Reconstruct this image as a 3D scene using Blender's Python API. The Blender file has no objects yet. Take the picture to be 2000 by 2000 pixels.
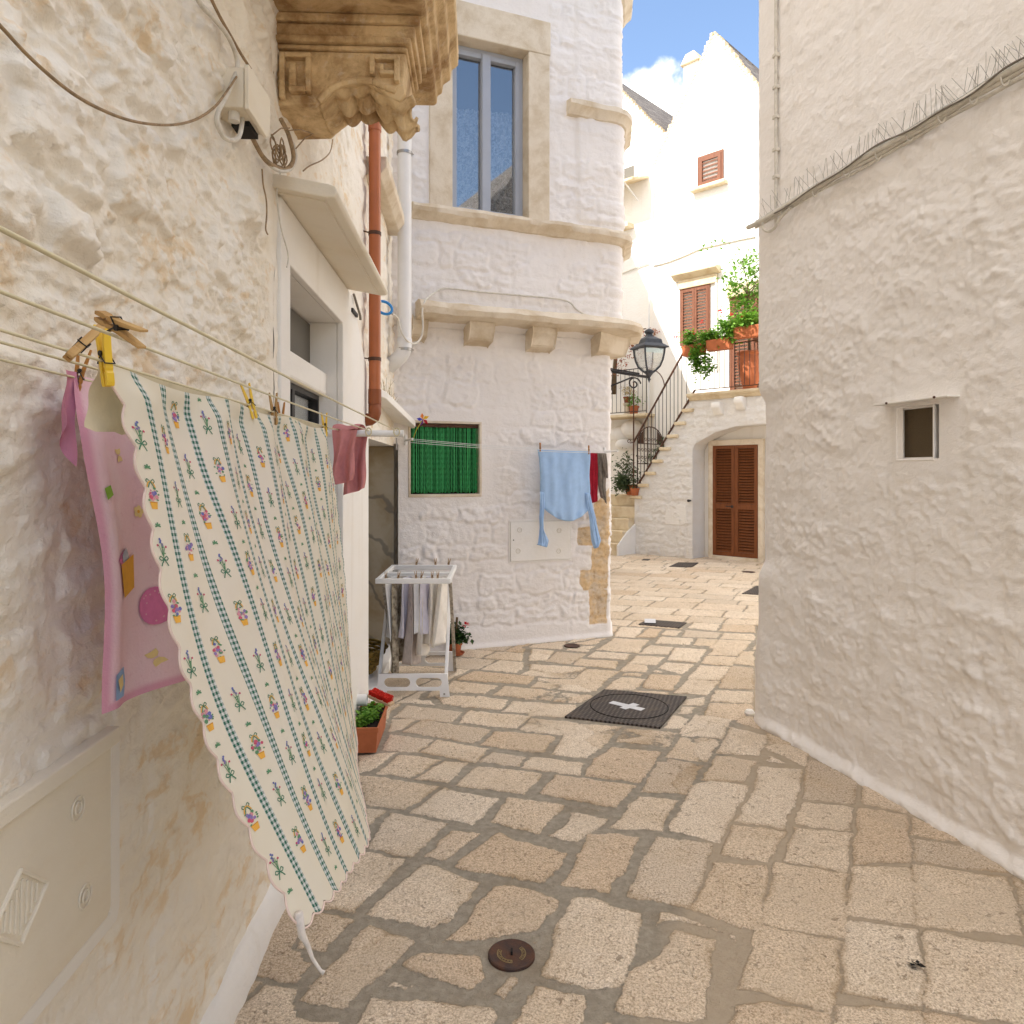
import bpy, math, random
import numpy as np
from mathutils import Vector, Matrix
R=math.radians; rnd=random.Random(7)
F=1420.; H=1.65; HX=1000.; HY=925.      # the photo's focal length in its own pixels, eye height, principal point
SC=bpy.context.scene; COL=SC.collection
# ---------------------------------------------------------------- where a picture point lies in the street
def px(x,y,Y): return np.array([(x-HX)/F*Y, Y, H+(HY-y)/F*Y])
def gnd(x,y,z=0.0): return px(x,y,(H-z)*F/(y-HY))
class Frame:
    def __init__(s,P,d):
        s.P=np.array(P,float); d=np.array(d,float); s.d=d/np.linalg.norm(d); s.n=np.array([s.d[1],-s.d[0]])
    def w(s,a,t,z):
        p=s.P+s.d*a+s.n*t; return np.array([p[0],p[1],z])
    def hit(s,x,y,t=0.):
        r=np.array([(x-HX)/F,1.]); Y=(s.P@s.n+t)/(r@s.n); return (r*Y-s.P)@s.d, H+(HY-y)/F*Y
    def depth(s,x,t=0.):
        r=np.array([(x-HX)/F,1.]); return (s.P@s.n+t)/(r@s.n)
LW=Frame((-.79,0),(-.0437,1)); BW=Frame((-.476,6.83),(2.535,1)); CW=Frame((1.63,4.9),(.2457,-.969)); FW=Frame((2.53,15.02),(.714,-.70))
GW=Frame((3.23,15.734),(.714,-.70))
class Path:            # a plan line with rounded corners; s=0 at the reference point
    def __init__(s,pts,rad,s0=0.):
        P=[np.array(p,float) for p in pts]; out=[P[0]]
        for i in range(1,len(P)-1):
            a=(P[i-1]-P[i]); b=(P[i+1]-P[i]); a/=np.linalg.norm(a); b/=np.linalg.norm(b)
            for k in range(9):
                u=k/8; q=P[i]+a*rad*(1-u)**2+b*rad*u**2; out.append(q)
        out.append(P[-1]); o=np.array(out); L=np.r_[0,np.cumsum(np.linalg.norm(np.diff(o,axis=0),axis=1))]
        N=int(L[-1]/.004); q=np.linspace(0,L[-1],N); x=np.interp(q,L,o[:,0]); y=np.interp(q,L,o[:,1])
        tx=np.gradient(x); ty=np.gradient(y); k=np.ones(9)/9
        tx=np.convolve(np.pad(tx,4,'edge'),k,'valid'); ty=np.convolve(np.pad(ty,4,'edge'),k,'valid'); l=np.hypot(tx,ty)
        s.q=q-s0; s.x=x; s.y=y; s.nx=ty/l; s.ny=-tx/l
    def w(s,a,t,z):
        nx=np.interp(a,s.q,s.nx); ny=np.interp(a,s.q,s.ny)
        return np.stack([np.interp(a,s.q,s.x)+nx*t, np.interp(a,s.q,s.y)+ny*t, z+0*a],-1)
# ---------------------------------------------------------------- noise
def _h(ix,iy,seed):
    n=(ix.astype(np.int64)*374761393+iy.astype(np.int64)*668265263+seed*1442695041)&0xffffffff
    n=((n^(n>>13))*1274126177)&0xffffffff; n=((n^(n>>16))*2246822519)&0xffffffff
    return ((n^(n>>15))&0xffffff)/float(0x1000000)
def pn(x,y,seed=0):
    x0=np.floor(x); y0=np.floor(y); fx=x-x0; fy=y-y0; ux=fx*fx*fx*(fx*(fx*6-15)+10); uy=fy*fy*fy*(fy*(fy*6-15)+10)
    def g(i,j):
        a=_h(x0+i,y0+j,seed)*6.2831853; return np.cos(a)*(fx-i)+np.sin(a)*(fy-j)
    a=g(0,0); b=g(1,0); c=g(0,1); d=g(1,1)
    return ((a*(1-ux)+b*ux)*(1-uy)+(c*(1-ux)+d*ux)*uy)*1.5
def fbm(x,y,o=4,seed=0,gain=.5):
    r=0*x; a=1.; f=1.
    for k in range(o): r=r+a*pn(x*f+17.3*k,y*f-9.1*k,seed+k); a*=gain; f*=2.03
    return r
def sst(a,b,x):
    t=np.clip((x-a)/(b-a),0,1); return t*t*(3-2*t)
def stones(S,Z,seed,rows,wid,warp=.03,wsc=3.):
    """irregular coursed rubble: distance to the joint, two numbers per stone"""
    rg=np.random.RandomState(seed)
    s=S+warp*fbm(S*wsc,Z*wsc,3,seed+50); z=Z+warp*fbm(S*wsc+40,Z*wsc,3,seed+90)
    lo=Z.min()-.4; ys=[lo]
    while ys[-1]<Z.max()+.6: ys.append(ys[-1]+rg.uniform(*rows))
    ys=np.array(ys); ri=np.clip(np.searchsorted(ys,z)-1,0,len(ys)-2)
    d=np.minimum(z-ys[ri],ys[ri+1]-z); k1=np.zeros(S.shape); k2=np.zeros(S.shape)
    for i in range(len(ys)-1):
        m=ri==i
        xs=[S.min()-1-rg.rand()]
        while xs[-1]<S.max()+1: xs.append(xs[-1]+rg.uniform(*wid))
        xs=np.array(xs); a=rg.rand(len(xs)); b=rg.rand(len(xs))
        if not m.any(): continue
        v=s[m]; ci=np.clip(np.searchsorted(xs,v)-1,0,len(xs)-2)
        d[m]=np.minimum(d[m],np.minimum(v-xs[ci],xs[ci+1]-v)); k1[m]=a[ci]; k2[m]=b[ci]
    return d,k1,k2
# ---------------------------------------------------------------- objects
OFF={}
def root_off(o):
    while o.parent is not None: o=o.parent
    return OFF.get(o.name,np.zeros(3))
def tag(o,label,cat,group=None,kind=None):
    if label: o['label']=label
    if cat: o['category']=cat
    if group: o['group']=group
    if kind: o['kind']=kind
    return o
def thing(name,label,cat,loc=(0,0,0),group=None):
    o=bpy.data.objects.new(name,None); COL.objects.link(o); o.location=[float(v) for v in loc]; o.empty_display_size=.1
    OFF[o.name]=np.array(loc,float); return tag(o,label,cat,group)
class MB:
    def __init__(s): s.v=[]; s.f=[]; s.m=[]; s.n=0; s.mi=0; s.uv=None; s.tf=None
    def add(s,verts,faces):
        v=np.asarray(verts,float)
        if s.tf is not None: v=np.array([s.tf(*p) for p in v])
        s.v.append(v); b=s.n
        for f in faces: s.f.append(tuple(i+b for i in f)); s.m.append(s.mi)
        s.n+=len(v)
    def box(s,a,b):
        (x0,y0,z0),(x1,y1,z1)=a,b
        s.add([(x0,y0,z0),(x1,y0,z0),(x1,y1,z0),(x0,y1,z0),(x0,y0,z1),(x1,y0,z1),(x1,y1,z1),(x0,y1,z1)],
              [(0,3,2,1),(4,5,6,7),(0,1,5,4),(1,2,6,5),(2,3,7,6),(3,0,4,7)]); return s
    def tube(s,pts,r,seg=8,cap=True,closed=False):
        P=[np.array(p,float) for p in pts]
        if s.tf is not None: P=[s.tf(*p) for p in P]
        rr=r if hasattr(r,'__len__') else [r]*len(P); V=[]; n=len(P); up=None
        for i in range(n):
            a=P[(i-1)%n] if closed or i>0 else P[i]; b=P[(i+1)%n] if closed or i<n-1 else P[i]
            t=b-a; t=t/(np.linalg.norm(t)+1e-9)
            if up is None:
                up=np.array([0,0,1.]) if abs(t[2])<.9 else np.array([1.,0,0])
            u=np.cross(t,up); u/=np.linalg.norm(u)+1e-9; w=np.cross(u,t); up=w
            for k in range(seg):
                an=2*math.pi*k/seg; V.append(P[i]+rr[i]*(math.cos(an)*u+math.sin(an)*w))
        Fc=[]
        for i in range(n if closed else n-1):
            j=(i+1)%n
            for k in range(seg):
                l=(k+1)%seg; Fc.append((i*seg+k,i*seg+l,j*seg+l,j*seg+k))
        if cap and not closed: Fc+= [tuple(range(seg-1,-1,-1)),tuple(range((n-1)*seg,n*seg))]
        t=s.tf; s.tf=None; s.add(V,Fc); s.tf=t; return s
    def prism(s,poly,fn,h0,h1):
        """poly in (a,b), fn(a,b,h) -> point"""
        n=len(poly); V=[fn(a,b,h0) for a,b in poly]+[fn(a,b,h1) for a,b in poly]
        s.add(V,[tuple(range(n-1,-1,-1)),tuple(range(n,2*n))]+[(i,(i+1)%n,n+(i+1)%n,n+i) for i in range(n)]); return s
    def lathe(s,prof,c=(0,0,0),seg=20,ax=None):
        V=[]; c=np.array(c,float)
        for r,z in prof:
            for k in range(seg):
                a=2*math.pi*k/seg; V.append(c+np.array([r*math.cos(a),r*math.sin(a),z]))
        n=len(prof); Fc=[(i*seg+k,i*seg+(k+1)%seg,(i+1)*seg+(k+1)%seg,(i+1)*seg+k) for i in range(n-1) for k in range(seg)]
        if prof[0][0]>1e-5: Fc.append(tuple(range(seg-1,-1,-1)))
        if prof[-1][0]>1e-5: Fc.append(tuple(range((n-1)*seg,n*seg)))
        s.add(V,Fc); return s
    def grid(s,G,wrap=False):
        a,b=G.shape[:2]; Fc=[]
        for i in range(a-1):
            for j in range(b if wrap else b-1):
                k=(j+1)%b; Fc.append((i*b+j,i*b+k,(i+1)*b+k,(i+1)*b+j))
        s.add(G.reshape(-1,3),Fc); return s
    def build(s,name,mat,parent=None,smooth=False,bevel=0,solid=0,off=None):
        V=np.concatenate(s.v) if s.v else np.zeros((0,3))
        o_=root_off(parent) if parent is not None else (np.array(off,float) if off is not None else np.zeros(3))
        me=bpy.data.meshes.new(name); me.from_pydata((V-o_).tolist(),[],s.f)
        mats=mat if isinstance(mat,(list,tuple)) else [mat]
        for m in mats: me.materials.append(m)
        if len(mats)>1: me.polygons.foreach_set('material_index',s.m)
        if smooth: me.polygons.foreach_set('use_smooth',[True]*len(me.polygons))
        o=bpy.data.objects.new(name,me); COL.objects.link(o)
        if parent is not None: o.parent=parent
        else: o.location=[float(x) for x in o_]; OFF[o.name]=o_
        if solid:
            q=o.modifiers.new('thickness','SOLIDIFY'); q.thickness=solid; q.offset=0
        if bevel:
            q=o.modifiers.new('edges','BEVEL'); q.width=bevel; q.segments=2; q.limit_method='ANGLE'
        if smooth and smooth!='all':
            try: me.set_sharp_from_angle(angle=R(40))
            except Exception: pass
        return o
def fast_mesh(name,V,Q,mat,parent=None,attrs=None,uv=None,off=None):
    """large quad grids, written with foreach_set"""
    o_=root_off(parent) if parent is not None else (np.array(off,float) if off is not None else np.zeros(3))
    V=(V-o_).astype(np.float32); Q=np.asarray(Q,np.int32); me=bpy.data.meshes.new(name)
    me.vertices.add(len(V)); me.vertices.foreach_set('co',V.ravel())
    me.loops.add(Q.size); me.loops.foreach_set('vertex_index',Q.ravel())
    me.polygons.add(len(Q)); me.polygons.foreach_set('loop_start',np.arange(0,Q.size,4,dtype=np.int32))
    try: me.polygons.foreach_set('loop_total',np.full(len(Q),4,np.int32))
    except Exception: pass
    me.update(calc_edges=True); me.validate()
    me.polygons.foreach_set('use_smooth',np.ones(len(Q),bool))
    for k,a in (attrs or {}).items():
        at=me.attributes.new(k,'FLOAT','POINT'); at.data.foreach_set('value',a.astype(np.float32).ravel())
    if uv is not None:
        l=me.uv_layers.new(name='UVMap'); l.data.foreach_set('uv',uv[Q.ravel()].astype(np.float32).ravel())
    me.materials.append(mat); o=bpy.data.objects.new(name,me); COL.objects.link(o)
    if parent is not None: o.parent=parent
    else: o.location=[float(x) for x in o_]; OFF[o.name]=o_
    return o
def axis(brk,res):
    out=[]
    for a,b in zip(brk[:-1],brk[1:]):
        n=max(1,int(round((b-a)/res))); out+=list(np.linspace(a,b,n,endpoint=False))
    return np.array(out+[brk[-1]])
def wall(name,where,sb,zb,res,disp,holes,mat,parent,attrs=None):
    sa=axis(sb,res); za=axis(zb,res); S,Z=np.meshgrid(sa,za); D=disp(S,Z)
    for (a,b,c,d) in holes:       # relief dies out at the openings so that reveals meet the wall
        q=np.maximum(np.maximum(a-S,S-b),np.maximum(c-Z,Z-d)); D=D*sst(-.002,.05,q)
    V=where(S,D,Z).reshape(-1,3); ns=len(sa); nz=len(za)
    i,j=np.meshgrid(np.arange(ns-1),np.arange(nz-1)); q=(j*ns+i).ravel()
    Q=np.stack([q,q+1,q+ns+1,q+ns],-1); sc=((S[:-1,:-1]+S[1:,1:])/2).ravel(); zc=((Z[:-1,:-1]+Z[1:,1:])/2).ravel()
    keep=np.ones(len(Q),bool)
    for (a,b,c,d) in holes: keep&=~((sc>a)&(sc<b)&(zc>c)&(zc<d))
    at={k:f(S,Z).ravel() for k,f in (attrs or {}).items()}
    return fast_mesh(name,V,Q[keep],mat,parent,at)
def fw(fr): 
    def g(S,D,Z):
        x=fr.P[0]+fr.d[0]*S+fr.n[0]*D; y=fr.P[1]+fr.d[1]*S+fr.n[1]*D; return np.stack([x,y,Z+0*x],-1)
    return g
def copy_tree(o,parent=None):
    c=o.copy(); COL.objects.link(c)
    if parent is not None: c.parent=parent
    for ch in [x for x in COL.objects if x.parent==o]: copy_tree(ch,c)
    return c
# ---------------------------------------------------------------- materials
class NT:
    def __init__(s,name):
        m=bpy.data.materials.new(name); m.use_nodes=True; s.m=m; s.t=m.node_tree; s.t.nodes.clear(); s.out=s.n('ShaderNodeOutputMaterial')
        s.b=s.n('ShaderNodeBsdfPrincipled'); s.l(s.b.outputs[0],s.out.inputs[0])
    def n(s,ty,**k):
        q=s.t.nodes.new(ty)
        for a,v in k.items(): setattr(q,a,v)
        return q
    def l(s,a,b): s.t.links.new(a,b)
    def set(s,sock,v):
        if hasattr(v,'is_output'): s.l(v,sock)
        elif isinstance(v,(tuple,list)) and len(v)==3 and sock.type=='RGBA': sock.default_value=(*v,1)
        else: sock.default_value=v
    def co(s,kind='Object',scale=None,rot=None):
        o=s.n('ShaderNodeTexCoord').outputs[kind]
        if scale is not None or rot is not None:
            q=s.n('ShaderNodeMapping'); s.l(o,q.inputs[0])
            if scale is not None: q.inputs['Scale'].default_value=scale if hasattr(scale,'__len__') else (scale,)*3
            if rot is not None: q.inputs['Rotation'].default_value=rot
            o=q.outputs[0]
        return o
    def noise(s,co,scale,detail=4,rough=.55,dist=0.):
        q=s.n('ShaderNodeTexNoise'); s.l(co,q.inputs['Vector']); q.inputs['Scale'].default_value=scale; q.inputs['Detail'].default_value=detail
        q.inputs['Roughness'].default_value=rough; q.inputs['Distortion'].default_value=dist; return q.outputs[0]
    def vor(s,co,scale,feature='F1',out=0):
        q=s.n('ShaderNodeTexVoronoi',feature=feature); s.l(co,q.inputs['Vector']); q.inputs['Scale'].default_value=scale; return q.outputs[out]
    def ramp(s,x,a,b,c=0.,d=1.):
        q=s.n('ShaderNodeMapRange',interpolation_type='SMOOTHSTEP'); s.set(q.inputs[0],x)
        for i,v in zip((1,2,3,4),(a,b,c,d)): q.inputs[i].default_value=v
        return q.outputs[0]
    def math(s,op,a,b=0.,c=None):
        q=s.n('ShaderNodeMath',operation=op); s.set(q.inputs[0],a); s.set(q.inputs[1],b)
        if c is not None: s.set(q.inputs[2],c)
        return q.outputs[0]
    def mix(s,f,a,b,mode='MIX'):
        q=s.n('ShaderNodeMix',data_type='RGBA',blend_type=mode); s.set(q.inputs[0],f); s.set(q.inputs[6],a); s.set(q.inputs[7],b); return q.outputs[2]
    def attr(s,name,out='Fac'):
        q=s.n('ShaderNodeAttribute',attribute_name=name); return q.outputs[out]
    def bump(s,h,st=.3,dist=.01,prev=None):
        q=s.n('ShaderNodeBump'); s.set(q.inputs['Height'],h); q.inputs['Strength'].default_value=st; q.inputs['Distance'].default_value=dist
        if prev is not None: s.l(prev,q.inputs['Normal'])
        return q.outputs[0]
    def fin(s,col,rough=.7,normal=None,spec=.3,metal=0.):
        s.set(s.b.inputs['Base Color'],col); s.set(s.b.inputs['Roughness'],rough); s.b.inputs['Specular IOR Level'].default_value=spec
        s.b.inputs['Metallic'].default_value=metal
        if normal is not None: s.l(normal,s.b.inputs['Normal'])
        return s.m
def pm(name,col,rough=.6,var=.12,sc=9.,bump=.15,bd=.003,spec=.3,metal=0.,col2=None,aniso=None):
    t=NT(name); c=t.co(scale=aniso); a=t.noise(c,sc,5,.6); b=t.noise(c,sc*9,3,.6)
    c2=col2 or tuple(v*(1-2.2*var) for v in col)
    k=t.mix(t.ramp(a,.35,.72),col,c2); k=t.mix(t.ramp(b,.3,.8,0,.35),k,tuple(v*(1-var) for v in col))
    return t.fin(k,rough,t.bump(b,bump,bd) if bump else None,spec,metal)
def wash(name,base=(.80,.775,.73),st1=(.70,.62,.50),amt=.5,ochre=0.,scale=1.,bump=.5,rot=None,bare=False):
    """many coats of whitewash on stone: faint yellowed films, grime, ochre where stone shows through"""
    t=NT(name); c=t.co(rot=rot); w=t.n('ShaderNodeMapping'); t.l(c,w.inputs[0]); w.inputs['Scale'].default_value=(1,1,1.7); cw=w.outputs[0]
    a=t.noise(cw,1.3*scale,6,.62,.3); b=t.noise(cw,5*scale,5,.6); f=t.noise(c,60*scale,4,.65); g=t.noise(c,240,2,.6)
    k=t.mix(t.ramp(a,.45,.75,0,amt),base,st1)
    k=t.mix(t.ramp(b,.52,.78,0,amt*.6),k,(base[0]*.90,base[1]*.87,base[2]*.82))
    if ochre:
        o1=t.noise(cw,2.6,6,.68,.6); o2=t.noise(cw,11,4,.6)
        m=t.math('MULTIPLY',t.ramp(o1,.50,.62),t.ramp(o2,.45,.60)); k=t.mix(t.math('MULTIPLY',m,ochre),k,(.71,.51,.27))
        g1=t.noise(cw,3.1,5,.7,.9); k=t.mix(t.math('MULTIPLY',t.ramp(g1,.6,.72),.14*ochre),k,(.50,.46,.38))
    k=t.mix(t.ramp(f,.62,.8,0,.10),k,(.55,.50,.42))
    sk=t.n('ShaderNodeMapping'); t.l(c,sk.inputs[0]); sk.inputs['Scale'].default_value=(7,7,.55); k=t.mix(t.ramp(t.noise(sk.outputs[0],1.,5,.6,.3),.56,.74,0,.22),k,(.60,.545,.45))
    k=t.mix(t.ramp(t.noise(cw,.8,3,.5,.8),.5,.56,0,.10),k,(.72,.69,.64))
    if bare:
        e=t.math('ADD',t.attr('bare'),t.math('MULTIPLY',t.math('SUBTRACT',b,.5),.05)); mk=t.ramp(e,-.004,.008)
        bc=t.mix(t.ramp(t.noise(c,7,5,.65,.5),.35,.7),(.66,.47,.26),(.60,.50,.38)); bc=t.mix(t.ramp(t.noise(c,30,4,.6),.5,.75,0,.7),bc,(.42,.26,.12)); k=t.mix(mk,k,bc)
    if bump:
        n1=t.bump(t.noise(cw,16*scale,5,.6,.4),bump*.8,.012); fk=t.noise(cw,13*scale,6,.62,.5); n1=t.bump(t.ramp(fk,.47,.52),bump*.55,.004,n1); n1=t.bump(t.ramp(t.noise(c,38*scale,4,.6,.3),.5,.56),bump*.5,.0022,n1); n2=t.bump(f,bump,.004,n1); n3=t.bump(g,bump*.5,.0012,n2)
    else: n3=None
    return t.fin(k,.85,n3,.15)
def stone_mat(name,base=(.60,.47,.33),dk=(.36,.25,.13),white=.3,sc=3.,bump=.5):
    t=NT(name); c=t.co(); a=t.noise(c,sc,6,.65,.4); b=t.noise(c,sc*5,5,.65); f=t.noise(c,90,4,.65)
    k=t.mix(t.ramp(a,.38,.7),base,dk); k=t.mix(t.ramp(b,.55,.75,0,white),k,(.74,.66,.54)); k=t.mix(t.ramp(f,.6,.78,0,.35),k,(dk[0]*.6,dk[1]*.6,dk[2]*.6))
    n=t.bump(b,bump*.6,.01); n=t.bump(f,bump,.004,n); return t.fin(k,.85,n,.15)
M={}
M['wash_left']=wash('whitewash_on_rubble',(.84,.795,.71),(.76,.66,.49),.55,.62,1.,.5)
M['wash_mid']=wash('whitewash_on_courses',(.81,.775,.745),(.75,.68,.60),.4,.0,bare=True)
M['wash_right']=wash('whitewash_lumpy',(.88,.85,.82),(.84,.785,.715),.35,.0,.8,.45)
M['wash_far']=wash('whitewash_fresh',(.82,.80,.76),(.76,.70,.62),.3,.0)
M['plaster']=wash('smooth_white_plaster',(.82,.80,.76),(.78,.72,.62),.35,.0,1.,.22)
M['plaster_dirty']=wash('yellowed_plaster',(.78,.72,.60),(.68,.57,.40),.6,.0,1.,.25)
M['plinth']=wash('lime_plinth',(.86,.85,.83),(.80,.77,.72),.3,.0,1.,.3)
M['balcony']=stone_mat('weathered_tufa',(.72,.54,.31),(.32,.19,.085),.4,4.5,.9)
M['tufa']=stone_mat('pale_limestone_trim',(.70,.62,.50),(.55,.45,.32),.4,4.,.5)
M['tread']=stone_mat('cream_step_stone',(.70,.60,.43),(.58,.45,.28),.4,4.,.4)
M['roof']=None
M['white_metal']=pm('white_enamel',(.80,.80,.79),.4,.04,6,.05)
M['white_plastic']=pm('white_plastic',(.80,.80,.80),.35,.03,6,0)
M['worn_white']=pm('flaking_white_tape',(.50,.45,.38),.7,.3,30,.3)
M['pvc']=pm('white_pvc_pipe',(.78,.77,.75),.4,.05,3,.03)
M['copper']=pm('terracotta_brown_pipe',(.42,.12,.035),.38,.10,4,.05,spec=.45)
M['copper_dark']=pm('brown_pipe_joint',(.26,.075,.025),.45,.10,4,.05)
M['grey_frame']=pm('blue_grey_window_paint',(.40,.43,.49),.45,.04,5,.03)
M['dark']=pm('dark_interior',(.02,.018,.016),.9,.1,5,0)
M['black_metal']=pm('black_wrought_iron',(.035,.033,.033),.55,.15,20,.2)
M['brown_metal']=pm('rust_brown_iron',(.10,.045,.025),.6,.2,25,.2)
M['lamp_metal']=pm('dark_grey_cast_iron',(.075,.08,.09),.55,.15,20,.2)
M['mesh_screen']=pm('fly_screen_gauze',(.16,.15,.13),.9,.06,200,.1)
M['mesh_brown']=pm('brown_fly_screen',(.115,.085,.05),.9,.08,200,.2)
M['screen_grey']=pm('grey_shutter_slats',(.24,.23,.20),.8,.05,120,.1)
M['wood_dark']=pm('varnished_brown_wood',(.20,.062,.018),.45,.15,6,.15,aniso=(6,6,1))
M['wood_pink']=pm('pinkish_brown_wood',(.20,.078,.042),.6,.12,6,.15,aniso=(6,6,1))  # a slightly pinker brown than the varnished wood
M['terracotta']=pm('terracotta',(.46,.14,.055),.7,.10,8,.1)
M['terracotta_dk']=pm('darker_terracotta',(.30,.08,.035),.6,.12,8,.1)  # a deeper, darker terracotta for two of the pots
M['soil']=pm('potting_soil',(.025,.017,.011),.95,.4,60,.6,.01)
M['cable_white']=pm('painted_cable',(.70,.66,.58),.6,.1,30,.1)
M['cable_brown']=pm('dirty_cable',(.36,.25,.14),.7,.2,40,.2)
M['cable_grey']=pm('dark_grey_cable',(.24,.21,.17),.6,.15,40,.1)
M['line_cream']=pm('cream_plastic_clothesline',(.66,.60,.40),.4,.06,30,0)
M['line_white']=pm('white_clothesline',(.74,.74,.72),.4,.03,30,0)
M['peg_wood']=pm('pale_beech_peg',(.52,.33,.13),.6,.18,40,.25,col2=(.36,.19,.06),aniso=(1,1,.15))
M['peg_wood_dk']=pm('amber_stained_peg',(.46,.20,.04),.55,.12,40,.2)
M['peg_yellow']=pm('yellow_plastic_peg',(.80,.52,.03),.35,.04,10,0,spec=.5)
M['spring']=pm('dark_steel_spring',(.05,.045,.04),.4,.2,30,0,metal=.8)
M['steel']=pm('dull_steel',(.40,.39,.37),.4,.1,30,0,metal=.9)
M['red_bristle']=pm('red_nylon_bristles',(.75,.03,.015),.7,.15,160,.6,.004)
M['blue_plastic']=pm('bright_blue_plastic',(.02,.24,.62),.35,.04,8,0,spec=.5)
M['pale_wood']=pm('pale_brush_wood',(.62,.44,.27),.6,.1,20,.1)
M['white_fabric']=pm('white_cotton',(.88,.88,.89),.9,.05,20,.15)
M['lilac_fabric']=pm('lilac_white_cotton',(.76,.74,.84),.9,.06,20,.15)
M['cream_fabric']=pm('cream_cotton',(.84,.80,.73),.9,.06,20,.15)
M['taupe_fabric']=pm('taupe_cotton',(.58,.51,.47),.9,.1,20,.15)
M['floral_fabric']=pm('brown_floral_cotton',(.50,.44,.33),.9,.2,26,.15,col2=(.09,.06,.035))
M['blue_fabric']=pm('pale_blue_cotton',(.36,.53,.78),.9,.04,20,.12)
M['red_fabric']=pm('crimson_towelling',(.36,.012,.03),.95,.12,40,.3)
M['grey_fabric']=pm('grey_brown_jersey',(.22,.19,.16),.95,.15,30,.2)
M['rose_fabric']=pm('dusty_rose_cloth',(.58,.24,.24),.95,.07,30,.2)
M['leaf']=None
M['tape']=pm('white_adhesive_tape',(.66,.67,.70),.5,.08,20,.2)
M['rust_iron']=pm('rusty_cast_iron',(.055,.034,.030),.7,.3,18,.5,.003,col2=(.12,.05,.025))
M['grate']=None
def leaf_mat(name,a,b):
    t=NT(name); c=t.co(); q=t.n('ShaderNodeNewGeometry').outputs['Random Per Island']; k=t.mix(q,a,b); k=t.mix(t.ramp(t.noise(c,40,3),.4,.7,0,.4),k,(a[0]*1.6,a[1]*1.4,a[2]*1.2))
    m=t.fin(k,.5,None,.35); tr=t.n('ShaderNodeBsdfTranslucent'); t.set(tr.inputs[0],k); ad=t.n('ShaderNodeMixShader'); ad.inputs[0].default_value=.3
    t.l(t.b.outputs[0],ad.inputs[1]); t.l(tr.outputs[0],ad.inputs[2]); t.l(ad.outputs[0],t.out.inputs[0]); return m
M['leaf']=leaf_mat('geranium_leaf',(.075,.16,.02),(.035,.10,.015)); M['leaf_dark']=leaf_mat('dark_green_leaf',(.02,.055,.012),(.035,.085,.015))
M['leaf_bright']=leaf_mat('sunlit_young_leaf',(.17,.34,.04),(.08,.22,.025)); M['leaf_grey']=leaf_mat('grey_green_leaf',(.10,.14,.06),(.05,.085,.035))
M['leaf_red']=leaf_mat('reddish_creeper_leaf',(.36,.09,.06),(.24,.14,.05)); M['leaf_gold']=leaf_mat('golden_shrub_leaf',(.42,.30,.03),(.28,.20,.03))
M['petal_red']=leaf_mat('red_petals',(.75,.02,.02),(.60,.01,.03)); M['petal_yellow']=leaf_mat('yellow_petals',(.75,.55,.03),(.65,.35,.02))
M['bark']=pm('grey_brown_bark',(.16,.11,.06),.9,.2,20,.4)
def roofmat():
    t=NT('grey_stone_roof_slabs'); c=t.co(); b=t.n('ShaderNodeTexBrick'); t.l(t.co('UV'),b.inputs['Vector'])
    b.inputs['Color1'].default_value=(.17,.155,.145,1); b.inputs['Color2'].default_value=(.33,.30,.275,1); b.inputs['Mortar'].default_value=(.06,.055,.05,1)
    b.inputs['Scale'].default_value=1; b.inputs['Mortar Size'].default_value=.012; b.inputs['Brick Width'].default_value=.30; b.inputs['Row Height'].default_value=.075
    a=t.noise(c,6,6,.65); k=t.mix(t.ramp(a,.4,.7,0,.6),b.outputs[0],(.12,.105,.10)); k=t.mix(t.ramp(t.noise(c,30,4,.7),.55,.7,0,.6),k,(.42,.38,.33))
    return t.fin(k,.9,t.bump(b.outputs[1],.8,-.02,t.bump(t.noise(c,40,4,.6),.6,.02)),.1)
M['roof']=roofmat()
def gratemat():
    t=NT('waffled_cast_iron'); u=t.co('UV'); s=t.n('ShaderNodeSeparateXYZ'); t.l(u,s.inputs[0])
    def w(x,f): return t.math('SINE',t.math('MULTIPLY',x,f))
    h=t.math('MULTIPLY',t.ramp(w(s.outputs[0],210.),-.3,.4),t.ramp(w(s.outputs[1],210.),-.3,.4))
    k=t.mix(h,(.045,.037,.032),(.15,.125,.115)); k=t.mix(t.ramp(t.noise(u,9,5,.6),.45,.7,0,.5),k,(.13,.10,.075))
    return t.fin(k,.65,t.bump(h,.8,.004),.35,.2)
M['grate']=gratemat()
def marblemat():
    t=NT('veined_brown_marble'); c=t.co(); w=t.n('ShaderNodeTexWave',wave_type='BANDS',bands_direction='DIAGONAL'); t.l(c,w.inputs[0])
    w.inputs['Scale'].default_value=1.3; w.inputs['Distortion'].default_value=9; w.inputs['Detail'].default_value=4; w.inputs['Detail Scale'].default_value=1.2
    k=t.mix(t.ramp(t.noise(c,2.2,5,.6,.5),.35,.7),(.52,.45,.33),(.38,.28,.15)); k=t.mix(t.ramp(w.outputs[1],.0,.05,.6,0),k,(.14,.13,.115))
    return t.fin(k,.25,None,.5)
M['marble']=marblemat()
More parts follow.
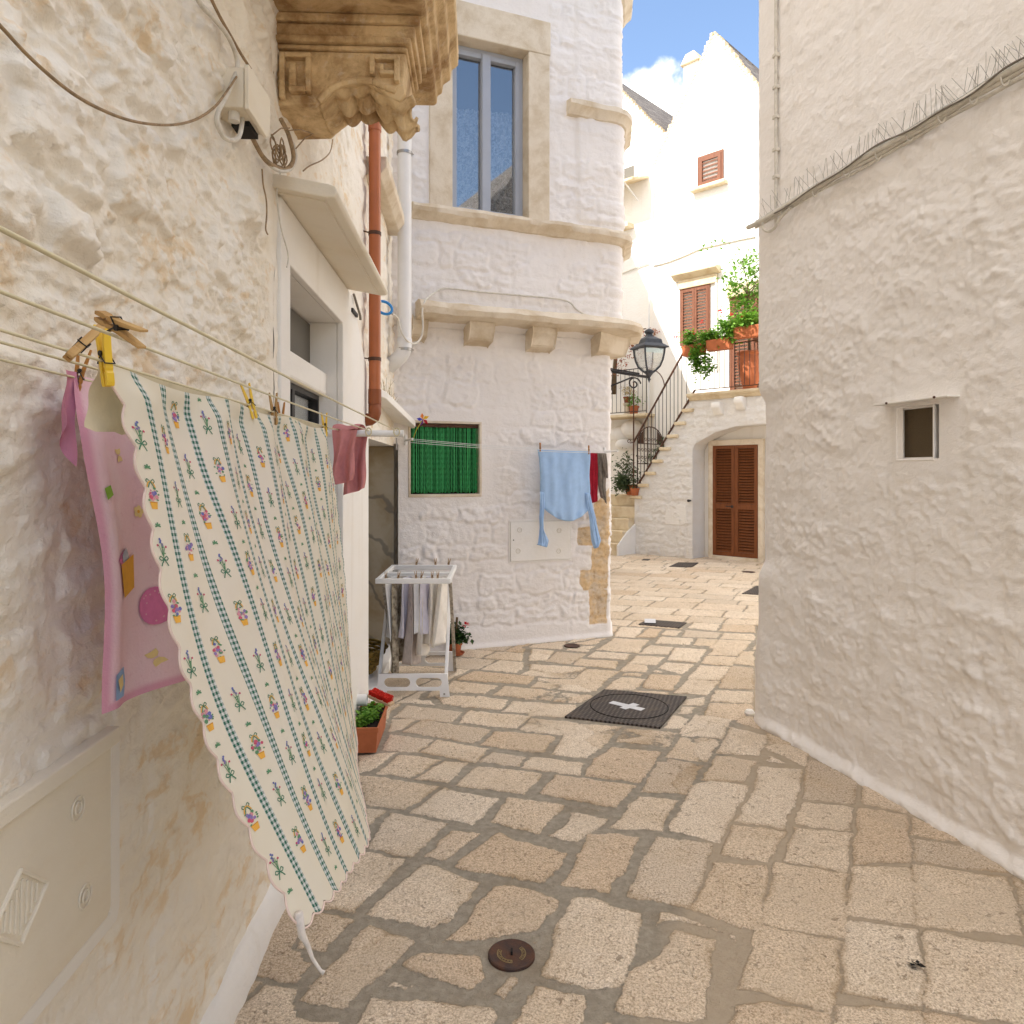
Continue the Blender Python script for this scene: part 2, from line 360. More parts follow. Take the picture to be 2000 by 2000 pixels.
def glassmat(name,tint=(.9,.95,1),f=.0):
    """a pane: mirror by Fresnel, clear otherwise"""
    t=NT(name); t.t.nodes.remove(t.b); g=t.n('ShaderNodeBsdfGlossy'); g.inputs['Roughness'].default_value=.015
    tr=t.n('ShaderNodeBsdfTransparent'); t.set(tr.inputs[0],(.86,.88,.88)); lw=t.n('ShaderNodeLayerWeight'); lw.inputs[0].default_value=.5; fr=t.math('ADD',.27+f,t.math('MULTIPLY',.92,t.math('POWER',lw.outputs['Facing'],5.)))
    mx=t.n('ShaderNodeMixShader'); t.l(fr,mx.inputs[0]); t.l(tr.outputs[0],mx.inputs[1]); t.l(g.outputs[0],mx.inputs[2]); t.l(mx.outputs[0],t.out.inputs[0]); return t.m
M['glass']=glassmat('window_glass'); M['lamp_glass']=glassmat('lamp_glass')
def lacemat():
    t=NT('white_lace_curtain'); c=t.co(); tr=t.n('ShaderNodeBsdfTransparent'); t.set(t.b.inputs['Base Color'],(.75,.77,.80)); t.b.inputs['Roughness'].default_value=.9
    m=t.ramp(t.noise(c,24,4,.62,1.5),.38,.62,.30,.72); mx=t.n('ShaderNodeMixShader'); t.l(m,mx.inputs[0]); t.l(tr.outputs[0],mx.inputs[1]); t.l(t.b.outputs[0],mx.inputs[2]); t.l(mx.outputs[0],t.out.inputs[0]); return t.m
M['lace']=lacemat()
# ---------------------------------------------------------------- the paved street
def z6(*p): return [(600+.41408*a,1300+.41408*b) for a,b in p]
def z7(*p): return [(1300+.36232*a,1300+.36232*b) for a,b in p]
def z5(*p): return [(1040+.2381*a,1200+.2381*b) for a,b in p]
PAV=[z6(*p) for p in [
((240,420),(430,405),(310,495),(240,505)),((325,508),(440,415),(635,440),(490,530)),((505,532),(640,445),(768,452),(662,556)),
((530,405),(622,346),(858,392),(792,456)),((345,398),(392,320),(608,346),(522,405)),((445,310),(542,255),(872,300),(790,364)),
((815,372),(890,305),(1175,332),(1105,410)),((1145,415),(1255,272),(1482,290),(1322,436)),((1462,350),(1502,295),(1742,312),(1702,382)),
((805,450),(872,403),(1036,427),(995,475)),((998,481),(1062,425),(1308,456),(1282,516)),((1302,520),(1350,440),(1440,380),(1678,406),(1572,550)),
((690,562),(805,470),(1117,506),(1020,605)),((1088,602),(1172,510),(1548,562),(1460,670)),((275,652),(245,512),(622,566),(462,682)),
((480,692),(642,570),(905,625),(790,745)),((863,737),(945,615),(1225,652),(1085,792)),((1138,797),(1225,745),(1240,685),(1418,715),(1390,760),(1270,832)),
((272,772),(262,668),(378,680)),((278,857),(392,690),(672,740),(500,900)),((543,897),(682,775),(817,783),(650,922)),
((688,947),(740,900),(900,782),(960,810),(1230,880),(1120,1032)),((1208,1032),(1320,795),(1470,788),(1568,805),(1500,960),(1440,1020),(1420,1077)),
((70,1130),(250,868),(472,910),(220,1165)),((273,1167),(530,938),(620,945),(825,1020),(740,1120),(660,1210),(575,1237)),
((636,1305),(740,1200),(880,1032),(960,1030),(1202,1107),(1085,1250)),((1095,1465),(1190,1200),(1270,1080),(1380,1100),(1590,1170),(1560,1280),(1490,1490),(1350,1520),(1240,1495)),
((-60,1320),(60,1148),(228,1198),(60,1352)),((-40,1572),(60,1450),(290,1215),(390,1260),(527,1290),(420,1400),(300,1490),(170,1612)),
((443,1420),(550,1348),(825,1355),(832,1472),(760,1532)),((872,1545),(965,1452),(1003,1487),(935,1565)),
((215,1720),(300,1560),(560,1575),(850,1605),(890,1650),(830,1780),(240,1830)),((940,1720),(1080,1508),(1310,1545),(1322,1650),(1260,1780)),
((1500,1082),(1645,798),(1918,832),(1815,1142)),((1447,1622),(1520,1430),(1640,1370),(1740,1240),(1932,1290),(1880,1660),(1700,1675)),
((1425,762),(1560,613),(1752,630),(1665,772)),((1573,592),(1652,450),(1862,462),(1772,602)),((1692,432),(1762,333),(1935,345),(1880,450)),
((400,242),(475,185),(740,213),(672,268)),((382,312),(400,250),(522,250),(440,305)),((708,268),(760,208),(1052,235),(990,296)),
((1003,302),(1065,245),(1290,267),(1235,328)),((718,192),(780,138),(952,160),(910,205)),((920,212),(970,163),(1272,183),(1225,240)),
((1163,162),(1202,125),(1320,135),(1265,180)),((870,137),(930,93),(1195,118),(1150,166)),((632,122),(680,70),(900,93),(842,132)),
((640,165),(780,95),(640,160)),((1053,102),(1102,55),(1402,70),(1370,120)),((1000,40),(1080,5),(1300,20),(1250,60)),((700,65),(790,25),(1080,50),(1040,88)),((640,180),(600,140),(840,140),(710,190)),((600,100),(560,150),(650,130))]]
N6=len(PAV)
PAV+=[z7(*p) for p in [
((10,882),(80,780),(150,640),(240,615),(445,645),(290,945)),((378,832),(462,690),(702,722),(632,880)),((298,1012),(372,850),(642,890),(560,1060),(330,1020)),
((198,612),(272,482),(492,512),(425,625)),((468,692),(512,540),(742,553),(702,722)),((700,852),(742,730),(1012,760),(985,892)),((640,1047),(692,870),(997,905),(972,1102)),
((278,472),(352,328),(552,372),(512,482)),((88,372),(168,262),(352,292),(302,392)),((40,492),(92,380),(292,402),(222,512)),((-60,642),(30,502),(192,532),(112,692)),
((545,442),(560,382),(772,470),(760,542)),((745,712),(752,598),(782,500),(1032,610),(1015,742)),((1058,742),(1072,640),(1310,762),(1300,790)),
((1008,1060),(1042,758),(1302,800),(1322,1052)),((1338,1050),(1340,930),(1722,978),(1862,1122)),((1335,912),(1335,812),(1692,962)),
((148,1312),(262,1060),(562,1080),(482,1432)),((498,1392),(602,1058),(972,1110),(962,1462)),((973,1332),(1010,1070),(1312,1085),(1352,1250),(1342,1392)),
((1330,1222),(1332,1065),(1850,1140),(1922,1452),(1362,1402)),((388,1722),(500,1402),(952,1482),(890,1862)),((948,1752),(980,1370),(1352,1412),(1392,1832)),
((1395,1832),(1395,1422),(1990,1520),(2090,1960)),((918,1990),(925,1822),(1392,1852),(1440,1990),(1430,2100),(930,2100)),((330,2000),(400,1830),(560,1815),(880,1870),(900,2000),(860,2100),(300,2100)),
((1880,1132),(1960,1200),(2100,1400),(1950,1450)),((552,432),(545,352),(700,422)),((1420,2100),(1402,1860),(2060,1990),(2090,2100)),((380,300),(450,240),(490,300),(500,335))]]
N7=len(PAV)-N6
PAV+=[z5(*p) for p in [
((-60,960),(-30,845),(375,890),(250,990)),((200,1080),(400,890),(735,915),(560,1100)),((680,1040),(770,930),(1190,960),(1100,1080)),((1075,930),(1160,815),(1280,850),(1240,930)),
((1190,810),(1225,750),(1345,755),(1290,810)),((1225,740),(1260,690),(1420,670),(1390,745)),((1200,970),(1330,815),(1610,840),(1540,1010)),((1405,830),(1440,725),(1810,735),(1810,845),(1640,870)),
((1450,715),(1500,620),(1815,630),(1812,730)),((1150,640),(1270,530),(1540,545),(1440,660)),((1260,530),(1370,415),(1620,425),(1545,540)),((1550,530),(1630,420),(1815,430),(1815,610),(1520,605)),
((1375,400),(1420,335),(1680,345),(1630,420)),((1640,400),(1720,300),(1820,300),(1820,420)),((1430,330),(1500,270),(1735,285),(1680,340)),((885,600),(960,490),(1230,500),(1140,620)),
((1030,440),(1080,390),(1330,405),(1230,490)),((1105,370),(1160,270),(1430,280),(1350,395)),((780,400),(850,330),(1085,345),(1020,415)),((710,460),(770,400),(940,415),(945,470)),
((580,610),(720,510),(935,525),(830,620)),((330,530),(440,445),(720,460),(590,550)),((330,410),(380,360),(700,380),(680,445)),((440,345),(520,300),(810,320),(760,375)),
((520,290),(670,190),(955,205),(860,315)),((865,315),(960,250),(1155,265),(1110,325)),((1000,235),(1040,180),(1325,195),(1290,250)),((1320,250),(1350,195),(1525,205),(1480,262)),
((100,385),(200,300),(440,320),(310,405)),((-40,380),(-10,280),(180,295),(110,375)),((-40,500),(-20,405),(440,430),(330,525)),((20,590),(50,515),(550,560),(470,640)),
((-60,690),(-30,605),(235,625),(150,705)),((170,710),(240,640),(500,660),(400,730)),((-40,830),(-20,720),(370,745),(300,840)),((1440,275),(1530,205),(1800,215),(1740,290)),((1530,200),(1570,150),(1825,160),(1825,212)),
((1215,180),(1260,125),(1560,150),(1500,195)),((1055,165),(1090,125),(1225,130),(1180,175)),((850,185),(950,110),(1060,120),(1010,190)),((660,180),(720,100),(920,110),(840,190)),((-40,270),(0,245),(290,215),(230,285)),((330,235),(620,185),(530,235),(450,250)),
((1270,110),(1320,65),(1550,75),(1500,135)),((1520,135),(1570,80),(1830,90),(1830,150)),((750,615),(860,620),(1120,630),(1100,660))]]
COVER=[(560,2120),(600,1760),(690,1690),(690,1440),(760,1410),(760,1372),(900,1330),(905,1290),(1010,1262),(1080,1262),(1190,1240),(1260,1215),(1480,1222),(1478,1400),(2000,1690),(2100,1760),(2100,2120)]
def inpoly(P,X,Y):
    P=np.asarray(P); r=np.zeros(X.shape,bool); n=len(P)
    for i in range(n):
        x0,y0=P[i]; x1,y1=P[(i+1)%n]
        c=((y0>Y)!=(y1>Y)); 
        with np.errstate(divide='ignore',invalid='ignore'): r^=c&(X<(x1-x0)*(Y-y0)/(y1-y0+1e-12)+x0)
    return r
def sdist(P,X,Y):
    P=np.asarray(P); d=np.full(X.shape,9.)
    for i in range(len(P)):
        a=P[i]; b=P[(i+1)%len(P)]; e=b-a; t=np.clip(((X-a[0])*e[0]+(Y-a[1])*e[1])/(e@e+1e-12),0,1)
        d=np.minimum(d,np.hypot(X-a[0]-t*e[0],Y-a[1]-t*e[1]))
    return np.where(inpoly(P,X,Y),d,-d)
GP=[np.array([gnd(x,y)[:2] for x,y in p]) for p in PAV]
cov=np.array([gnd(x,y)[:2] for x,y in COVER]); NDIG=len(GP); Z7=range(N6,N6+N7)
MAN=[np.array([gnd(x,y)[:2] for x,y in p]) for p in ([(1103,1401),(1289,1422),(1341,1362),(1180,1348)],[(1247,1220),(1326,1227),(1341,1217),(1266,1211)],[(1307,1107),(1350,1108),(1364,1099.5),(1325,1099)],[(1449,1160),(1500,1162),(1510,1146),(1478,1145)])]
for (x,y,r_) in ((999,1864,.10),(1117,1261,.085),(1462,1117,.11)):
    c_=gnd(x,y)[:2]; MAN.append(np.array([c_+r_*np.array([math.cos(a),math.sin(a)]) for a in np.linspace(0,6.283,16)[:-1]]))
rg=np.random.RandomState(11)
e1=np.array([.957,-.29]); e2=np.array([.43,.903])         # the laying directions of the paving
v=-13.
while v<22:
    h=rg.uniform(.30,.46); u=-26+rg.rand()
    while u<26:
        w=rg.uniform(.34,.78); g=.008 if v>0 else .012
        c=np.array([0,0.])+e1*(u+w/2)+e2*(v+h/2)
        if -1.7<c[0]<8 and .7<c[1]<17.5:
            if True:
                q=[(u+g,v+g),(u+w-g,v+g+rg.uniform(-.01,.01)),(u+w-g,v+h-g),(u+g,v+h-g)]
                GP.append(np.array([e1*a+e2*b for a,b in q]))
        u+=w
    v+=h
gx=np.r_[np.arange(-1.75,3.0,.0105),np.arange(3.0,8,.03)]
gy=[1.35]
while gy[-1]<17.2: gy.append(gy[-1]+max(.0095,.0034*gy[-1]-.003))
gy=np.array(gy)
GX,GY=np.meshgrid(gx,gy)
wx=GX+.012*fbm(GX*7,GY*7,4,3,.6); wy=GY+.012*fbm(GX*7+9,GY*7,4,4,.6)
ED=np.full(GX.shape,-.09); K1=np.zeros(GX.shape)+.5; K2=np.zeros(GX.shape)+.5; TI=np.zeros(GX.shape)
for k,P in enumerate(GP):
    lo=P.min(0)-.06; hi=P.max(0)+.06
    i0,i1=np.searchsorted(gy,[lo[1],hi[1]]); j0,j1=np.searchsorted(gx,[lo[0],hi[0]])
    if k==NDIG: EDG=ED.copy(); INC=inpoly(cov,GX,GY)
    if i1<=i0 or j1<=j0: continue
    sl=(slice(i0,i1),slice(j0,j1)); d=sdist(P,wx[sl],wy[sl])+((.005 if k in Z7 else .0005) if k<NDIG else 0)
    if k>=NDIG: d=np.minimum(d,-EDG[sl]-np.where(INC[sl],.055,.016))
    m=d>ED[sl]; ED[sl]=np.maximum(d,ED[sl])-(np.clip(np.minimum(d,ED[sl]),0,9) if k<NDIG else 0); a,b,t1,t2=rg.rand(4)
    K1[sl]=np.where(m,a,K1[sl]); K2[sl]=np.where(m,b,K2[sl]); c=P.mean(0)
    TI[sl]=np.where(m,((wx[sl]-c[0])*(t1-.5)+(wy[sl]-c[1])*(t2-.5))*.02,TI[sl])
for P in MAN: ED=np.minimum(ED,-sdist(P,GX,GY)-.006)
def ground_z(x,y): return 0.0
up=sst(-.006,.022,ED+.006*fbm(GX*30,GY*30,3,8))
GZ=up*(.008+TI+.004*(K2-.5))-.006+.003*fbm(GX*2.2,GY*2.2,3,21)+up*.0022*fbm(GX*26,GY*26,3,33)-.006*up*sst(.45,.8,fbm(GX*9,GY*9,3,44))
ny,nx=GX.shape; ii,jj=np.meshgrid(np.arange(nx-1),np.arange(ny-1)); q=(jj*nx+ii).ravel()
for P in MAN: GZ=np.where(sdist(P,GX,GY)>-.01,np.minimum(GZ,.0),GZ)
def pavemat():
    t=NT('limestone_flags_and_grey_mortar'); c=t.co(); ed=t.attr('edge'); k1=t.attr('tone'); k2=t.attr('tone2')
    fine=t.noise(c,120,5,.7); mid=t.noise(c,28,5,.65); big=t.noise(c,3.2,5,.6); grit=t.noise(c,420,2,.6)
    e=t.math('ADD',ed,t.math('MULTIPLY',t.math('SUBTRACT',mid,.5),.030)); e=t.math('ADD',e,t.math('MULTIPLY',t.math('SUBTRACT',fine,.5),.012))
    mask=t.ramp(e,-.002,.005)
    st=t.mix(k1,(.77,.655,.52),(.86,.77,.655)); st=t.mix(t.ramp(k2,.75,1.,0,.5),st,(.60,.44,.29)); st=t.mix(t.ramp(k2,.0,.18,.45,0),st,(.47,.39,.31))
    st=t.mix(t.ramp(big,.45,.75,0,.45),st,(.62,.50,.35)); st=t.mix(t.ramp(mid,.50,.75,0,.55),st,(.66,.56,.44)); st=t.mix(t.ramp(fine,.54,.68,0,.35),st,(.38,.27,.165))
    st=t.mix(.9,st,t.mix(t.ramp(fine,.38,.62),(1.12,1.11,1.09),(.70,.64,.56)),'MULTIPLY'); st=t.mix(.6,st,t.mix(t.ramp(t.noise(c,210,3,.7),.38,.64),(1.10,1.10,1.10),(.62,.57,.50)),'MULTIPLY')
    pits=t.ramp(t.noise(c,44,3,.6,.8),.585,.66); pk=t.ramp(t.noise(c,5,3,.6),.36,.58); pit=t.math('MULTIPLY',pits,pk)
    st=t.mix(t.math('MULTIPLY',pit,.6),st,(.16,.11,.065)); st=t.mix(t.ramp(grit,.6,.8,0,.35),st,(.75,.66,.54))
    rim=t.math('MULTIPLY',t.ramp(e,.004,.022,1,0),t.ramp(big,.4,.65)); st=t.mix(t.math('MULTIPLY',rim,.55),st,(.36,.25,.14))
    mo=t.mix(t.ramp(mid,.35,.7),(.29,.255,.20),(.39,.345,.275)); mo=t.mix(t.ramp(fine,.55,.75,0,.5),mo,(.48,.43,.35)); mo=t.mix(t.ramp(grit,.58,.75,0,.6),mo,(.20,.17,.13))
    mo=t.mix(t.ramp(big,.5,.72,0,.55),mo,(.24,.185,.12))
    mo=t.mix(t.math('MULTIPLY',t.attr('warm'),.75),mo,t.mix(mid,(.44,.35,.25),(.50,.41,.30)))
    st=t.mix(t.ramp(t.noise(c,1.7,4,.6,.6),.5,.6,0,.25),st,(.56,.47,.36)); k=t.mix(mask,mo,st)
    h=t.math('MULTIPLY',mask,1.); n=t.bump(h,.45,.005); n=t.bump(mid,.55,.010,n); n=t.bump(fine,.9,.006,n); n=t.bump(pit,.5,-.005,n); n=t.bump(grit,.35,.0012,n)
    return t.fin(k,.78,n,.22)
PV=np.stack([GX,GY,GZ],-1).reshape(-1,3)
pav=fast_mesh('pavement',PV,np.stack([q,q+1,q+nx+1,q+nx],-1),pavemat(),None,{'edge':ED,'tone':K1,'tone2':K2,'warm':sst(-.02,.12,GX-.34-.42*(GY-2.18)+.05*fbm(GX*4,GY*4,3,91))}); tag(pav,None,None,None,'structure')
g=MB(); g.box((-80,-80,-.4),(80,80,-.05)); o=g.build('ground',pm('beige_earth',(.36,.31,.24),.9,.15,2,.2)); tag(o,None,None,None,'structure')
# ---------------------------------------------------------------- the rubble house with balcony, canopies and two doors
lh=thing('rubble_house','white rubble stone house with a carved tufa balcony and two canopied doors','house',LW.w(3,0,0))
D1=(2.97,4.11,-.2,2.50); D2=(5.05,6.70,-.2,1.90)
def disp_left(S,Z):
    d,k1,k2=stones(S,Z,5,(.12,.27),(.20,.52),.055,2.6)
    h=sst(.0,.028,d-.010)*(.007+.024*k1)+np.where(k1<.22,-.012,0)*sst(0,.03,d)+(k1>.6)*.012*np.clip((k2-.5)*S*0+fbm(S*5,Z*16,2,77),-1,1)*sst(.0,.03,d)
    rough=fbm(S*8,Z*13,4,2,.6)
    h=h+.011*rough*sst(.0,.03,d)+.006*np.abs(fbm(S*14,Z*22,3,27))*(k2>.4)+.0055*fbm(S*30,Z*40,3,7)*(.3+.7*sst(-.3,.5,rough))+.008*fbm(S*1.7,Z*2.2,2,9)
    fk=fbm(S*5.5,Z*9,4,51,.6); h=h+.0065*sst(.0,.035,fk)-.006*sst(.22,.26,-fk); fk2=fbm(S*13+3,Z*19,4,57,.6); h=h+.0032*sst(.0,.05,fk2)*(k2>.25)
    flat=sst(2.60,2.76,S+.03*fbm(Z*4,S*0,2,1))*(1-.45*sst(4.6,5.0,S))*(1-.35*sst(2.7,2.9,Z)*(1-sst(4.3,4.6,S)))
    h=h*(1-.86*flat)
    h=h*(.30+.53*sst(1.55,2.05,Z))
    cab=sst(-.07,.0,np.maximum(np.maximum(.80-S,S-1.55),np.maximum(.70-Z,Z-1.13))); h=h*np.clip(cab,.05,1)
    pl=1-sst(.10,.17,Z+.01*fbm(S*6,Z*0,2,5)); h=h*(1-.85*pl)+.014*pl
    h=h+.03*(1-sst(-.02,.07,Z)) 
    return np.where((S>2.78)&(S<5.06)&(Z<2.75),np.minimum(h,.010),h)
wall('wall',fw(LW),[.86,2.78],[-.05,4.0],.0062,disp_left,[],M['wash_left'],lh)
wall('wall',fw(LW),[.86,2.78],[4.0,4.75],.02,disp_left,[],M['wash_left'],lh)
wall('wall',fw(LW),[2.78,2.97,4.11,5.05,6.70,6.95],[-.05,1.90,2.50,4.75],.0125,disp_left,[D1,D2],M['wash_left'],lh)
ss=np.arange(.86,2.86,.03); G=np.zeros((len(ss),6,3))
for j,(t_,z_) in enumerate(((.052,-.03),(.050,.04),(.044,.085),(.030,.112),(.014,.125),(-.02,.128))): G[:,j]=fw(LW)(ss,t_+.006*fbm(ss*4,ss*0+j*.3,3,5),z_+.014*fbm(ss*3,ss*0+.2*j,3,6)*(j>1))
b=MB(); b.grid(G); b.build('plinth',M['plinth'],lh,smooth='all')
b=MB(); b.tf=LW.w
b.box((-8,-5,-.05),(.86,.004,8.2)); b.box((.86,-5,4.75),(2.6,.006,8.2)); b.box((2.6,-5,4.75),(7.0,.007,9.5)); b.box((.86,-5,-.05),(7.0,-.72,4.75)); b.build('masonry',M['wash_left'],lh)
b=MB(); b.tf=LW.w; b.box((2.58,-5.1,9.5),(7.1,.12,9.62)); b.box((-8.1,-5.1,8.2),(2.575,.12,8.32)); b.build('roof',M['tufa'],lh)
# the first door: plaster surround, deep reveal, screened transom, dark framed leaf
b=MB(); b.tf=LW.w
b.prism([(2.83,0),(2.97,0),(2.97,2.5),(4.11,2.5),(4.11,0),(5.045,0),(5.045,2.30),(4.42,2.73),(2.83,2.73)],lambda a,c,h:(a,h,c),-.02,.016); sd=b.build('door_surround',M['plaster'],lh,bevel=.006)
b=MB(); b.tf=LW.w
b.box((2.945,-.24,0),(2.968,-.021,2.5)); b.box((4.112,-.24,0),(4.135,-.021,2.5)); b.box((2.945,-.24,2.502),(4.135,-.021,2.525)); b.build('door_reveal',M['plaster'],lh)
b=MB(); b.tf=LW.w; b.box((2.968,-.23,2.09),(4.112,-.075,2.215)); b.build('transom',M['plaster'],lh,bevel=.012)
b=MB(); b.tf=LW.w; b.box((2.968,-.20,2.215),(4.112,-.17,2.49)); ts=b.build('transom_screen',M['mesh_screen'],lh)
b=MB(); b.tf=LW.w
for q in ((2.968,4.112,2.06,2.088),(2.968,2.995,0.02,2.06),(4.085,4.112,.02,2.06),(3.53,3.58,.02,2.06)): b.box((q[0],-.17,q[2]),(q[1],-.12,q[3]))
dr=b.build('door',M['black_metal'],lh)
b=MB(); b.tf=LW.w; b.box((2.995,-.155,.1),(3.53,-.148,2.06)); b.box((3.58,-.155,.1),(4.085,-.148,2.06)); b.build('pane',M['glass'],dr)
b=MB(); b.tf=LW.w; b.box((3.72,-.19,.1),(4.06,-.17,2.05)); b.box((3.02,-.19,.1),(3.42,-.17,2.05)); b.build('door_curtain',M['white_fabric'],dr)
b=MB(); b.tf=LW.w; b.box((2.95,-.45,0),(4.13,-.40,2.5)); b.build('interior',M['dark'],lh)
# door canopy: sloping rendered slab with a round nose
b=MB(); b.tf=LW.w
prof=[(-.02,2.745),(.20,2.705),(.232,2.707),(.243,2.722),(.236,2.748),(.21,2.757),(-.02,2.80)]
b.prism(prof,lambda a,c,h:(h,a,c),2.77,4.31); cn=b.build('canopy',M['plaster_dirty'],lh,bevel=.006)
b=MB(); b.tf=LW.w; b.prism([(.01,2.7395),(.19,2.7065),(.19,2.7010),(.01,2.7340)],lambda a,c,h:(h,a,c),2.81,4.27); b.build('soffit_panel',M['plaster_dirty'],cn)
# balcony: moulded tufa slab on a carved corbel
b=MB(); b.tf=LW.w
prof=[(-.02,3.43),(.565,3.43),(.58,3.44),(.582,3.475),(.605,3.49),(.610,3.53),(.645,3.555),(.650,3.60),(.682,3.625),(.685,3.70),(.66,3.72),(-.02,3.72)]
b.prism(prof,lambda a,c,h:(h,a,c),1.3,3.50); bl=b.build('balcony',M['balcony'],lh,bevel=.006)
b=MB(); b.tf=LW.w
for (t1,z0,z1,e) in ((.555,3.395,3.428,.035),(.535,3.345,3.394,.02),(.52,3.318,3.344,.03),(.505,3.298,3.317,.012)): b.box((2.83-e,-.02,z0),(3.13+e,t1,z1))
cp=b.build('corbel_capital',M['balcony'],bl,bevel=.008)
prof=[(-.02,3.297),(.498,3.297),(.492,3.24),(.488,3.19),(.498,3.14),(.475,3.112),(.435,3.122),(.40,3.15),(.35,3.170),(.28,3.170),(.22,3.150),(.175,3.115),(.15,3.09),(-.02,3.082)]
b=MB(); b.tf=LW.w; b.prism(prof,lambda a,c,h:(h,a,c),2.83,3.13); b.build('corbel',M['balcony'],bl,bevel=.007)
b=MB(); b.tf=LW.w                       # greek key blocks and archivolt on the corbel's cheek
def strip(t0,z0,t1,z1): b.box((2.800,t0,z0),(2.835,t1,z1))
for q in ((.015,3.10,.035,3.275),(.035,3.257,.135,3.275),(.115,3.125,.135,3.257),(.052,3.125,.115,3.145),(.052,3.145,.078,3.235),(.36,3.20,.38,3.275),(.38,3.257,.475,3.275),(.455,3.175,.475,3.257),(.40,3.20,.455,3.215),(.40,3.215,.415,3.238)): strip(*q)
arc=[(.16,3.100),(.20,3.145),(.25,3.172),(.31,3.185),(.37,3.182),(.42,3.162),(.46,3.148)]
for (p0,p1) in zip(arc[:-1],arc[1:]): b.tube([(2.828,p0[0],p0[1]),(2.828,p1[0],p1[1])],.015,6)
b.build('key_carving',M['balcony'],bl,bevel=.004)
nu,nv=46,30; G=np.zeros((nu,nv,3)); pa=np.array([(t,z) for t,z in prof[4:13]])[::-1]   # acanthus leaf under the corbel
for i in range(nu):
    for j in range(nv):
        a=i/(nu-1); c=j/(nv-1); t=.155+a*.365; z=np.interp(t,pa[:,0],pa[:,1]) if t<.49 else 3.13+.35*(t-.49)
        edge=1-abs(2*c-1)**3; lob=abs(math.sin(a*15.5+1.2*abs(2*c-1)))*.030*edge+.028*edge*(1-abs(2*c-1))+.012*math.sin(c*25)*edge
        G[i,j]=LW.w(2.85+.26*c+.012*math.sin(a*22),t+.012*math.sin(c*19)*(a>.9),z+.006-lob*(.35+.9*sst(0,.3,np.array(a)))-.02*sst(.8,1.,np.array(a))*edge)
b=MB(); b.grid(G); b.build('acanthus_leaf',M['balcony'],bl,smooth='all',solid=.012)
b=MB(); b.tf=LW.w
for s_ in np.arange(1.4,3.46,.12): b.tube([(s_,.64,3.72),(s_,.64,4.62)],.008,6)
for z_ in (3.8,4.62): b.tube([(1.35,.64,z_),(3.46,.64,z_)],.012,6)
b.build('balustrade',M['grey_frame'],bl)
# stone sill high on the wall, white canopy over the second door, marble door jamb
b=MB(); b.tf=LW.w; b.prism([(-.02,3.70),(.10,3.70),(.125,3.73),(.15,3.76),(.15,3.83),(-.02,3.83)],lambda a,c,h:(h,a,c),4.99,6.28); b.build('window_sill',M['tufa'],lh,bevel=.008)
b=MB(); b.tf=LW.w
o_=[(5.12,-.02,2.30),(5.30,.11,2.245),(6.62,.20,2.13),(6.78,.17,2.115),(6.78,-.02,2.16)]
V=[(a,c,d) for a,c,d in o_]+[(a,c,d-.055) for a,c,d in o_]; n=5
b.add(V,[tuple(range(n)),tuple(range(2*n-1,n-1,-1))]+[(i,n+i,n+(i+1)%n,(i+1)%n) for i in range(n)]); b.build('door_hood',M['plaster'],lh,bevel=.006)
b=MB(); b.tf=LW.w; b.box((6.702,-.68,0),(6.74,-.004,1.9)); b.build('marble_jamb',M['marble'],lh)
b=MB(); b.tf=LW.w; b.box((5.02,-.68,0),(5.048,-.004,1.9)); b.box((5.02,-.68,1.902),(6.74,-.004,1.93)); b.build('doorway_reveal',M['plaster'],lh)
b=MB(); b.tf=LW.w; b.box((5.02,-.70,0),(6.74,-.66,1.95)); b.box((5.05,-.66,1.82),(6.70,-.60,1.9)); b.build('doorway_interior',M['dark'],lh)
b=MB(); b.tf=LW.w; b.box((5.05,-.66,-.02),(6.70,.03,.085)); b.build('threshold',M['plinth'],lh,bevel=.008)
# the painted meter cabinet low on the wall
b=MB(); b.tf=LW.w; b.prism([(.62,.735),(1.50,.735),(1.515,.75),(1.515,1.083),(.62,1.083)],lambda a,c,h:(a,h,c),.0,.022); mc=b.build('meter_cabinet',M['plaster_dirty'],lh,bevel=.004)
b=MB(); b.tf=LW.w; b.box((.60,.0,1.088),(1.525,.036,1.122)); b.build('lintel_strip',M['plaster_dirty'],mc,bevel=.004)
for (x,y) in ((151,1579),(165,1750),(-90,1640)):
    s_,z_=LW.hit(x,y,.022); b=MB()
    P=[LW.w(s_+.022*math.cos(a),.024,z_+.022*math.sin(a)) for a in np.linspace(0,2*math.pi,20,endpoint=False)]; b.tube(P,.0020,6,closed=True)
    P=[LW.w(s_+.011*math.cos(a),.024,z_+.011*math.sin(a)) for a in np.linspace(0,2*math.pi,14,endpoint=False)]; b.tube(P,.0025,5,closed=True); b.build('vent_ring',M['plaster_dirty'],mc,smooth=True)
s_,z_=LW.hit(38,1772,.022); b=MB(); b.tf=LW.w
dm=[(-.075,0),(0,.062),(.075,0),(0,-.062)]
for i in range(4):
    p,q=dm[i],dm[(i+1)%4]; b.tube([(s_+p[0],.024,z_+p[1]),(s_+q[0],.024,z_+q[1])],.004,6)
for k in range(-3,4): h_=.045*(1-abs(k)/4.6); b.tube([(s_+k*.014,.023,z_-h_),(s_+k*.014+.004,.023,z_+h_)],.0028,5)
b.build('diamond_emblem',M['plaster_dirty'],mc)
b=MB(); b.tf=LW.w; b.prism([(.60,.69),(1.56,.69),(1.575,.715),(1.575,1.12),(1.53,1.125),(1.53,.728),(.60,.728)],lambda a,c,h:(a,h,c),-.005,.012); b.build('cabinet_surround',M['plaster'],mc,bevel=.006)
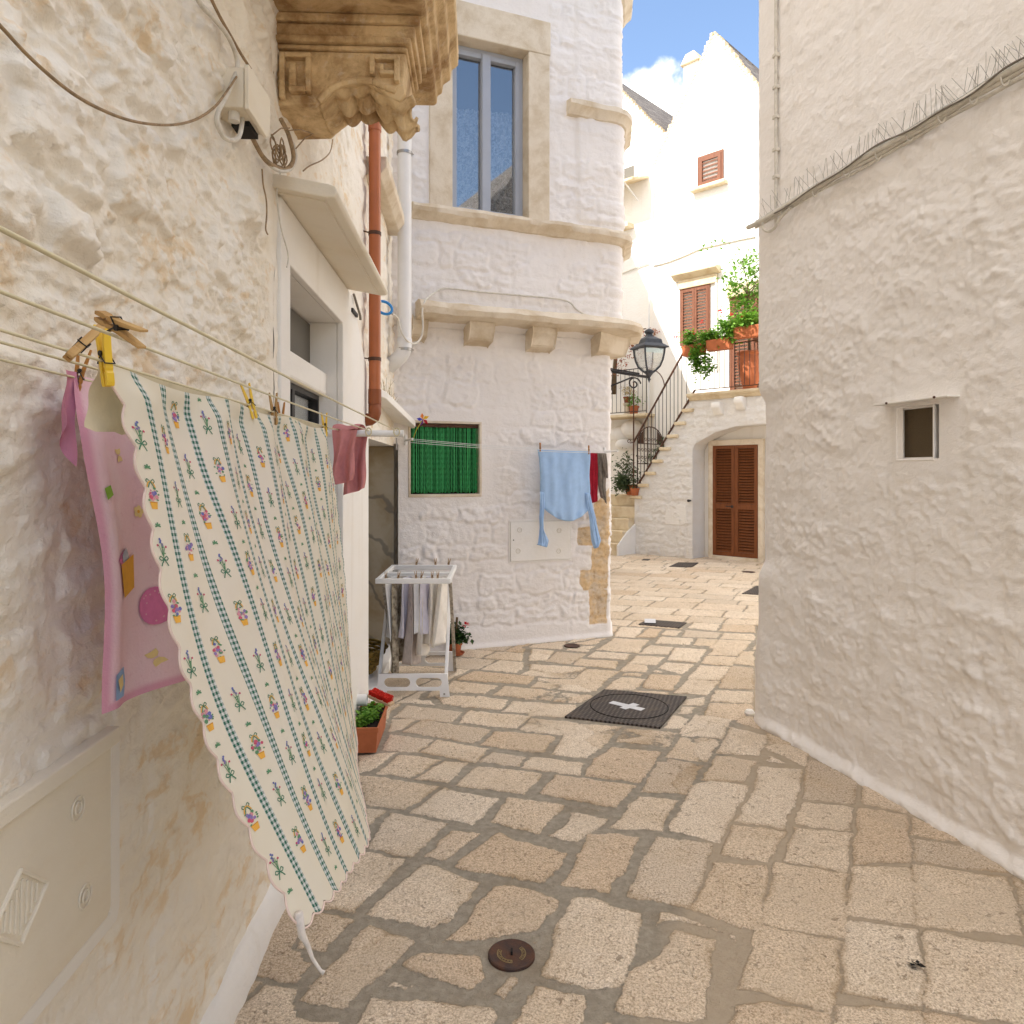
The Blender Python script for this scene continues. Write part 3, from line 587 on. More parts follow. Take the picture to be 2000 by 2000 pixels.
# ---------------------------------------------------------------- the corbelled corner house
mh=thing('corner_house','white coursed stone corner house with a blue grey upstairs window and a corbelled ledge','house',BW.w(.6,0,0))
UP=.12
_c=BW.P+BW.d*1.58
BP=Path([BW.P+BW.d*-1.6,_c,_c+np.array([.125,1.])*5.3],.035,1.6)
def upo(Z): return UP*sst(3.0,3.06,Z)
def bwp(S,D,Z): return BP.w(S,D+upo(Z),Z)
S_=lambda x,y,t=0.: BW.hit(x,y,t)
wl=S_(883,250,UP)[0]; wr=S_(1031,250,UP)[0]; wzb=S_(883,408,UP)[1]; wzt=S_(889,69,UP)[1]
gl=S_(802,890)[0]; gr=S_(936,890)[0]; gzb=S_(870,965)[1]; gzt=S_(870,827)[1]
BARE=[[S_(x,y) for x,y in p] for p in ([(1128,1030),(1160,1028),(1160,1067),(1128,1066)],[(1133,1114),(1165,1112),(1165,1152),(1140,1152),(1130,1140)],[(1150,1150),(1187,1150),(1186,1218),(1150,1220)],[(1158,985),(1192,950),(1192,1068),(1160,1066)],[(1155,1066),(1190,1066),(1188,1150),(1155,1150)])]
def bare(S,Z):
    r=np.full(S.shape,-1.)
    for p in BARE: r=np.maximum(r,sdist(p,S,Z))
    return r
def disp_mid(S,Z):
    d,k1,k2=stones(S,Z,23,(.11,.25),(.14,.55),.044,4.5)
    h=sst(.0,.022,d-.005+.006*fbm(S*20,Z*20,3,88))*(.004+.011*k1)-np.where(k2<.18,.006,0)*sst(0,.03,d)
    h=h+.0092*fbm(S*11,Z*17,4,12,.62)*sst(.0,.02,d)*(.25+1.1*k2)+.0025*fbm(S*35,Z*45,3,17)*(.4+k2)+.006*fbm(S*1.6,Z*1.9,2,19)
    sm=sst(.10,.0,np.maximum(np.maximum(gl-.10-S,S-gr-.13),np.maximum(gzb-.06-Z,Z-gzt-.05))); h=h*(1-.85*sm)
    cab=sst(.05,.0,np.maximum(np.maximum(.48-S,S-1.09),np.maximum(.79-Z,Z-1.20))); h=h*(1-.9*cab)
    pl=1-sst(.12,.20,Z+.01*fbm(S*6,Z*0,2,5)); h=h*(1-.8*pl)+.012*pl+.02*(1-sst(0,.05,Z))
    wz=sst(.03,-.01,np.maximum(np.maximum(S_(838,250,UP)[0]-S,S-S_(1072,250,UP)[0]),np.maximum(4.0-Z,Z-6.35))); h=h*(1-.9*wz)
    ps=sst(S_(1124,300,UP)[0],S_(1132,300,UP)[0],S)*sst(4.12,4.15,Z)*(1-sst(5.2,5.22,Z)); h=h+.022*ps
    h=h-.008*sst(-.01,.01,bare(S,Z)+.02*fbm(S*12,Z*12,3,4))
    return h
wall('wall',bwp,[-1.25,-.60,gl,gr,2.2],[-.05,gzb,1.92,gzt,3.0],.0135,disp_mid,[(gl,gr,gzb,gzt),(-1.3,-.60,-.1,1.92)],M['wash_mid'],mh,{'bare':bare})
wall('upper_wall',bwp,[-1.25,wl,wr,2.2],[3.0,3.07,wzb,wzt,6.72],.016,disp_mid,[(wl,wr,wzb,wzt)],M['wash_mid'],mh,{'bare':lambda S,Z:S*0-1})
b=MB(); c2=_c+np.array([.125,1.])*5.2
fp=[BW.w(-1.3,-.42,0)[:2],(_c+BW.d*-.12-BW.n*.42),c2+np.array([-.25,0]),c2+np.array([-3.4,.5]),BW.w(-3.5,-1.5,0)[:2],BW.w(-3.5,-.42,0)[:2]]
b.prism(fp,lambda a,c,h:(a,c,h),0,6.70); b.build('masonry',M['wash_far'],mh)
fp2=[BW.w(-1.3,.12,0)[:2],(_c+BW.d*.10+BW.n*.12),c2+np.array([.1,0]),c2+np.array([-3.4,.5]),BW.w(-3.5,-1.5,0)[:2],BW.w(-3.5,.05,0)[:2]]
b=MB(); b.prism(fp2,lambda a,c,h:(a,c,h),6.72,6.82); b.build('roof',M['tufa'],mh)
def course(name,s0,s1,prof,seed,amp=.012,mat='tufa',end=True):
    ss=np.arange(s0,s1,.03); n=len(prof); G=np.zeros((len(ss),n,3))
    for j,(t,z) in enumerate(prof):
        wv=amp*fbm(ss*5,ss*0+j*.35+seed,3,seed); wz=amp*.7*fbm(ss*4,ss*0+j*.3+seed+7,3,seed+3)
        G[:,j]=BP.w(ss,t+(wv if t>.02 else 0)+UP*(z>3.04 or t>.2),z+wz)
    b=MB(); b.grid(G); b.add(G[0],[tuple(range(n))]); b.add(G[-1],[tuple(range(n-1,-1,-1))]); return b.build(name,M[mat],mh,smooth=True)
zl=S_(1000,428,UP)[1]; zc=S_(1000,622,.15)[1]
course('window_ledge',S_(806,410,UP+.08)[0],2.15,[(-.01,wzb+.0),(.06,wzb-.006),(.10,wzb-.018),(.115,wzb-.05),(.10,wzb-.085),(.06,wzb-.105),(.035,wzb-.135),(-.01,wzb-.14)],31)
course('upper_ledge',S_(1106,201,UP)[0],2.15,[(-.01,5.29),(.10,5.275),(.105,5.225),(.075,5.20),(.05,5.15),(-.01,5.14)],35)
course('cornice',-1.2,2.15,[(-.01,6.73),(.11,6.73),(.13,6.66),(.12,6.60),(.07,6.565),(.04,6.52),(-.01,6.51)],39,.008)
course('corbel_ledge',S_(812,620,.15)[0],2.15,[(-.01,zc+.075),(.12,zc+.075),(.19,zc+.055),(.225,zc),(.20,zc-.05),(.15,zc-.075),(-.01,zc-.08)],43,.016)
for (x0,x1,y0,y1,dp) in ((806,836,637,668,.15),(915,963,645,677,.19),(1037,1084,651,688,.19),(1168,1222,668,706,.20)):
    a,z1=S_(x0,y0,.15); c,_=S_(x1,y0,.15); z0=zc-.075-(y1-y0)*6.9/1420; b=MB()
    V=[]; 
    for (t,zz) in ((-.02,zc-.05),(dp,zc-.05),(dp,zc-.12),(dp-.05,z0+.01),(.03,z0-.01),(-.02,z0-.04)):
        V+= [BP.w(np.array(a),t,zz).ravel(),BP.w(np.array(min(c,1.70)),t,zz).ravel()]
    n=6; Fq=[(2*i,2*i+1,2*((i+1)%n)+1,2*((i+1)%n)) for i in range(n)]; b.add(V,Fq+[tuple(2*i for i in range(n-1,-1,-1)),tuple(2*i+1 for i in range(n))]); b.build('corbel_stone',M['tufa'],mh,bevel=.014)
# upstairs window: stone surround, deep reveal, two grey leaves, lace curtains
b=MB(); b.tf=lambda a,t,z: BW.w(a,t,z)
sl=S_(838,250,UP)[0]; sr=S_(1072,250,UP)[0]; lt=S_(1078,72,UP)[1]
b.box((sl,.06,wzb),(wl,UP+.022,wzt)); b.box((wr,.06,wzb),(sr,UP+.022,wzt)); b.build('window_jamb',M['tufa'],mh,bevel=.008)
b=MB(); b.tf=lambda a,t,z: BW.w(a,t,z); b.box((sl-.01,.06,wzt),(sr+.01,UP+.026,lt+.12)); b.build('window_lintel',M['tufa'],mh,bevel=.01)
RV=.13; fy=UP-RV
b=MB(); b.tf=BW.w; b.box((wl-.03,fy-.05,wzb),(wl-.002,UP-.002,wzt)); b.box((wr+.002,fy-.05,wzb),(wr+.03,UP-.002,wzt)); b.box((wl-.03,fy-.05,wzt+.001),(wr+.03,UP-.002,wzt+.02)); b.box((wl-.03,fy-.05,wzb-.03),(wr+.03,UP-.002,wzb-.001)); b.build('window_reveal',M['tufa'],mh)
wf=thing_w=None
b=MB(); b.tf=BW.w; T0,T1=fy-.06,fy
def bar(a0,a1,z0,z1,t0=None,t1=None): b.box((a0,t0 if t0 is not None else T0,z0),(a1,t1 if t1 is not None else T1,z1))
bar(wl,wl+.035,wzb,wzt); bar(wr-.035,wr,wzb,wzt); bar(wl+.035,wr-.035,wzt-.045,wzt); bar(wl+.035,wr-.035,wzb,wzb+.03)
wi=b.build('window',M['grey_frame'],mh,bevel=.004)
mid=(wl+wr)/2-.005
for (a,c) in ((wl+.036,mid-.0005),(mid+.0005,wr-.036)):
    b=MB(); b.tf=BW.w; q=.045; bar(a,a+q,wzb+.031,wzt-.046,T0+.01,T1+.012); bar(c-q,c,wzb+.031,wzt-.046,T0+.01,T1+.012); bar(a+q,c-q,wzt-.046-q,wzt-.046,T0+.01,T1+.012); bar(a+q,c-q,wzb+.031,wzb+.031+q,T0+.01,T1+.012); b.build('window_leaf',M['grey_frame'],wi,bevel=.005)
    b=MB(); b.tf=BW.w; b.box((a+q-.004,T0+.020,wzb+.03+q),(c-q+.004,T0+.026,wzt-.044-q)); b.build('pane',M['glass'],wi)
b=MB(); b.tf=BW.w; bar(mid-.042,mid+.042,wzb+.031,wzt-.046,T1+.013,T1+.028); b.build('window_mullion',M['grey_frame'],wi,bevel=.004)
for (a,c,zt) in ((wl+.05,mid-.02,wzt-.53),(mid+.02,wr-.05,wzt-.50)):
    G=np.zeros((50,40,3))
    for i in range(50):
        for j in range(40):
            u=i/49; v_=j/39; G[i,j]=BW.w(a+(c-a)*u,T0-.06+.012*math.sin(u*34+.8*v_)*(1-.5*v_)+.006*math.sin(u*61),zt-(zt-wzb-.02)*v_-.01*math.sin(u*6))
    b=MB(); b.grid(G); b.build('lace_curtain',M['lace'],wi,smooth='all')
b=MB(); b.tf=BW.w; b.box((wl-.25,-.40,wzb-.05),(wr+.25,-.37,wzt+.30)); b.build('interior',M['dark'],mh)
b=MB(); b.tf=BW.w; b.add([(mid-.17,T0-.03,wzb+.09),(mid-.07,T0-.05,wzb+.09),(mid-.08,T0-.09,wzb+.19),(mid-.12,T0-.08,wzb+.19)],[(0,1,2,3)]); b.build('folded_paper',M['white_plastic'],wi)
# green bead curtain in the lower window
b=MB(); b.tf=BW.w
e=.022
for q in ((gl-e,gr+e,gzt+.001,gzt+e),(gl-e,gr+e,gzb-e*1.2,gzb-.001),(gl-e,gl-.001,gzb-.001,gzt+.001),(gr+.001,gr+e,gzb-.001,gzt+.001)): b.box((q[0],-.10,q[2]),(q[1],.010,q[3]))
gw=b.build('curtained_window',M['tufa'],mh,bevel=.003)
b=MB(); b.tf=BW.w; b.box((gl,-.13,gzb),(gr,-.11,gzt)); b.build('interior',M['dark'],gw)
b=MB(); b.tf=BW.w; b.box((gl,-.07,gzt-.035),(gr,-.03,gzt-.002)); b.build('curtain_rail',M['brown_metal'],gw)
t=NT('green_plastic_strands'); q=t.n('ShaderNodeNewGeometry').outputs['Random Per Island']; k=t.mix(q,(.02,.27,.07),(.065,.45,.14)); M['green']=t.fin(k,.45,None,.4)
b=MB(); r2=random.Random(3)
for i in range(86):
    a=gl+.004+(gr-gl-.008)*i/85+r2.uniform(-.003,.003); tt=-.045+r2.uniform(-.014,.014); sw=r2.uniform(-.006,.006); zb=gzb+.004+r2.uniform(0,.02)
    P=[BW.w(a+sw*(1-v_)+.0012*math.sin(v_*60+i),tt+.002*math.sin(v_*40+i),gzt-.03-(gzt-.03-zb)*v_) for v_ in np.linspace(0,1,26)]
    b.tube(P,[.0036 if k%2 else .0026 for k in range(26)],4)
b.build('bead_curtain',M['green'],gw,smooth='all')
# meter cabinet door
(ca,cz1)=S_(996,1018); (cb,cz0)=S_(1112,1092); cz1=S_(1050,1018)[1]; cz0=S_(1050,1094)[1]
b=MB(); b.tf=BW.w; b.box((ca,.0,cz0),(cb,.020,cz1)); mc2=b.build('meter_cabinet',M['plaster'],mh,bevel=.003)
b=MB(); b.tf=BW.w
for q in ((ca-.014,ca-.004,cz0-.012,cz1+.012),(cb+.004,cb+.014,cz0-.012,cz1+.012),(ca-.004,cb+.004,cz1+.004,cz1+.014),(ca-.004,cb+.004,cz0-.014,cz0-.004)): b.box((q[0],-.005,q[2]),(q[1],.014,q[3]))
b.build('cabinet_frame',M['plaster'],mc2)
for (x,y) in ((1015,1035),(1092,1036),(1012,1076),(1091,1076)):
    s_,z_=S_(x,y,.02); b=MB()
    b.tube([BW.w(s_+.022*math.cos(a),.021,z_+.022*math.sin(a)) for a in np.linspace(0,2*math.pi,18,endpoint=False)],.0035,5,closed=True)
    for k in range(3): a=k*2.1+.4; b.tube([BW.w(s_+.010*math.cos(a)-.004,.022,z_+.010*math.sin(a)),BW.w(s_+.010*math.cos(a)+.004,.022,z_+.010*math.sin(a)+.003)],.0026,4)
    b.build('vent_ring',M['cable_white'],mc2)
s_,z_=S_(1003,1055,.02); b=MB(); b.tube([BW.w(s_,.018,z_),BW.w(s_,.0225,z_)],.006,10); b.build('keyhole',M['dark'],mc2)
# ---------------------------------------------------------------- the lumpy whitewashed house across the street
rh=thing('whitewashed_house','windowless looking whitewashed house with a cable run and a tiny brown screened window','house',CW.w(1.5,0,0))
bk=CW.P+np.array([.955,.30])*3.2
_L=np.linalg.norm(bk-CW.P)
CP=Path([bk,CW.P,CW.P+CW.d*9.],.10,_L)
sa_,sz1=CW.hit(1753,795); sb_,_=CW.hit(1822,795); sz0=CW.hit(1790,896)[1]; sz1=CW.hit(1790,794)[1]
def disp_right(S,Z):
    d,k1,k2=stones(S,Z,61,(.17,.34),(.25,.62),.09,2.)
    soft=sst(-.01,.11,d); r=fbm(S*7.5,Z*9.5,5,14,.62)
    h=soft*(.002+.006*k1)+.0072*r*(.35+.65*soft)*(.30+.9*k2)+.008*np.abs(fbm(S*11,Z*15,4,87))*k2+.0036*fbm(S*28,Z*30,3,15)*(.4+.8*sst(-.2,.5,r))+0.009*fbm(S*1.1,Z*1.3,2,16)
    fk=fbm(S*6,Z*9,4,151,.6); h=h+.0032*sst(.0,.05,fk)*soft-.002*sst(.24,.28,-fk)
    up=sst(3.3,3.55,Z-.0*S); h=h*(1-.45*up)
    cz=1-sst(.0,.22,np.abs(S)); h=h*(1-.7*cz)
    cn=np.exp(-(S/.30)**2)*(sst(.95,1.10,Z)*(1-sst(2.10,2.22,Z))*-.045+.025*(1-sst(.35,.75,Z))); h=h+cn
    sm=sst(.10,.0,np.maximum(np.maximum(sa_-.05-S,S-sb_-.06),np.maximum(sz0-.04-Z,Z-sz1-.06))); h=h*(1-.9*sm)
    h=h+.035*(1-sst(.0,.07,Z+.015*fbm(S*5,Z*0,2,3)))*sst(.0,.5,S+.15)
    return h
def cwp(S,D,Z): return CP.w(S,D,Z)
wall('wall',cwp,[-1.2,sa_,sb_,4.2],[-.05,sz0,sz1,5.05],.0105,disp_right,[(sa_,sb_,sz0,sz1)],M['wash_right'],rh)
b=MB(); ff=[CW.w(.25,-.30,0)[:2],CW.w(9.0,-.30,0)[:2],CW.w(9.0,-6.,0)[:2],bk+np.array([2.5,-1.6]),bk+np.array([-.1,-.1])]
b.prism(ff,lambda a,c,h:(a,c,h),0,5.04); b.tf=CW.w; b.box((4.2,-.31,-.05),(9,.0,5.04)); b.build('masonry',M['wash_right'],rh)
def roofquad(b,uv,P,nu=2,nv=2):
    pass
def roof_mesh(name,quads,parent,mat=None):
    V=[];Q=[];U=[]
    for P in quads:
        P=[np.array(p,float) for p in P]; i=len(V); V+=P; Q.append((i,i+1,i+2,i+3)); e=(P[1]-P[0]); L=np.linalg.norm(e); e/=L
        for p in P:
            r=p-P[0]; u=r@e; U.append((u,np.linalg.norm(r-u*e)))
    o=fast_mesh(name,np.array(V),np.array(Q),mat or M['roof'],parent,None,np.array(U)); o.data.polygons.foreach_set('use_smooth',[False]*len(Q))
    q=o.modifiers.new('thickness','SOLIDIFY'); q.thickness=.05; q.offset=-1; return o
c0=np.r_[CW.w(-.05,.06,0)[:2],5.03]; c1=np.r_[CW.w(9.0,.06,0)[:2],5.03]; c2_=np.r_[CW.w(9.,-6.,0)[:2],5.03]; c3=np.r_[bk+np.array([2.6,-1.5]),5.03]; b0=np.r_[bk+np.array([0,.06]),5.03]
vb=(bk-CW.P)/np.linalg.norm(bk-CW.P); nbk=np.array([vb[1],-vb[0]])   # along the back wall, and into the house
ri=CW.P+CW.d*1.2+vb*1.25; r0=np.r_[ri,6.6]; rb=np.r_[bk+nbk*1.2+vb*.2,6.6]; r1=np.r_[CW.w(9.,-1.25,0)[:2],6.6]; r2=np.r_[CW.w(9.,-4.5,0)[:2],6.6]
roof_mesh('roof',[(c1,c0,r0,r1),(c0,b0,rb,r0),(r0,rb,r2,r1)],rh)
b=MB(); b.tf=CW.w; e=.020
for q in ((sa_-.01,sb_+.01,sz1+.001,sz1+.01),(sa_-.01,sb_+.01,sz0-.01,sz0-.001),(sa_-.01,sa_-.001,sz0-.001,sz1+.001),(sb_+.001,sb_+.01,sz0-.001,sz1+.001)): b.box((q[0],-.09,q[2]),(q[1],.004,q[3]))
sw=b.build('screened_window',M['wash_right'],rh,bevel=.004)
b=MB(); b.tf=CW.w
for q in ((sa_,sb_,sz1-.007,sz1),(sa_,sb_,sz0,sz0+.007),(sa_,sa_+.007,sz0+.007,sz1-.007),(sb_-.007,sb_,sz0+.007,sz1-.007)): b.box((q[0],-.05,q[2]),(q[1],-.012,q[3]))
b.build('frame',M['wash_right'],sw)
b=MB(); b.tf=CW.w; b.box((sa_+.008,-.04,sz0+.008),(sb_-.008,-.034,sz1-.008)); b.build('fly_screen',M['mesh_brown'],sw)
b=MB(); l0,lz=CW.hit(1716,793,.04); l1,lz1=CW.hit(1860,771,.04); b.tf=CW.w; lz=(lz+lz1)/2
b.prism([(l0,lz-.006),(l1,lz-.004),(l1,lz+.004),(l0,lz+.006)],lambda a,c,h:(a,h,c),-.02,.07); b.build('drip_ledge',M['plaster'],rh,bevel=.003)
for k in (.2,.85): b=MB(); a=l0+(l1-l0)*k; b.tf=CW.w; b.tube([(a,.071,lz),(a,.076,lz)],.006,8); b.build('ledge_pin',M['brown_metal'],rh)
# ---------------------------------------------------------------- helpers for plants, shutters
def leaf(b,p,size,rg,drop=0.,asp=.55):
    a=rg.uniform(0,6.283); e=rg.uniform(-.9,.9)-drop; d=np.array([math.cos(a)*math.cos(e),math.sin(a)*math.cos(e),math.sin(e)]); u=np.cross(d,[rg.uniform(-.4,.4),rg.uniform(-.4,.4),1.]); u/=np.linalg.norm(u)+1e-9; n=np.cross(u,d)
    s=size*rg.uniform(.6,1.25); p=np.array(p)
    b.add([p,p+d*s*.45+u*s*asp*.5+n*s*.08,p+d*s,p+d*s*.45-u*s*asp*.5+n*s*.08],[(0,1,2,3)])
def foliage(b,c,rad,n,size,rg,clumps=9,drop=0.,asp=.6,tight=.42):
    c=np.array(c,float); rad=np.array(rad,float); cs=[]
    for k in range(clumps):
        v=np.array([rg.gauss(0,1) for _ in range(3)]); v/=np.linalg.norm(v)+1e-9; cs.append(c+v*rad*rg.uniform(.35,.95))
    for i in range(n):
        q=cs[i%clumps]; v=np.array([rg.gauss(0,1) for _ in range(3)])*rad*tight*rg.uniform(.3,1.); leaf(b,q+v,size,rg,drop,asp)
def blossom(b,p,r,rg,n=14):
    for k in range(n):
        v=np.array([rg.gauss(0,1) for _ in range(3)]); v/=np.linalg.norm(v)+1e-9; leaf(b,np.array(p)+v*r*.55,r*.9,rg,0,.9)
def pot_prof(r,h): return [(0,0),(r*.68,0),(r*.72,.006),(r*.93,h*.80),(r*1.03,h*.80),(r*1.06,h*.99),(r*.97,h),(r*.90,h*.93),(0,h*.92)]
def shutter(parent,fr,s0,s1,z0,z1,t,n,mat,rails=(),slat=.048,fw_=.055,handle=False):
    W=(s1-s0)/n
    for i in range(n):
        a=s0+i*W+.003; c=s0+(i+1)*W-.003; b=MB(); b.tf=fr.w
        b.box((a,t-.02,z0),(a+fw_,t+.025,z1)); b.box((c-fw_,t-.02,z0),(c,t+.025,z1)); zs=[z0]+list(rails)+[z1]
        b.box((a+fw_,t-.018,z0),(c-fw_,t+.022,z0+fw_*1.2)); b.box((a+fw_,t-.018,z1-fw_),(c-fw_,t+.022,z1))
        for r_ in rails: b.box((a+fw_,t-.018,r_-.05),(c-fw_,t+.022,r_+.05))
        lo=[z0+fw_*1.2]+[r_+.05 for r_ in rails]; hi=[r_-.05 for r_ in rails]+[z1-fw_]
        for l,h in zip(lo,hi):
            m=int((h-l)/slat)
            for k in range(m):
                z=l+(k+.5)*(h-l)/m; b.prism([(-.016,z+.014),(.018,z-.020),(.018,z-.012),(-.016,z+.022)],lambda q,w_,hh:(hh,t+q,w_),a+fw_,c-fw_)
        o=b.build('shutter',mat,parent)
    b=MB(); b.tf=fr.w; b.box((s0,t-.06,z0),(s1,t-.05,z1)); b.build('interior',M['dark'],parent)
    return o
# ---------------------------------------------------------------- the sunlit gabled houses at the end
def gable_house(name,label,s0,s1,apex_s,apex_z,ez,t,depth):
    h=thing(name,label,'house',GW.w((s0+s1)/2,t,0)); b=MB(); b.tf=GW.w
    b.prism([(s0,0),(s1,0),(s1,ez),(apex_s,apex_z),(s0,ez)],lambda a,c,q:(a,q,c),t-.5,t); b.build('wall',M['wash_far'],h)
    b=MB(); b.tf=GW.w; b.box((s0+.01,t-depth,0),(s1-.01,t-.501,ez-.1)); b.build('masonry',M['wash_far'],h)
    e=.02; sl=(apex_z-ez)/(apex_s-s0)
    A=lambda s,z,d: GW.w(s,t-d,z+.02)
    roof_mesh('roof',[(A(s1+e,ez-e*sl,.12),A(s1+e,ez-e*sl,depth),A(apex_s,apex_z,depth),A(apex_s,apex_z,.12)),(A(s0-e,ez-e*sl,depth),A(s0-e,ez-e*sl,.12),A(apex_s,apex_z,.12),A(apex_s,apex_z,depth))],h)
    b=MB(); rg=random.Random(5); b.tf=GW.w      # the ragged stone courses stepping up the rake
    for sgn,sa in ((1,s0),(-1,s1)):
        n=34
        for k in range(n):
            u=(k+.5)/n; s=sa+(apex_s-sa)*u; z=ez+(apex_z-ez)*u; hh=(apex_z-ez)/n; w_=rg.uniform(.015,.06)
            b.box((s-(w_ if sgn>0 else .05),t-.16,z-hh*.5),(s+(.05 if sgn>0 else w_),t+.012,z+hh*.42))
    b.build('verge_stones',M['tread'],h); return h
d2=gable_house('gabled_house','white gabled house with a terrace of pots, partly hidden by the corner house',-3.9,.12,-1.90,11.25,8.85,-.22,5.)
d1=gable_house('gabled_house','bright sunlit gabled house with three brown louvred shutters above the outside stair',-.20,2.72,1.25,10.68,8.40,0.,6.)
nb=thing('steep_gabled_house','steep gabled white house hidden behind the corner house, shading the stair','house',GW.w(-1.6,3.2,0))
b=MB(); b.tf=GW.w; b.prism([(-7.05,0),(.4,0),(.4,5.6),(-3.35,13.2),(-7.05,5.6)],lambda a,c,q:(a,q,c),3.0,3.2); b.build('wall',M['wash_far'],nb)
roof_mesh('roof',[(GW.w(.45,4.3,5.5),GW.w(.45,2.98,5.5),GW.w(-3.35,2.98,13.25),GW.w(-3.35,4.3,13.25)),(GW.w(-7.1,2.98,5.5),GW.w(-7.1,4.3,5.5),GW.w(-3.35,4.3,13.25),GW.w(-3.35,2.98,13.25))],nb)
b=MB(); b.tf=GW.w; b.box((2.725,-6,0),(8,-.25,7.0)); b.build('side_wing',M['wash_far'],d1)
gs=lambda x,y,t=0.: GW.hit(x,y,t)
a=gs(1334,120)[0]; c=gs(1364,100)[0]; zt=gs(1340,116)[1]
b=MB(); b.tf=GW.w; b.box((a,-.45,9.0),(c,-.01,zt-.12)); ch=b.build('chimney',M['wash_far'],d1)
b=MB(); b.tf=GW.w; b.prism([(a-.05,zt-.12),(c+.05,zt-.12),((a+c)/2+.1,zt+.10),((a+c)/2-.1,zt+.08)],lambda q,w_,hh:(q,hh,w_),-.50,.05); b.build('chimney_cap',M['tread'],ch,bevel=.02)
# upper little shutter with its sill
a=gs(1367,310)[0]; c=gs(1410,300)[0]; z1=gs(1367,312)[1]; z0=gs(1367,366)[1]
b=MB(); b.tf=GW.w; b.box((a-.04,.0,z0-.02),(a,.03,z1+.05)); b.box((c,.0,z0-.02),(c+.04,.03,z1+.05)); b.box((a,.0,z1),(c,.03,z1+.05)); wn=b.build('window',M['wood_pink'],d1)
shutter(wn,GW,a,c,z0,z1,.02,1,M['wood_pink'],slat=.075,fw_=.07)
b=MB(); b.tf=GW.w; b.box((a-.16,-.02,z0-.10),(c+.13,.15,z0-.02)); b.build('window_sill',M['tread'],wn,bevel=.02)
# main shuttered window with hood
a=gs(1332,600)[0]; c=gs(1385,600)[0]; z1=gs(1332,569)[1]; z0=4.35
b=MB(); b.tf=GW.w; b.box((a-.03,.0,z0),(a,.035,z1+.03)); b.box((c,.0,z0),(c+.03,.035,z1+.03)); b.box((a,.0,z1),(c,.035,z1+.03)); wn=b.build('window',M['wood_pink'],d1)
shutter(wn,GW,a,c,z0,z1,.02,2,M['wood_pink'],slat=.062,fw_=.05)
b=MB(); b.tf=GW.w; b.box((a-.06,.0,z1+.031),(c+.20,.06,z1+.22)); b.prism([(-.01,z1+.221),(.06,z1+.221),(.20,z1+.31),(.20,z1+.35),(-.01,z1+.39)],lambda q,w_,hh:(hh,q,w_),a-.16,c+.26); b.build('window_hood',M['tread'],wn,bevel=.012)
b=MB(); b.tf=GW.w; b.box((c+.16,.0,z0-.6),(c+.20,.05,z1+.03)); b.build('window_jamb',M['wash_far'],wn)
# shuttered door on the landing
a=gs(1431,700)[0]; c=a+.95; z1=gs(1431,586)[1]; z0=3.20
b=MB(); b.tf=GW.w; b.box((a-.04,.0,z0),(a,.05,z1+.04)); b.box((c,.0,z0),(c+.04,.05,z1+.04)); b.box((a,.0,z1),(c,.05,z1+.04)); dn=b.build('shuttered_door',M['wood_pink'],d1)
shutter(dn,GW,a,c,z0+.02,z1,.02,2,M['wood_pink'],slat=.062,fw_=.06)
b=MB(); b.tf=GW.w; b.box((a-.10,.0,z1+.041),(c+.12,.10,z1+.28)); b.build('door_hood',M['tread'],dn,bevel=.015)
# lean canopy, window and sill on the second house
gt=lambda x,y,t=-.22: GW.hit(x,y,t)
a,z=gt(1272,362); c=a-1.5; b=MB(); b.tf=GW.w
b.prism([(-.23,z+.24),(.42,z+.03),(.42,z-.03),(-.23,z+.18)],lambda q,w_,hh:(hh,q,w_),c,a-.06); cnp=b.build('canopy',M['tread'],d2,bevel=.012)
b=MB(); b.tf=GW.w; b.tube([(a-.35,-.22,z-.25),(a-.35,.30,z+.02)],.018,6); b.tube([(a-.95,-.22,z-.25),(a-.95,.30,z+.02)],.018,6); b.build('bracket',M['white_metal'],cnp)
sx0=gt(1222,335)[0]; sx1=gt(1243,335)[0]; wz0=gt(1235,352)[1]; wz1=gt(1243,322)[1]
b=MB(); b.tf=GW.w; b.box((sx0-.1,-.219,wz0),(sx1+.03,-.17,wz1+.04)); wn=b.build('window',M['wash_far'],d2)
b=MB(); b.tf=GW.w; b.box((sx0,-.169,wz0+.05),(sx1-.03,-.160,wz1-.02)); b.build('pane',M['mesh_screen'],wn)
a,z=gt(1238,441); b=MB(); b.tf=GW.w; b.box((a-.9,-.23,z-.06),(a,.02,z+.04)); b.build('window_sill',M['tread'],d2,bevel=.015)
b=MB(); rg=random.Random(8)                       # swollen plastered corbels under the terrace
tz=gs(1262,804,.3)[1]
for (x,y,rx,rz) in ((1207,848,.30,.20),(1228,838,.26,.22),(1215,868,.22,.16)):
    s_,z_=gt(x,y,.05); P=[]
    for i in range(12):
        th=math.pi*i/11
        P.append((max(1e-4,math.sin(th)),math.cos(th)))
    V=[];n=18
    for r_,c_ in P:
        for k in range(n):
            an=2*math.pi*k/n; V.append(GW.w(s_+rx*r_*math.cos(an),-.10+.28*r_*math.sin(an)*(1 if math.sin(an)>0 else .6),z_+rz*c_))
    b.add(V,[(i*n+k,i*n+(k+1)%n,(i+1)*n+(k+1)%n,(i+1)*n+k) for i in range(11) for k in range(n)])
b.build('plastered_corbel',M['wash_far'],d2,smooth='all')
b=MB(); b.tf=GW.w; tr=gs(1264,803,.3)[0]; b.box((-3.9,-.24,tz-.09),(tr,.36,tz-.03)); ter=b.build('terrace',M['tread'],d2,bevel=.015)
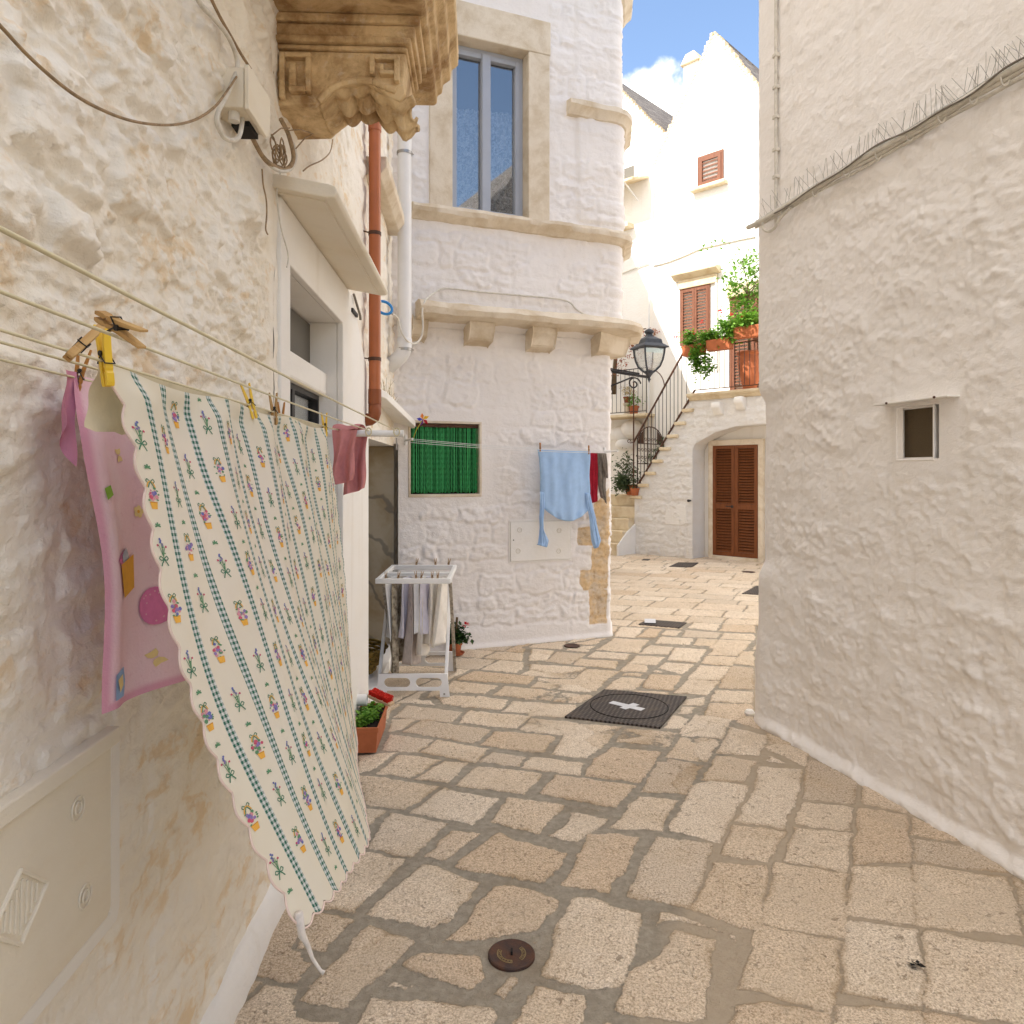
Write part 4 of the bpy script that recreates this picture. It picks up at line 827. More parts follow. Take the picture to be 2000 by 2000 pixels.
# terrace railing
rl=thing('terrace_railing','thin dark iron railing round the potted terrace on the shaded white house','railing',GW.w(-1,.3,tz))
b=MB(); b.tf=GW.w
b.tube([(-3.4,.30,tz+.95),(tr-.02,.30,tz+.95)],.010,6); b.tube([(-3.4,.30,tz+.02),(tr-.02,.30,tz+.02)],.010,6); b.tube([(tr-.02,.30,tz-.03),(tr-.02,.30,tz+.95)],.010,6); b.tube([(tr-.02,.30,tz+.95),(tr-.02,-.2,tz+.95)],.010,6); b.build('handrail',M['black_metal'],rl)
for k in range(20):
    s_=tr-.12-k*.115; b=MB(); b.tf=GW.w; b.tube([(s_,.30,tz+.02),(s_,.30,tz+.95)],.006,5); b.build('baluster',M['black_metal'],rl)
def potted(name,label,cat,loc,r,h,potm,lm,fol,group=None,flowers=None,seed=1,n=240,size=.05,stem=None,drop=0.,clumps=9):
    rg=random.Random(seed); o=thing(name,label,cat,loc,group); b=MB(); b.lathe(pot_prof(r,h),loc,18); b.build('pot',M[potm],o,smooth=True)
    b=MB(); 
    for c,rad in fol: foliage(b,np.array(loc)+np.array(c),rad,n,size,rg,clumps,drop)
    b.build('foliage',M[lm],o)
    if stem is not None:
        b=MB(); b.tube([np.array(loc)+np.array(p) for p in stem],[.012]*len(stem),6); b.build('stem',M['bark'],o)
    for p in (flowers or []):
        b=MB(); blossom(b,np.array(loc)+np.array(p),.03,rg); b.build('flower',M['petal_red'],o)
    return o
s_,_=gs(1236,795,.18); potted('potted_plant','green succulent in a terracotta pot on the terrace edge','plant',GW.w(s_,.14,tz-.03),.115,.19,'terracotta','leaf_bright',[((0,0,.30),(.16,.14,.14))],n=170,size=.07,seed=3)
s_,_=gs(1221,772,.1); p_=GW.w(s_,.02,tz-.03); q=thing('stone_plinth','short pale stone plinth under the golden shrub pot','plinth',p_); b=MB(); b.lathe([(.10,0),(.10,.03),(.07,.05),(.065,.20),(.10,.24),(.10,.28)],p_,12); b.build('shaft',M['tufa'],q,smooth=True)
potted('potted_plant','rounded golden shrub in a red pot on a stone plinth','plant',p_+np.array([0,0,.28]),.09,.14,'terracotta_dk','leaf_gold',[((0,0,.27),(.17,.15,.11))],n=420,size=.03,seed=4)
# red creeper hanging over the terrace
rg=random.Random(12); cr=thing('red_creeper','reddish creeper trailing from a bare branch behind the street lamp','plant',GW.w(-.9,.1,tz))
b=MB(); P=[GW.w(*gt(x,y,.1)[:1],.1,gt(x,y,.1)[1]) for x,y in ((1198,770),(1199,742),(1202,700),(1210,672),(1222,655),(1240,645),(1262,642))]; b.tube(P,[.06,.055,.045,.035,.03,.026,.012],7); b.build('branch',M['bark'],cr,smooth='all')
b=MB()
for (x0,y0,dy) in ((1216,662,60),(1224,660,70),(1232,652,45),(1240,650,30),(1262,645,18),(1208,680,55),(1276,640,16),(1250,650,60)):
    for k in range(60):
        u=rg.random(); s_,z_=gt(x0+rg.gauss(0,3.2)+math.sin(u*5)*3,y0+dy*u,.1); leaf(b,GW.w(s_,.1+rg.gauss(0,.05),z_),.06,rg,.5)
b.build('foliage',M['leaf_red'],cr)
# ---------------------------------------------------------------- outside stair, landing and the arched door below
st=thing('stone_staircase','white outside stair with cream treads rising over an arched brown door','staircase',FW.w(.7,0,0))
NS=8; RUN=.171; RISE=.2445; Z0=1.20; LZ=Z0+RISE*NS
fs=lambda x,y,t=0.: FW.hit(x,y,t)
a0=fs(1353,1000)[0]; arch=[fs(1353,900)]+[fs(x,y) for x,y in ((1353,879),(1357,867),(1373,858),(1398,844),(1435,833),(1480,829))]
ax=arch[-1][0]+.15; arch=[(a0,-.05)]+arch+[(ax,arch[-1][1])]+[(2*ax-s,z) for s,z in arch[1:-1]][::-1]+[(2*ax-a0,-.05)]
poly=[(.0,-.05),(.0,Z0-.07)]
for i in range(NS): 
    poly+=[(i*RUN+.03,Z0-.07+RISE*i),(i*RUN+.03,Z0-.07+RISE*(i+1))] if i else [(.03,Z0-.07+RISE)]
poly=[p for p in poly]; poly+=[(NS*RUN+.03,LZ-.10),(5.2,LZ-.10),(5.2,-.05)]+arch[::-1]
b=MB(); b.tf=FW.w; b.prism(poly,lambda a,c,q:(a,q,c),-.46,0.); M['wash_rough']=wash('whitewash_rough_stair',(.80,.78,.745),(.74,.67,.58),.45,.0,1.4,1.2); b.build('stair_wall',M['wash_rough'],st)
sa_2=np.arange(.01,3.4,.022); za_2=np.arange(.0,LZ-.1,.022); S,Z=np.meshgrid(sa_2,za_2); d_,k1_,k2_=stones(S,Z,301,(.14,.26),(.16,.42),.05,3.)
ins=sdist(poly,S,Z); hh=.004+(sst(0,.05,d_)*(.004+.016*k1_)+.012*np.clip(fbm(S*8,Z*11,4,303,.6),-1,1)*sst(0,.04,d_)+.004*fbm(S*30,Z*30,2,305))*sst(.0,.07,ins)
q_=(np.meshgrid(np.arange(len(sa_2)-1),np.arange(len(za_2)-1))); q_=(q_[1]*len(sa_2)+q_[0]).ravel(); ok=(ins[:-1,:-1]>.0).ravel()&(ins[1:,1:]>.0).ravel()&(ins[1:,:-1]>0).ravel()&(ins[:-1,1:]>0).ravel()
fast_mesh('limewash_coat',fw(FW)(S,np.maximum(hh,.003),Z).reshape(-1,3),np.stack([q_,q_+1,q_+len(sa_2)+1,q_+len(sa_2)],-1)[ok],M['wash_rough'],st)
b=MB(); b.tf=FW.w; b.prism([(.0,-.05)]+[p for p in poly[1:-len(arch)]],lambda a,c,q:(a,q,c),-1.02,-.46); b.build('stair_core',M['wash_far'],st)
for i in range(NS):
    b=MB(); b.tf=FW.w; b.box((i*RUN-.05,-1.0,Z0-.068+RISE*i),(i*RUN+.20,.075,Z0+RISE*i)); b.build('tread',M['tread'],st,bevel=.02)
b=MB(); b.tf=FW.w; b.prism([(-1.0,LZ-.10),(.03,LZ-.10),(.06,LZ-.05),(.13,LZ-.02),(.14,LZ+.03),(-1.0,LZ+.03)],lambda q,w_,hh:(hh,q,w_),NS*RUN-.08,5.2); b.build('landing',M['tread'],st,bevel=.012)
for (x,y) in ((1405,798),(1449,788)):
    s_,z_=fs(x,y); b=MB(); b.tf=FW.w; b.prism([(-.02,z_+.12),(.16,z_+.12),(.17,z_+.02),(.06,z_-.12),(-.02,z_-.12)],lambda q,w_,hh:(hh,q,w_),s_-.09,s_+.09); b.build('corbel',M['wash_far'],st,bevel=.03)
for i in range(5):
    tf_=.62-.21*i; b=MB(); b.tf=FW.w; b.box((-.80,-1.02,.24*i-.05 if i==0 else .24*i+.001),(-.005-.0*i,tf_,.24*(i+1))); b.build('step',M['tread'] ,st,bevel=.012)
b=MB(); b.tf=FW.w; b.prism([(.62,-.05),(.62,.20),(.30,.46),(.0,.62),(.0,-.05)],lambda q,w_,hh:(hh,q,w_),-.002,.03); b.build('cheek_wall',M['wash_far'],st,bevel=.01)
T=-.40; a=fs(1394,980,T)[0]; c=fs(1482,980,T)[0]; z1=fs(1394,871,T)[1]; z0=.07
b=MB(); b.tf=FW.w; b.box((a-.10,T-.05,-.02),(a,T+.04,z1)); b.box((c,T-.05,-.02),(c+.10,T+.04,z1)); b.box((a-.10,T-.05,z1),(c+.10,T+.04,z1+.11)); b.box((a,T-.05,-.02),(c,T+.07,.065)); ds=b.build('door_frame',M['tufa'],st,bevel=.008)
o=shutter(ds,FW,a,c,z0,z1,T+.02,2,M['wood_dark'],rails=(1.02,),slat=.052,fw_=.065)
b=MB(); hs=(a+c)/2-.05; b.tf=FW.w; b.tube([(hs,T+.045,1.02),(hs,T+.09,1.02),(hs-.11,T+.09,1.025)],.010,6); b.tube([(hs-.0,T+.045,1.02),(hs,T+.055,1.02)],.028,10); b.build('door_handle',M['black_metal'],ds)
b=MB(); b.tf=FW.w; s0_,_=fs(1301,1000); s1_,_=fs(1341,1000); zz1=fs(1301,985)[1]; zz0=fs(1301,1024)[1]; b.box((s0_,-.01,zz0),(s1_,.02,zz1)); mc3=b.build('meter_cabinet',M['wash_far'],st,bevel=.006)
b=MB(); b.tf=FW.w; sm=(s0_+s1_)/2; zm=(zz0+zz1)/2
for p,q_ in (((-.08,0),(0,.05)),((0,.05),(.08,0)),((.08,0),(0,-.05)),((0,-.05),(-.08,0))): b.tube([(sm+p[0],.022,zm+p[1]),(sm+q_[0],.022,zm+q_[1])],.006,5)
b.build('diamond_emblem',M['wash_far'],mc3)
for (u,v_) in ((-.8,.75),(.8,.75),(-.8,-.75),(.8,-.75)):
    b=MB(); b.tf=FW.w; b.tube([(sm+u*(s1_-s0_)/2,.02,zm+v_*(zz1-zz0)/2),(sm+u*(s1_-s0_)/2,.03,zm+v_*(zz1-zz0)/2)],.025,10); b.build('cabinet_knob',M['wash_far'],mc3)
s_,z_=fs(1348,978); b=MB(); b.tf=FW.w; hk=thing('wall_hook','small black hook on the white wall beside the arched recess','hook',FW.w(s_,0,z_)); b.tube([(s_-.04,.0,z_),(s_+.05,.06,z_+.005)],[.03,.012],8); b.build('hook_bar',M['black_metal'],hk)
# stair railing
rr=thing('stair_railing','rust brown iron railing climbing the stair and running along the landing','railing',FW.w(.6,.03,Z0))
h0=fs(1237,864)[1]; h1=fs(1337.5,684)[1]; se=1.20; b=MB(); b.tf=FW.w
b.tube([(.0,.03,h0),(se,.03,h1)],.020,6); b.tube([(se,.03,h1),(5.0,.03,h1)],.013,6); b.build('handrail',M['brown_metal'],rr)
b=MB(); b.tf=FW.w; b.tube([(.0,.03,Z0+.05),(.12,.03,Z0+.24),(NS*RUN+.05,.03,LZ+.10)],.020,6); b.tube([(NS*RUN+.05,.03,LZ+.10),(5.0,.03,LZ+.10)],.010,6); b.build('bottom_rail',M['brown_metal'],rr)
b=MB(); b.tf=FW.w; b.tube([(.0,.03,Z0),(.0,.03,fs(1236,748)[1])],.015,6); b.build('post',M['brown_metal'],rr)
for k in range(13):
    s_=.09+k*.087; b=MB(); b.tf=FW.w; b.tube([(s_,.03,np.interp(s_,[0,.12,NS*RUN+.05],[Z0+.05,Z0+.24,LZ+.1])),(s_,.03,h0+(h1-h0)*s_/se)],.007,5); b.build('baluster',M['black_metal'],rr)
for k in range(20):
    s_=1.24+k*.100; zl_=np.interp(s_,[.12,NS*RUN+.05,9],[Z0+.24,LZ+.1,LZ+.1]); b=MB(); b.tf=FW.w; b.tube([(s_,.03,zl_),(s_,.03,h1)],.006,5); b.build('baluster',M['black_metal'],rr)
b=MB(); arcp=[FW.w(.38+.36*math.sin(q),.03,fs(1300,756)[1]+.40*math.cos(q)-.02) for q in np.linspace(.1,1.5,10)]; b.tube(arcp,.010,6)
b.tube([FW.w(-.12+.05*math.cos(q)*(1-q/8),.03,h0+.02+.05*math.sin(q)*(1-q/8)) for q in np.linspace(0,6,16)],.008,5); b.tube([FW.w(-.09,.03,h0-.01),FW.w(.0,.03,h0)],.009,5); b.build('scroll_ornament',M['brown_metal'],rr)
# little iron gate at the foot of the main flight
gt_=thing('iron_gate','arched wrought iron gate with scrolls at the foot of the cream treads','gate',FW.w(.05,-.5,Z0)); zt=h0-.02
b=MB(); b.tf=FW.w; G_=.06
for t_ in (-.02,-.98): b.tube([(G_,t_,Z0),(G_,t_,zt)],.014,6)
for z_ in (Z0+.05,zt-.42,zt): b.tube([(G_,-.02,z_),(G_,-.98,z_)],.011,6)
b.tube([(G_,-.5-.48*math.cos(q),zt+.36*math.sin(q)) for q in np.linspace(0,math.pi,16)],.012,6); b.build('gate_frame',M['brown_metal'],gt_)
for k in range(7):
    t_=-.14-.12*k; b=MB(); b.tf=FW.w; b.tube([(G_,t_,Z0+.05),(G_,t_,zt+.36*math.sin(math.acos(min(1,abs(t_+.5)/.48))))],.007,5); b.build('bar',M['brown_metal'],gt_)
b=MB(); b.tf=FW.w
for k in range(8):
    for zc_ in (zt-.3,zt-.14,zt+.08): b.tube([(G_,-.08-.12*k+.045*math.cos(q)*(1-q/9),zc_+.05*math.sin(q)*(1-q/9)) for q in np.linspace(0,7,14)],.006,4)
b.build('scrollwork',M['brown_metal'],gt_)
b=MB(); b.tf=FW.w
for sg in (-1,1): b.add([(G_,-.5+sg*.47,zt),(G_,-.5+sg*.26,zt),(G_,-.5+sg*.26,zt+.28),(G_,-.5+sg*.40,zt+.17)],[(0,1,2,3)])
b.build('arch_plate',M['brown_metal'],gt_,solid=.006)
p_=FW.w(-.25,-.25,Z0); potted('potted_plant','feathery grey green bush in a terracotta pot beside the iron gate','plant',p_,.15,.22,'terracotta','leaf_grey',[((-.10,0,.48),(.27,.2,.34)),((-.2,-.1,.22),(.2,.18,.18))],n=620,size=.075,seed=21,clumps=26)
p_=FW.w(.03,.02,Z0); potted('potted_plant','small dark plant in a terracotta pot on the lowest tread','plant',p_,.10,.15,'terracotta','leaf_dark',[((0,0,.26),(.14,.12,.12))],n=160,size=.05,seed=22)
p_=FW.w(.30,-.60,Z0+RISE); potted('potted_plant','dark green bush seen through the bars of the iron gate','plant',p_,.15,.22,'terracotta_dk','leaf_grey',[((0,0,.55),(.30,.26,.36))],n=800,size=.07,seed=23,clumps=18)
# flower boxes along the landing rail
def flowerbox(label,s0,s1,z,seed,fol,fl,t=.06,mat='leaf_bright',n=480):
    rg=random.Random(seed); o=thing('flower_box',label,'flower box',FW.w((s0+s1)/2,t+.1,z),'flower boxes on the landing rail'); b=MB(); b.tf=FW.w
    b.prism([(t+.02,z),(t+.17,z),(t+.20,z+.17),(t+.205,z+.20),(t-.015,z+.20),(t-.01,z+.17)],lambda q,w_,hh:(hh,q,w_),s0,s1); b.build('box',M['terracotta'],o,bevel=.006)
    b=MB()
    for (ds_,dt,dz,rs,rt,rz,k) in fol: foliage(b,FW.w(s0+ds_,t+.1+dt,z+dz),(rs,rt,rz),int(n*k*1.7),.062,rg,16,.15,.85,.36)
    b.build('foliage',M[mat],o)
    for (ds_,dt,dz) in fl:
        b=MB(); blossom(b,FW.w(s0+ds_,t+.1+dt,z+dz),.048,rg); b.build('flower',M['petal_red'],o)
    return o
s1_=fs(1340,670,.1)[0]; z_=h1-.14
flowerbox('flower box with pale trailing plant at the top of the stair rail',s1_,s1_+.42,z_-.02,31,[(.18,0,.30,.26,.15,.16,.8),(.36,.08,-.02,.16,.10,.30,1.),(.55,.08,-.25,.12,.06,.24,.35)],[(-.20,0,.40),(.02,0,.42)])
s2_=fs(1387,655,.1)[0]; flowerbox('middle flower box with upright green shoots and one red bloom',s2_,s2_+.46,z_+.02,32,[(.02,0,.28,.22,.15,.16,.9),(.30,0,.34,.16,.12,.22,.45)],[(-.32,0,.38),(-.15,0,.58)])
s3_=fs(1440,640,.1)[0]; flowerbox('bushy geranium flower box with three red blooms beside the terracotta urn',s3_,s3_+.6,z_+.18,33,[(-.05,0,.25,.30,.18,.26,1.3),(.3,0,.30,.30,.18,.22,1.)],[(-.22,.16,.52),(.20,.16,.36),(.0,.17,.44)])
# urn and small tree on the landing
s_=fs(1462,720,-.25)[0]; p_=FW.w(s_,-.30,LZ+.03); u_=thing('potted_tree','slender leafy citrus tree in a tall terracotta urn on the landing','tree',p_)
b=MB(); b.lathe([(0,0),(.10,0),(.115,.02),(.20,.35),(.235,.55),(.215,.66),(.25,.70),(.24,.73),(.20,.72),(0,.70)],p_,20); b.build('urn',M['terracotta'],u_,smooth=True)
b=MB(); b.tube([p_+np.array([0,0,.7]),p_+np.array([-.03,0,1.3]),p_+np.array([-.05,.02,1.9])],[.03,.025,.015],6)
rg=random.Random(44); 
for k in range(14):
    q=p_+np.array([-.03,0,1.2+.06*k]); an=rg.uniform(0,6.28); e=q+np.array([math.cos(an)*.4,math.sin(an)*.4,rg.uniform(.2,.7)]); b.tube([q,(q+e)/2+np.array([0,0,.08]),e],[.010,.007,.004],5)
b.build('trunk',M['bark'],u_)
b=MB(); foliage(b,p_+np.array([-.06,0,2.0]),(.52,.45,.75),1100,.095,rg,60,.1,.5,.22)
q0=p_+np.array([-.30,0,2.55])
for k in range(26): leaf(b,q0+np.array([-.62*k/26+rg.gauss(0,.03),rg.gauss(0,.04),.25*math.sin(k/9)+rg.gauss(0,.04)]),.085,rg,0,.5)
b.build('crown',M['leaf_bright'],u_)
# cables and a pipe on the far walls
def strand(name,label,cat,pts,r,mat,group=None,seg=6,sm=True):
    P=np.array(pts,float)
    if sm and len(P)>2:
        q=[]; n=len(P)
        for i in range(n-1):
            p0=P[max(i-1,0)];p1=P[i];p2=P[i+1];p3=P[min(i+2,n-1)]
            for u in np.linspace(0,1,7)[:-1]: q.append(.5*((2*p1)+(-p0+p2)*u+(2*p0-5*p1+4*p2-p3)*u*u+(-p0+3*p1-3*p2+p3)*u**3))
        q.append(P[-1]); P=np.array(q)
    b=MB(); b.tube(P,r,seg); o=b.build(name,M[mat],None,smooth='all',off=P.mean(0)); return tag(o,label,cat,group)
G2=lambda x,y,t=.02: GW.w(GW.hit(x,y,t)[0],t,GW.hit(x,y,t)[1])
strand('wall_cable','pale cable sweeping up across the sunlit gabled wall','cable',[G2(x,y) for x,y in ((1275,519),(1300,513),(1330,502),(1370,485),(1400,478),(1440,469),(1475,462))],.016,'cable_white')
strand('wall_cable','pale cable rising toward the thin pipe on the shaded gabled wall','cable',[G2(x,y,-.19) for x,y in ((1215,534),(1240,524),(1258,517),(1268,514))],.016,'cable_white')
strand('wall_pipe','thin white pipe running down the joint between the two gabled houses','pipe',[G2(1276,372,.03),G2(1273,450,.03),G2(1270,560,.03),G2(1267,650,.03),G2(1267,900,.03)],.022,'pvc')
# ---------------------------------------------------------------- washing lines on the rubble house
ZL=H+.178; LWo=lambda a,s: LW.w(s,0,0)
def line_at(a,Y,z=None): return np.array([-a-.0437*Y,Y,ZL if z is None else z])     # a = sideways offset of a line from the eye
LA={'l1':.344,'l2':.460,'l3':.580,'l4':.632,'l5':.727}
b0=thing('clothesline_bar','white tubular clothesline bar sticking out from the wall by the rose cloth','clothesline bar',[-.92,3.0,ZL-.006])
b=MB(); P=[np.array([-.930,3.0,ZL-.012]),np.array([-.455,3.012,ZL-.012])]; b.tube(P,.0135,12); b.tube([P[1],P[1]+np.array([.006,0,0])],.0145,12); b.build('tube',M['white_metal'],b0,smooth=True)
for a in (.344,.460,.580,.727):
    c=np.array([-a-.131,3.0,ZL-.006]); b=MB(); b.tube([c+np.array([.012*math.cos(q),-.004,.016*math.sin(q)]) for q in np.linspace(0,6.28,14)[:-1]],.0028,6,closed=True); b.build('hook',M['line_cream'],b0,smooth=True)
c=np.array([-.478,3.01,ZL-.03]); b=MB(); b.tube([c,c+np.array([0,0,-.05])],.0035,6); b.build('screw_eye',M['steel'],b0)
lab={'l1':'outermost cream clothesline running clear of the laundry','l2':'cream clothesline with the topmost wooden clothespin on it','l3':'cream clothesline carrying the floral tablecloth','l4':'thin cream clothesline between tablecloth and wall','l5':'cream clothesline carrying the pink towel close to the wall'}
for k,a in LA.items():
    sag=.006; P=[line_at(a,Y,ZL-sag*(1-((Y-1.6)/1.4)**2)) for Y in np.linspace(.2,3.0,15)]; strand('clothesline',lab[k],'clothesline',P,.0023,'line_cream','clotheslines on the rubble wall',8,False)
b=MB(); P=[np.array([-.935,.2,ZL-.006]),np.array([-.30,.2,ZL-.006])]; b.tube(P,.0135,12); o=b.build('clothesline_bar',M['white_metal'],None,smooth=True,off=P[0]); tag(o,'white tubular clothesline bar at the near end of the washing lines','clothesline bar')
# --- the floral tablecloth, blown out into the street
hem_u=np.array([0,.14,.25,.40,.55,.75,1.]); hem=np.array([(-.385,1.30,-.820),(-.347,1.50,-.842),(-.343,1.62,-.856),(-.362,1.80,-.872),(-.404,1.97,-.862),(-.494,2.30,-.850),(-.607,2.765,-.850)])
HC=[np.polyfit(hem_u,hem[:,i],4) for i in range(3)]; CW_,CH_=1.632,1.06
def cloth(u,v):
    u=np.asarray(u,float); v=np.asarray(v,float)
    T=np.stack([-.580-.0437*(1.134+1.631*u),1.134+1.631*u,.176-.016*np.abs(np.sin(u*math.pi*3))],-1); Bt=np.stack([np.polyval(c,u) for c in HC],-1)
    v_=v[...,None]; P=T*(1-v_)+Bt*v_
    bow=(-.040*(1-u)+.016*u)*4*v*(1-v); e=np.exp(-v*2.2)*sst(0,.05,v)
    x=bow+.016*np.sin(2*math.pi*(4.6*u+.75*v))*e+.007*np.sin(2*math.pi*(2.2*u-.7*v)+.7)*sst(.0,.3,v)+.0015*np.sin(2*math.pi*(8*u+2.2*v))*sst(.0,.2,v)*(1-.5*v)
    y=.008*np.sin(2*math.pi*(1.3*v+3.1*u))*sst(0,.2,v)
    P=P+np.stack([x,y*(1-.3*u),0*x],-1); P[...,2]+=H
    return P
nu,nv=260,170; U,V=np.meshgrid(np.linspace(0,1,nu),np.linspace(0,1,nv)); 
Ue=U.copy(); Ve=V.copy(); Ve=Ve+sst(.965,1,V)*.010*(np.abs(np.sin(U*math.pi*27))-.4); Ue=Ue-sst(.035,.0,U)*.009*(np.abs(np.sin(V*math.pi*15))-.5)+sst(.97,1,U)*.008*(np.abs(np.sin(V*math.pi*17))-.4)
CV=cloth(Ue,Ve); uvq=np.stack([U*CW_,V*CH_],-1).reshape(-1,2); ii,jj=np.meshgrid(np.arange(nu-1),np.arange(nv-1)); q=(jj*nu+ii).ravel()
def clothmat():
    t=NT('cream_gingham_striped_cotton'); s=t.n('ShaderNodeSeparateXYZ'); t.l(t.co('UV'),s.inputs[0]); x,y=s.outputs[0],s.outputs[1]
    m=t.math('SUBTRACT',t.math('PINGPONG',t.math('ADD',x,.030),.0555),0.); st=t.ramp(t.math('ABSOLUTE',m),.0118,.0128,1,0)
    fx=t.math('FRACT',t.math('MULTIPLY',t.math('ADD',x,.030),1/.0118)); fy=t.math('FRACT',t.math('MULTIPLY',y,1/.0118))
    ga=t.ramp(fx,.48,.52); gb=t.ramp(fy,.48,.52); g=t.math('MULTIPLY',t.math('ADD',ga,gb),.5)
    gc=t.mix(g,(.72,.76,.76),(.03,.15,.105)); base=t.mix(t.ramp(t.noise(t.co(),5,4),.35,.7),(.84,.80,.69),(.83,.775,.64)); k=t.mix(st,base,gc)
    wv=t.noise(t.co('UV',(1,1,1)),420,2,.5); n=t.bump(wv,.25,.0008); n=t.bump(t.noise(t.co('UV',(22,7,1)),1.,4,.6,.6),.25,.006,n); m_=t.fin(k,.92,n,.1)
    tr=t.n('ShaderNodeBsdfTranslucent'); t.set(tr.inputs[0],k); ad=t.n('ShaderNodeMixShader'); ad.inputs[0].default_value=.28; t.l(t.b.outputs[0],ad.inputs[1]); t.l(tr.outputs[0],ad.inputs[2]); t.l(ad.outputs[0],t.out.inputs[0]); return m_
M['cloth']=clothmat()
tcl=thing('tablecloth','cream tablecloth with green gingham stripes and flower baskets blowing on the clothesline','tablecloth',cloth(.5,0.))
fr=fast_mesh('cloth_panel',CV.reshape(-1,3),np.stack([q,q+1,q+nu+1,q+nu],-1),M['cloth'],tcl,None,uvq)
# printed motifs, a skin of small patches on the weave
PRN={'green':(.07,.21,.13),'leaf':(.12,.28,.15),'violet':(.27,.19,.43),'blue':(.15,.17,.42),'pink':(.55,.10,.17),'rose':(.66,.30,.34),'basket':(.78,.42,.07),'basket2':(.60,.26,.03),'red':(.50,.04,.05)}
PM={k:pm('print_'+k,v,.92,.05,30,0) for k,v in PRN.items()}; PK=list(PRN)
mb=MB(); mot=[]
MC=[None]
def patch(col,pts):
    if MC[0]: pts=[(MC[0][0]+(a-MC[0][0])*1.55,MC[0][1]+(c-MC[0][1])*1.0) for a,c in pts]
    mot.append((PK.index(col),pts))
def disc(col,cx,cy,r,n=7,sq=1.): patch(col,[(cx+r*math.cos(2*math.pi*k/n),cy+r*sq*math.sin(2*math.pi*k/n)) for k in range(n)])
def stroke(col,p,w):
    for (x0,y0),(x1,y1) in zip(p[:-1],p[1:]):
        l=math.hypot(x1-x0,y1-y0)+1e-9; dx,dy=-(y1-y0)/l*w/2,(x1-x0)/l*w/2; patch(col,[(x0+dx,y0+dy),(x1+dx,y1+dy),(x1-dx,y1-dy),(x0-dx,y0-dy)])
def bowknot(x,y,s,col='green'):
    for sg in (-1,1): stroke(col,[(x,y),(x+sg*.5*s,y-.45*s),(x+sg*.75*s,y-.1*s),(x+sg*.45*s,y+.2*s),(x,y)],.14*s); stroke(col,[(x,y),(x+sg*.35*s,y+.55*s),(x+sg*.55*s,y+1.*s)],.17*s)
def basket(x,y,rg):
    bowknot(x,y-.026,.011); stroke('basket',[(x-.008,y-.016),(x-.005,y-.024),(x,y-.027),(x+.005,y-.024),(x+.008,y-.016)],.002)
    for k in range(13):
        a=rg.uniform(0,6.28); r=rg.uniform(.0,.0115); disc(rg.choice(['violet','blue','violet','pink','rose','leaf']),x+r*math.cos(a),y-.004+r*1.15*math.sin(a),rg.uniform(.0028,.0044),6)
    for k in range(5): a=rg.uniform(0,6.28); disc('leaf',x+.0125*math.cos(a),y-.003+.013*math.sin(a),.0028,4,.7)
    for k in range(4): a=rg.uniform(0,6.28); disc('rose',x+.006*math.cos(a),y-.004+.007*math.sin(a),.0019,5)
    patch('basket',[(x-.0078,y+.010),(x+.0078,y+.010),(x+.0055,y+.0225),(x-.0055,y+.0225)]); stroke('basket2',[(x-.0078,y+.0105),(x+.0078,y+.0105)],.0018)
def sprig(x,y,rg):
    bowknot(x,y+.010,.0125,'green')
    for dx,dy in ((-.006,-.016),(.0,-.024),(.007,-.013),(.003,-.017)): stroke('leaf',[(x,y+.008),(x+dx*.6,y+dy*.5),(x+dx,y+dy)],.0011)
    for k in range(5): disc('blue' if k<3 else 'violet',x+rg.uniform(-.0025,.0025),y-.024+.003*k-.002,.0024,5)
    for dx,dy in ((-.0075,-.015),(.0085,-.012)): disc('pink',x+dx,y+dy,.0024,5)
    for k in range(4): disc('leaf',x+rg.uniform(-.005,.005),y+rg.uniform(-.012,.004),.0018,4)
def sprout(x,y):
    for a in (-2.6,-1.57,-.5,2.8,.3): stroke('leaf',[(x,y),(x+.0058*math.cos(a),y+.0058*math.sin(a))],.0028)
rg=random.Random(77)
for c_ in range(15):
    x=.0255+.111*c_; ph=[.02,.115,.055,.165,.085,.005,.13][c_%7]
    for k in range(-1,7):
        y=ph+.205*k
        for dy,fn in ((0,basket),(.102,sprig)):
            if .03<y+dy<CH_-.04 and .025<x<CW_-.02: MC[0]=(x,y+dy); fn(x,y+dy,rg)
        for dy in (.052,) if k%2 else (.154,):
            if .01<y+dy<CH_-.012 and .01<x<CW_-.012: MC[0]=(x,y+dy); sprout(x,y+dy)
pts=np.array([p for _,ps in mot for p in ps]); uu=pts[:,0]/CW_; vv=pts[:,1]/CH_
P0=cloth(uu,vv); du=cloth(uu+1e-3,vv)-P0; dv=cloth(uu,vv+1e-3)-P0; nn=np.cross(du,dv); nn/=np.linalg.norm(nn,axis=1)[:,None]; nn*=np.sign(nn[:,0])[:,None]
# layers of print sit a hair apart, later strokes on top
lay=[]; 
for i,(m_,ps) in enumerate(mot): lay+= [.0006+.00006*(i%9)]*len(ps)
P0=P0+nn*np.array(lay)[:,None]; mb.v=[P0]; i0=0
for m_,ps in mot: mb.f.append(tuple(range(i0,i0+len(ps)))); mb.m.append(m_); i0+=len(ps)
po=mb.build('printed_pattern',[PM[k] for k in PK],fr)
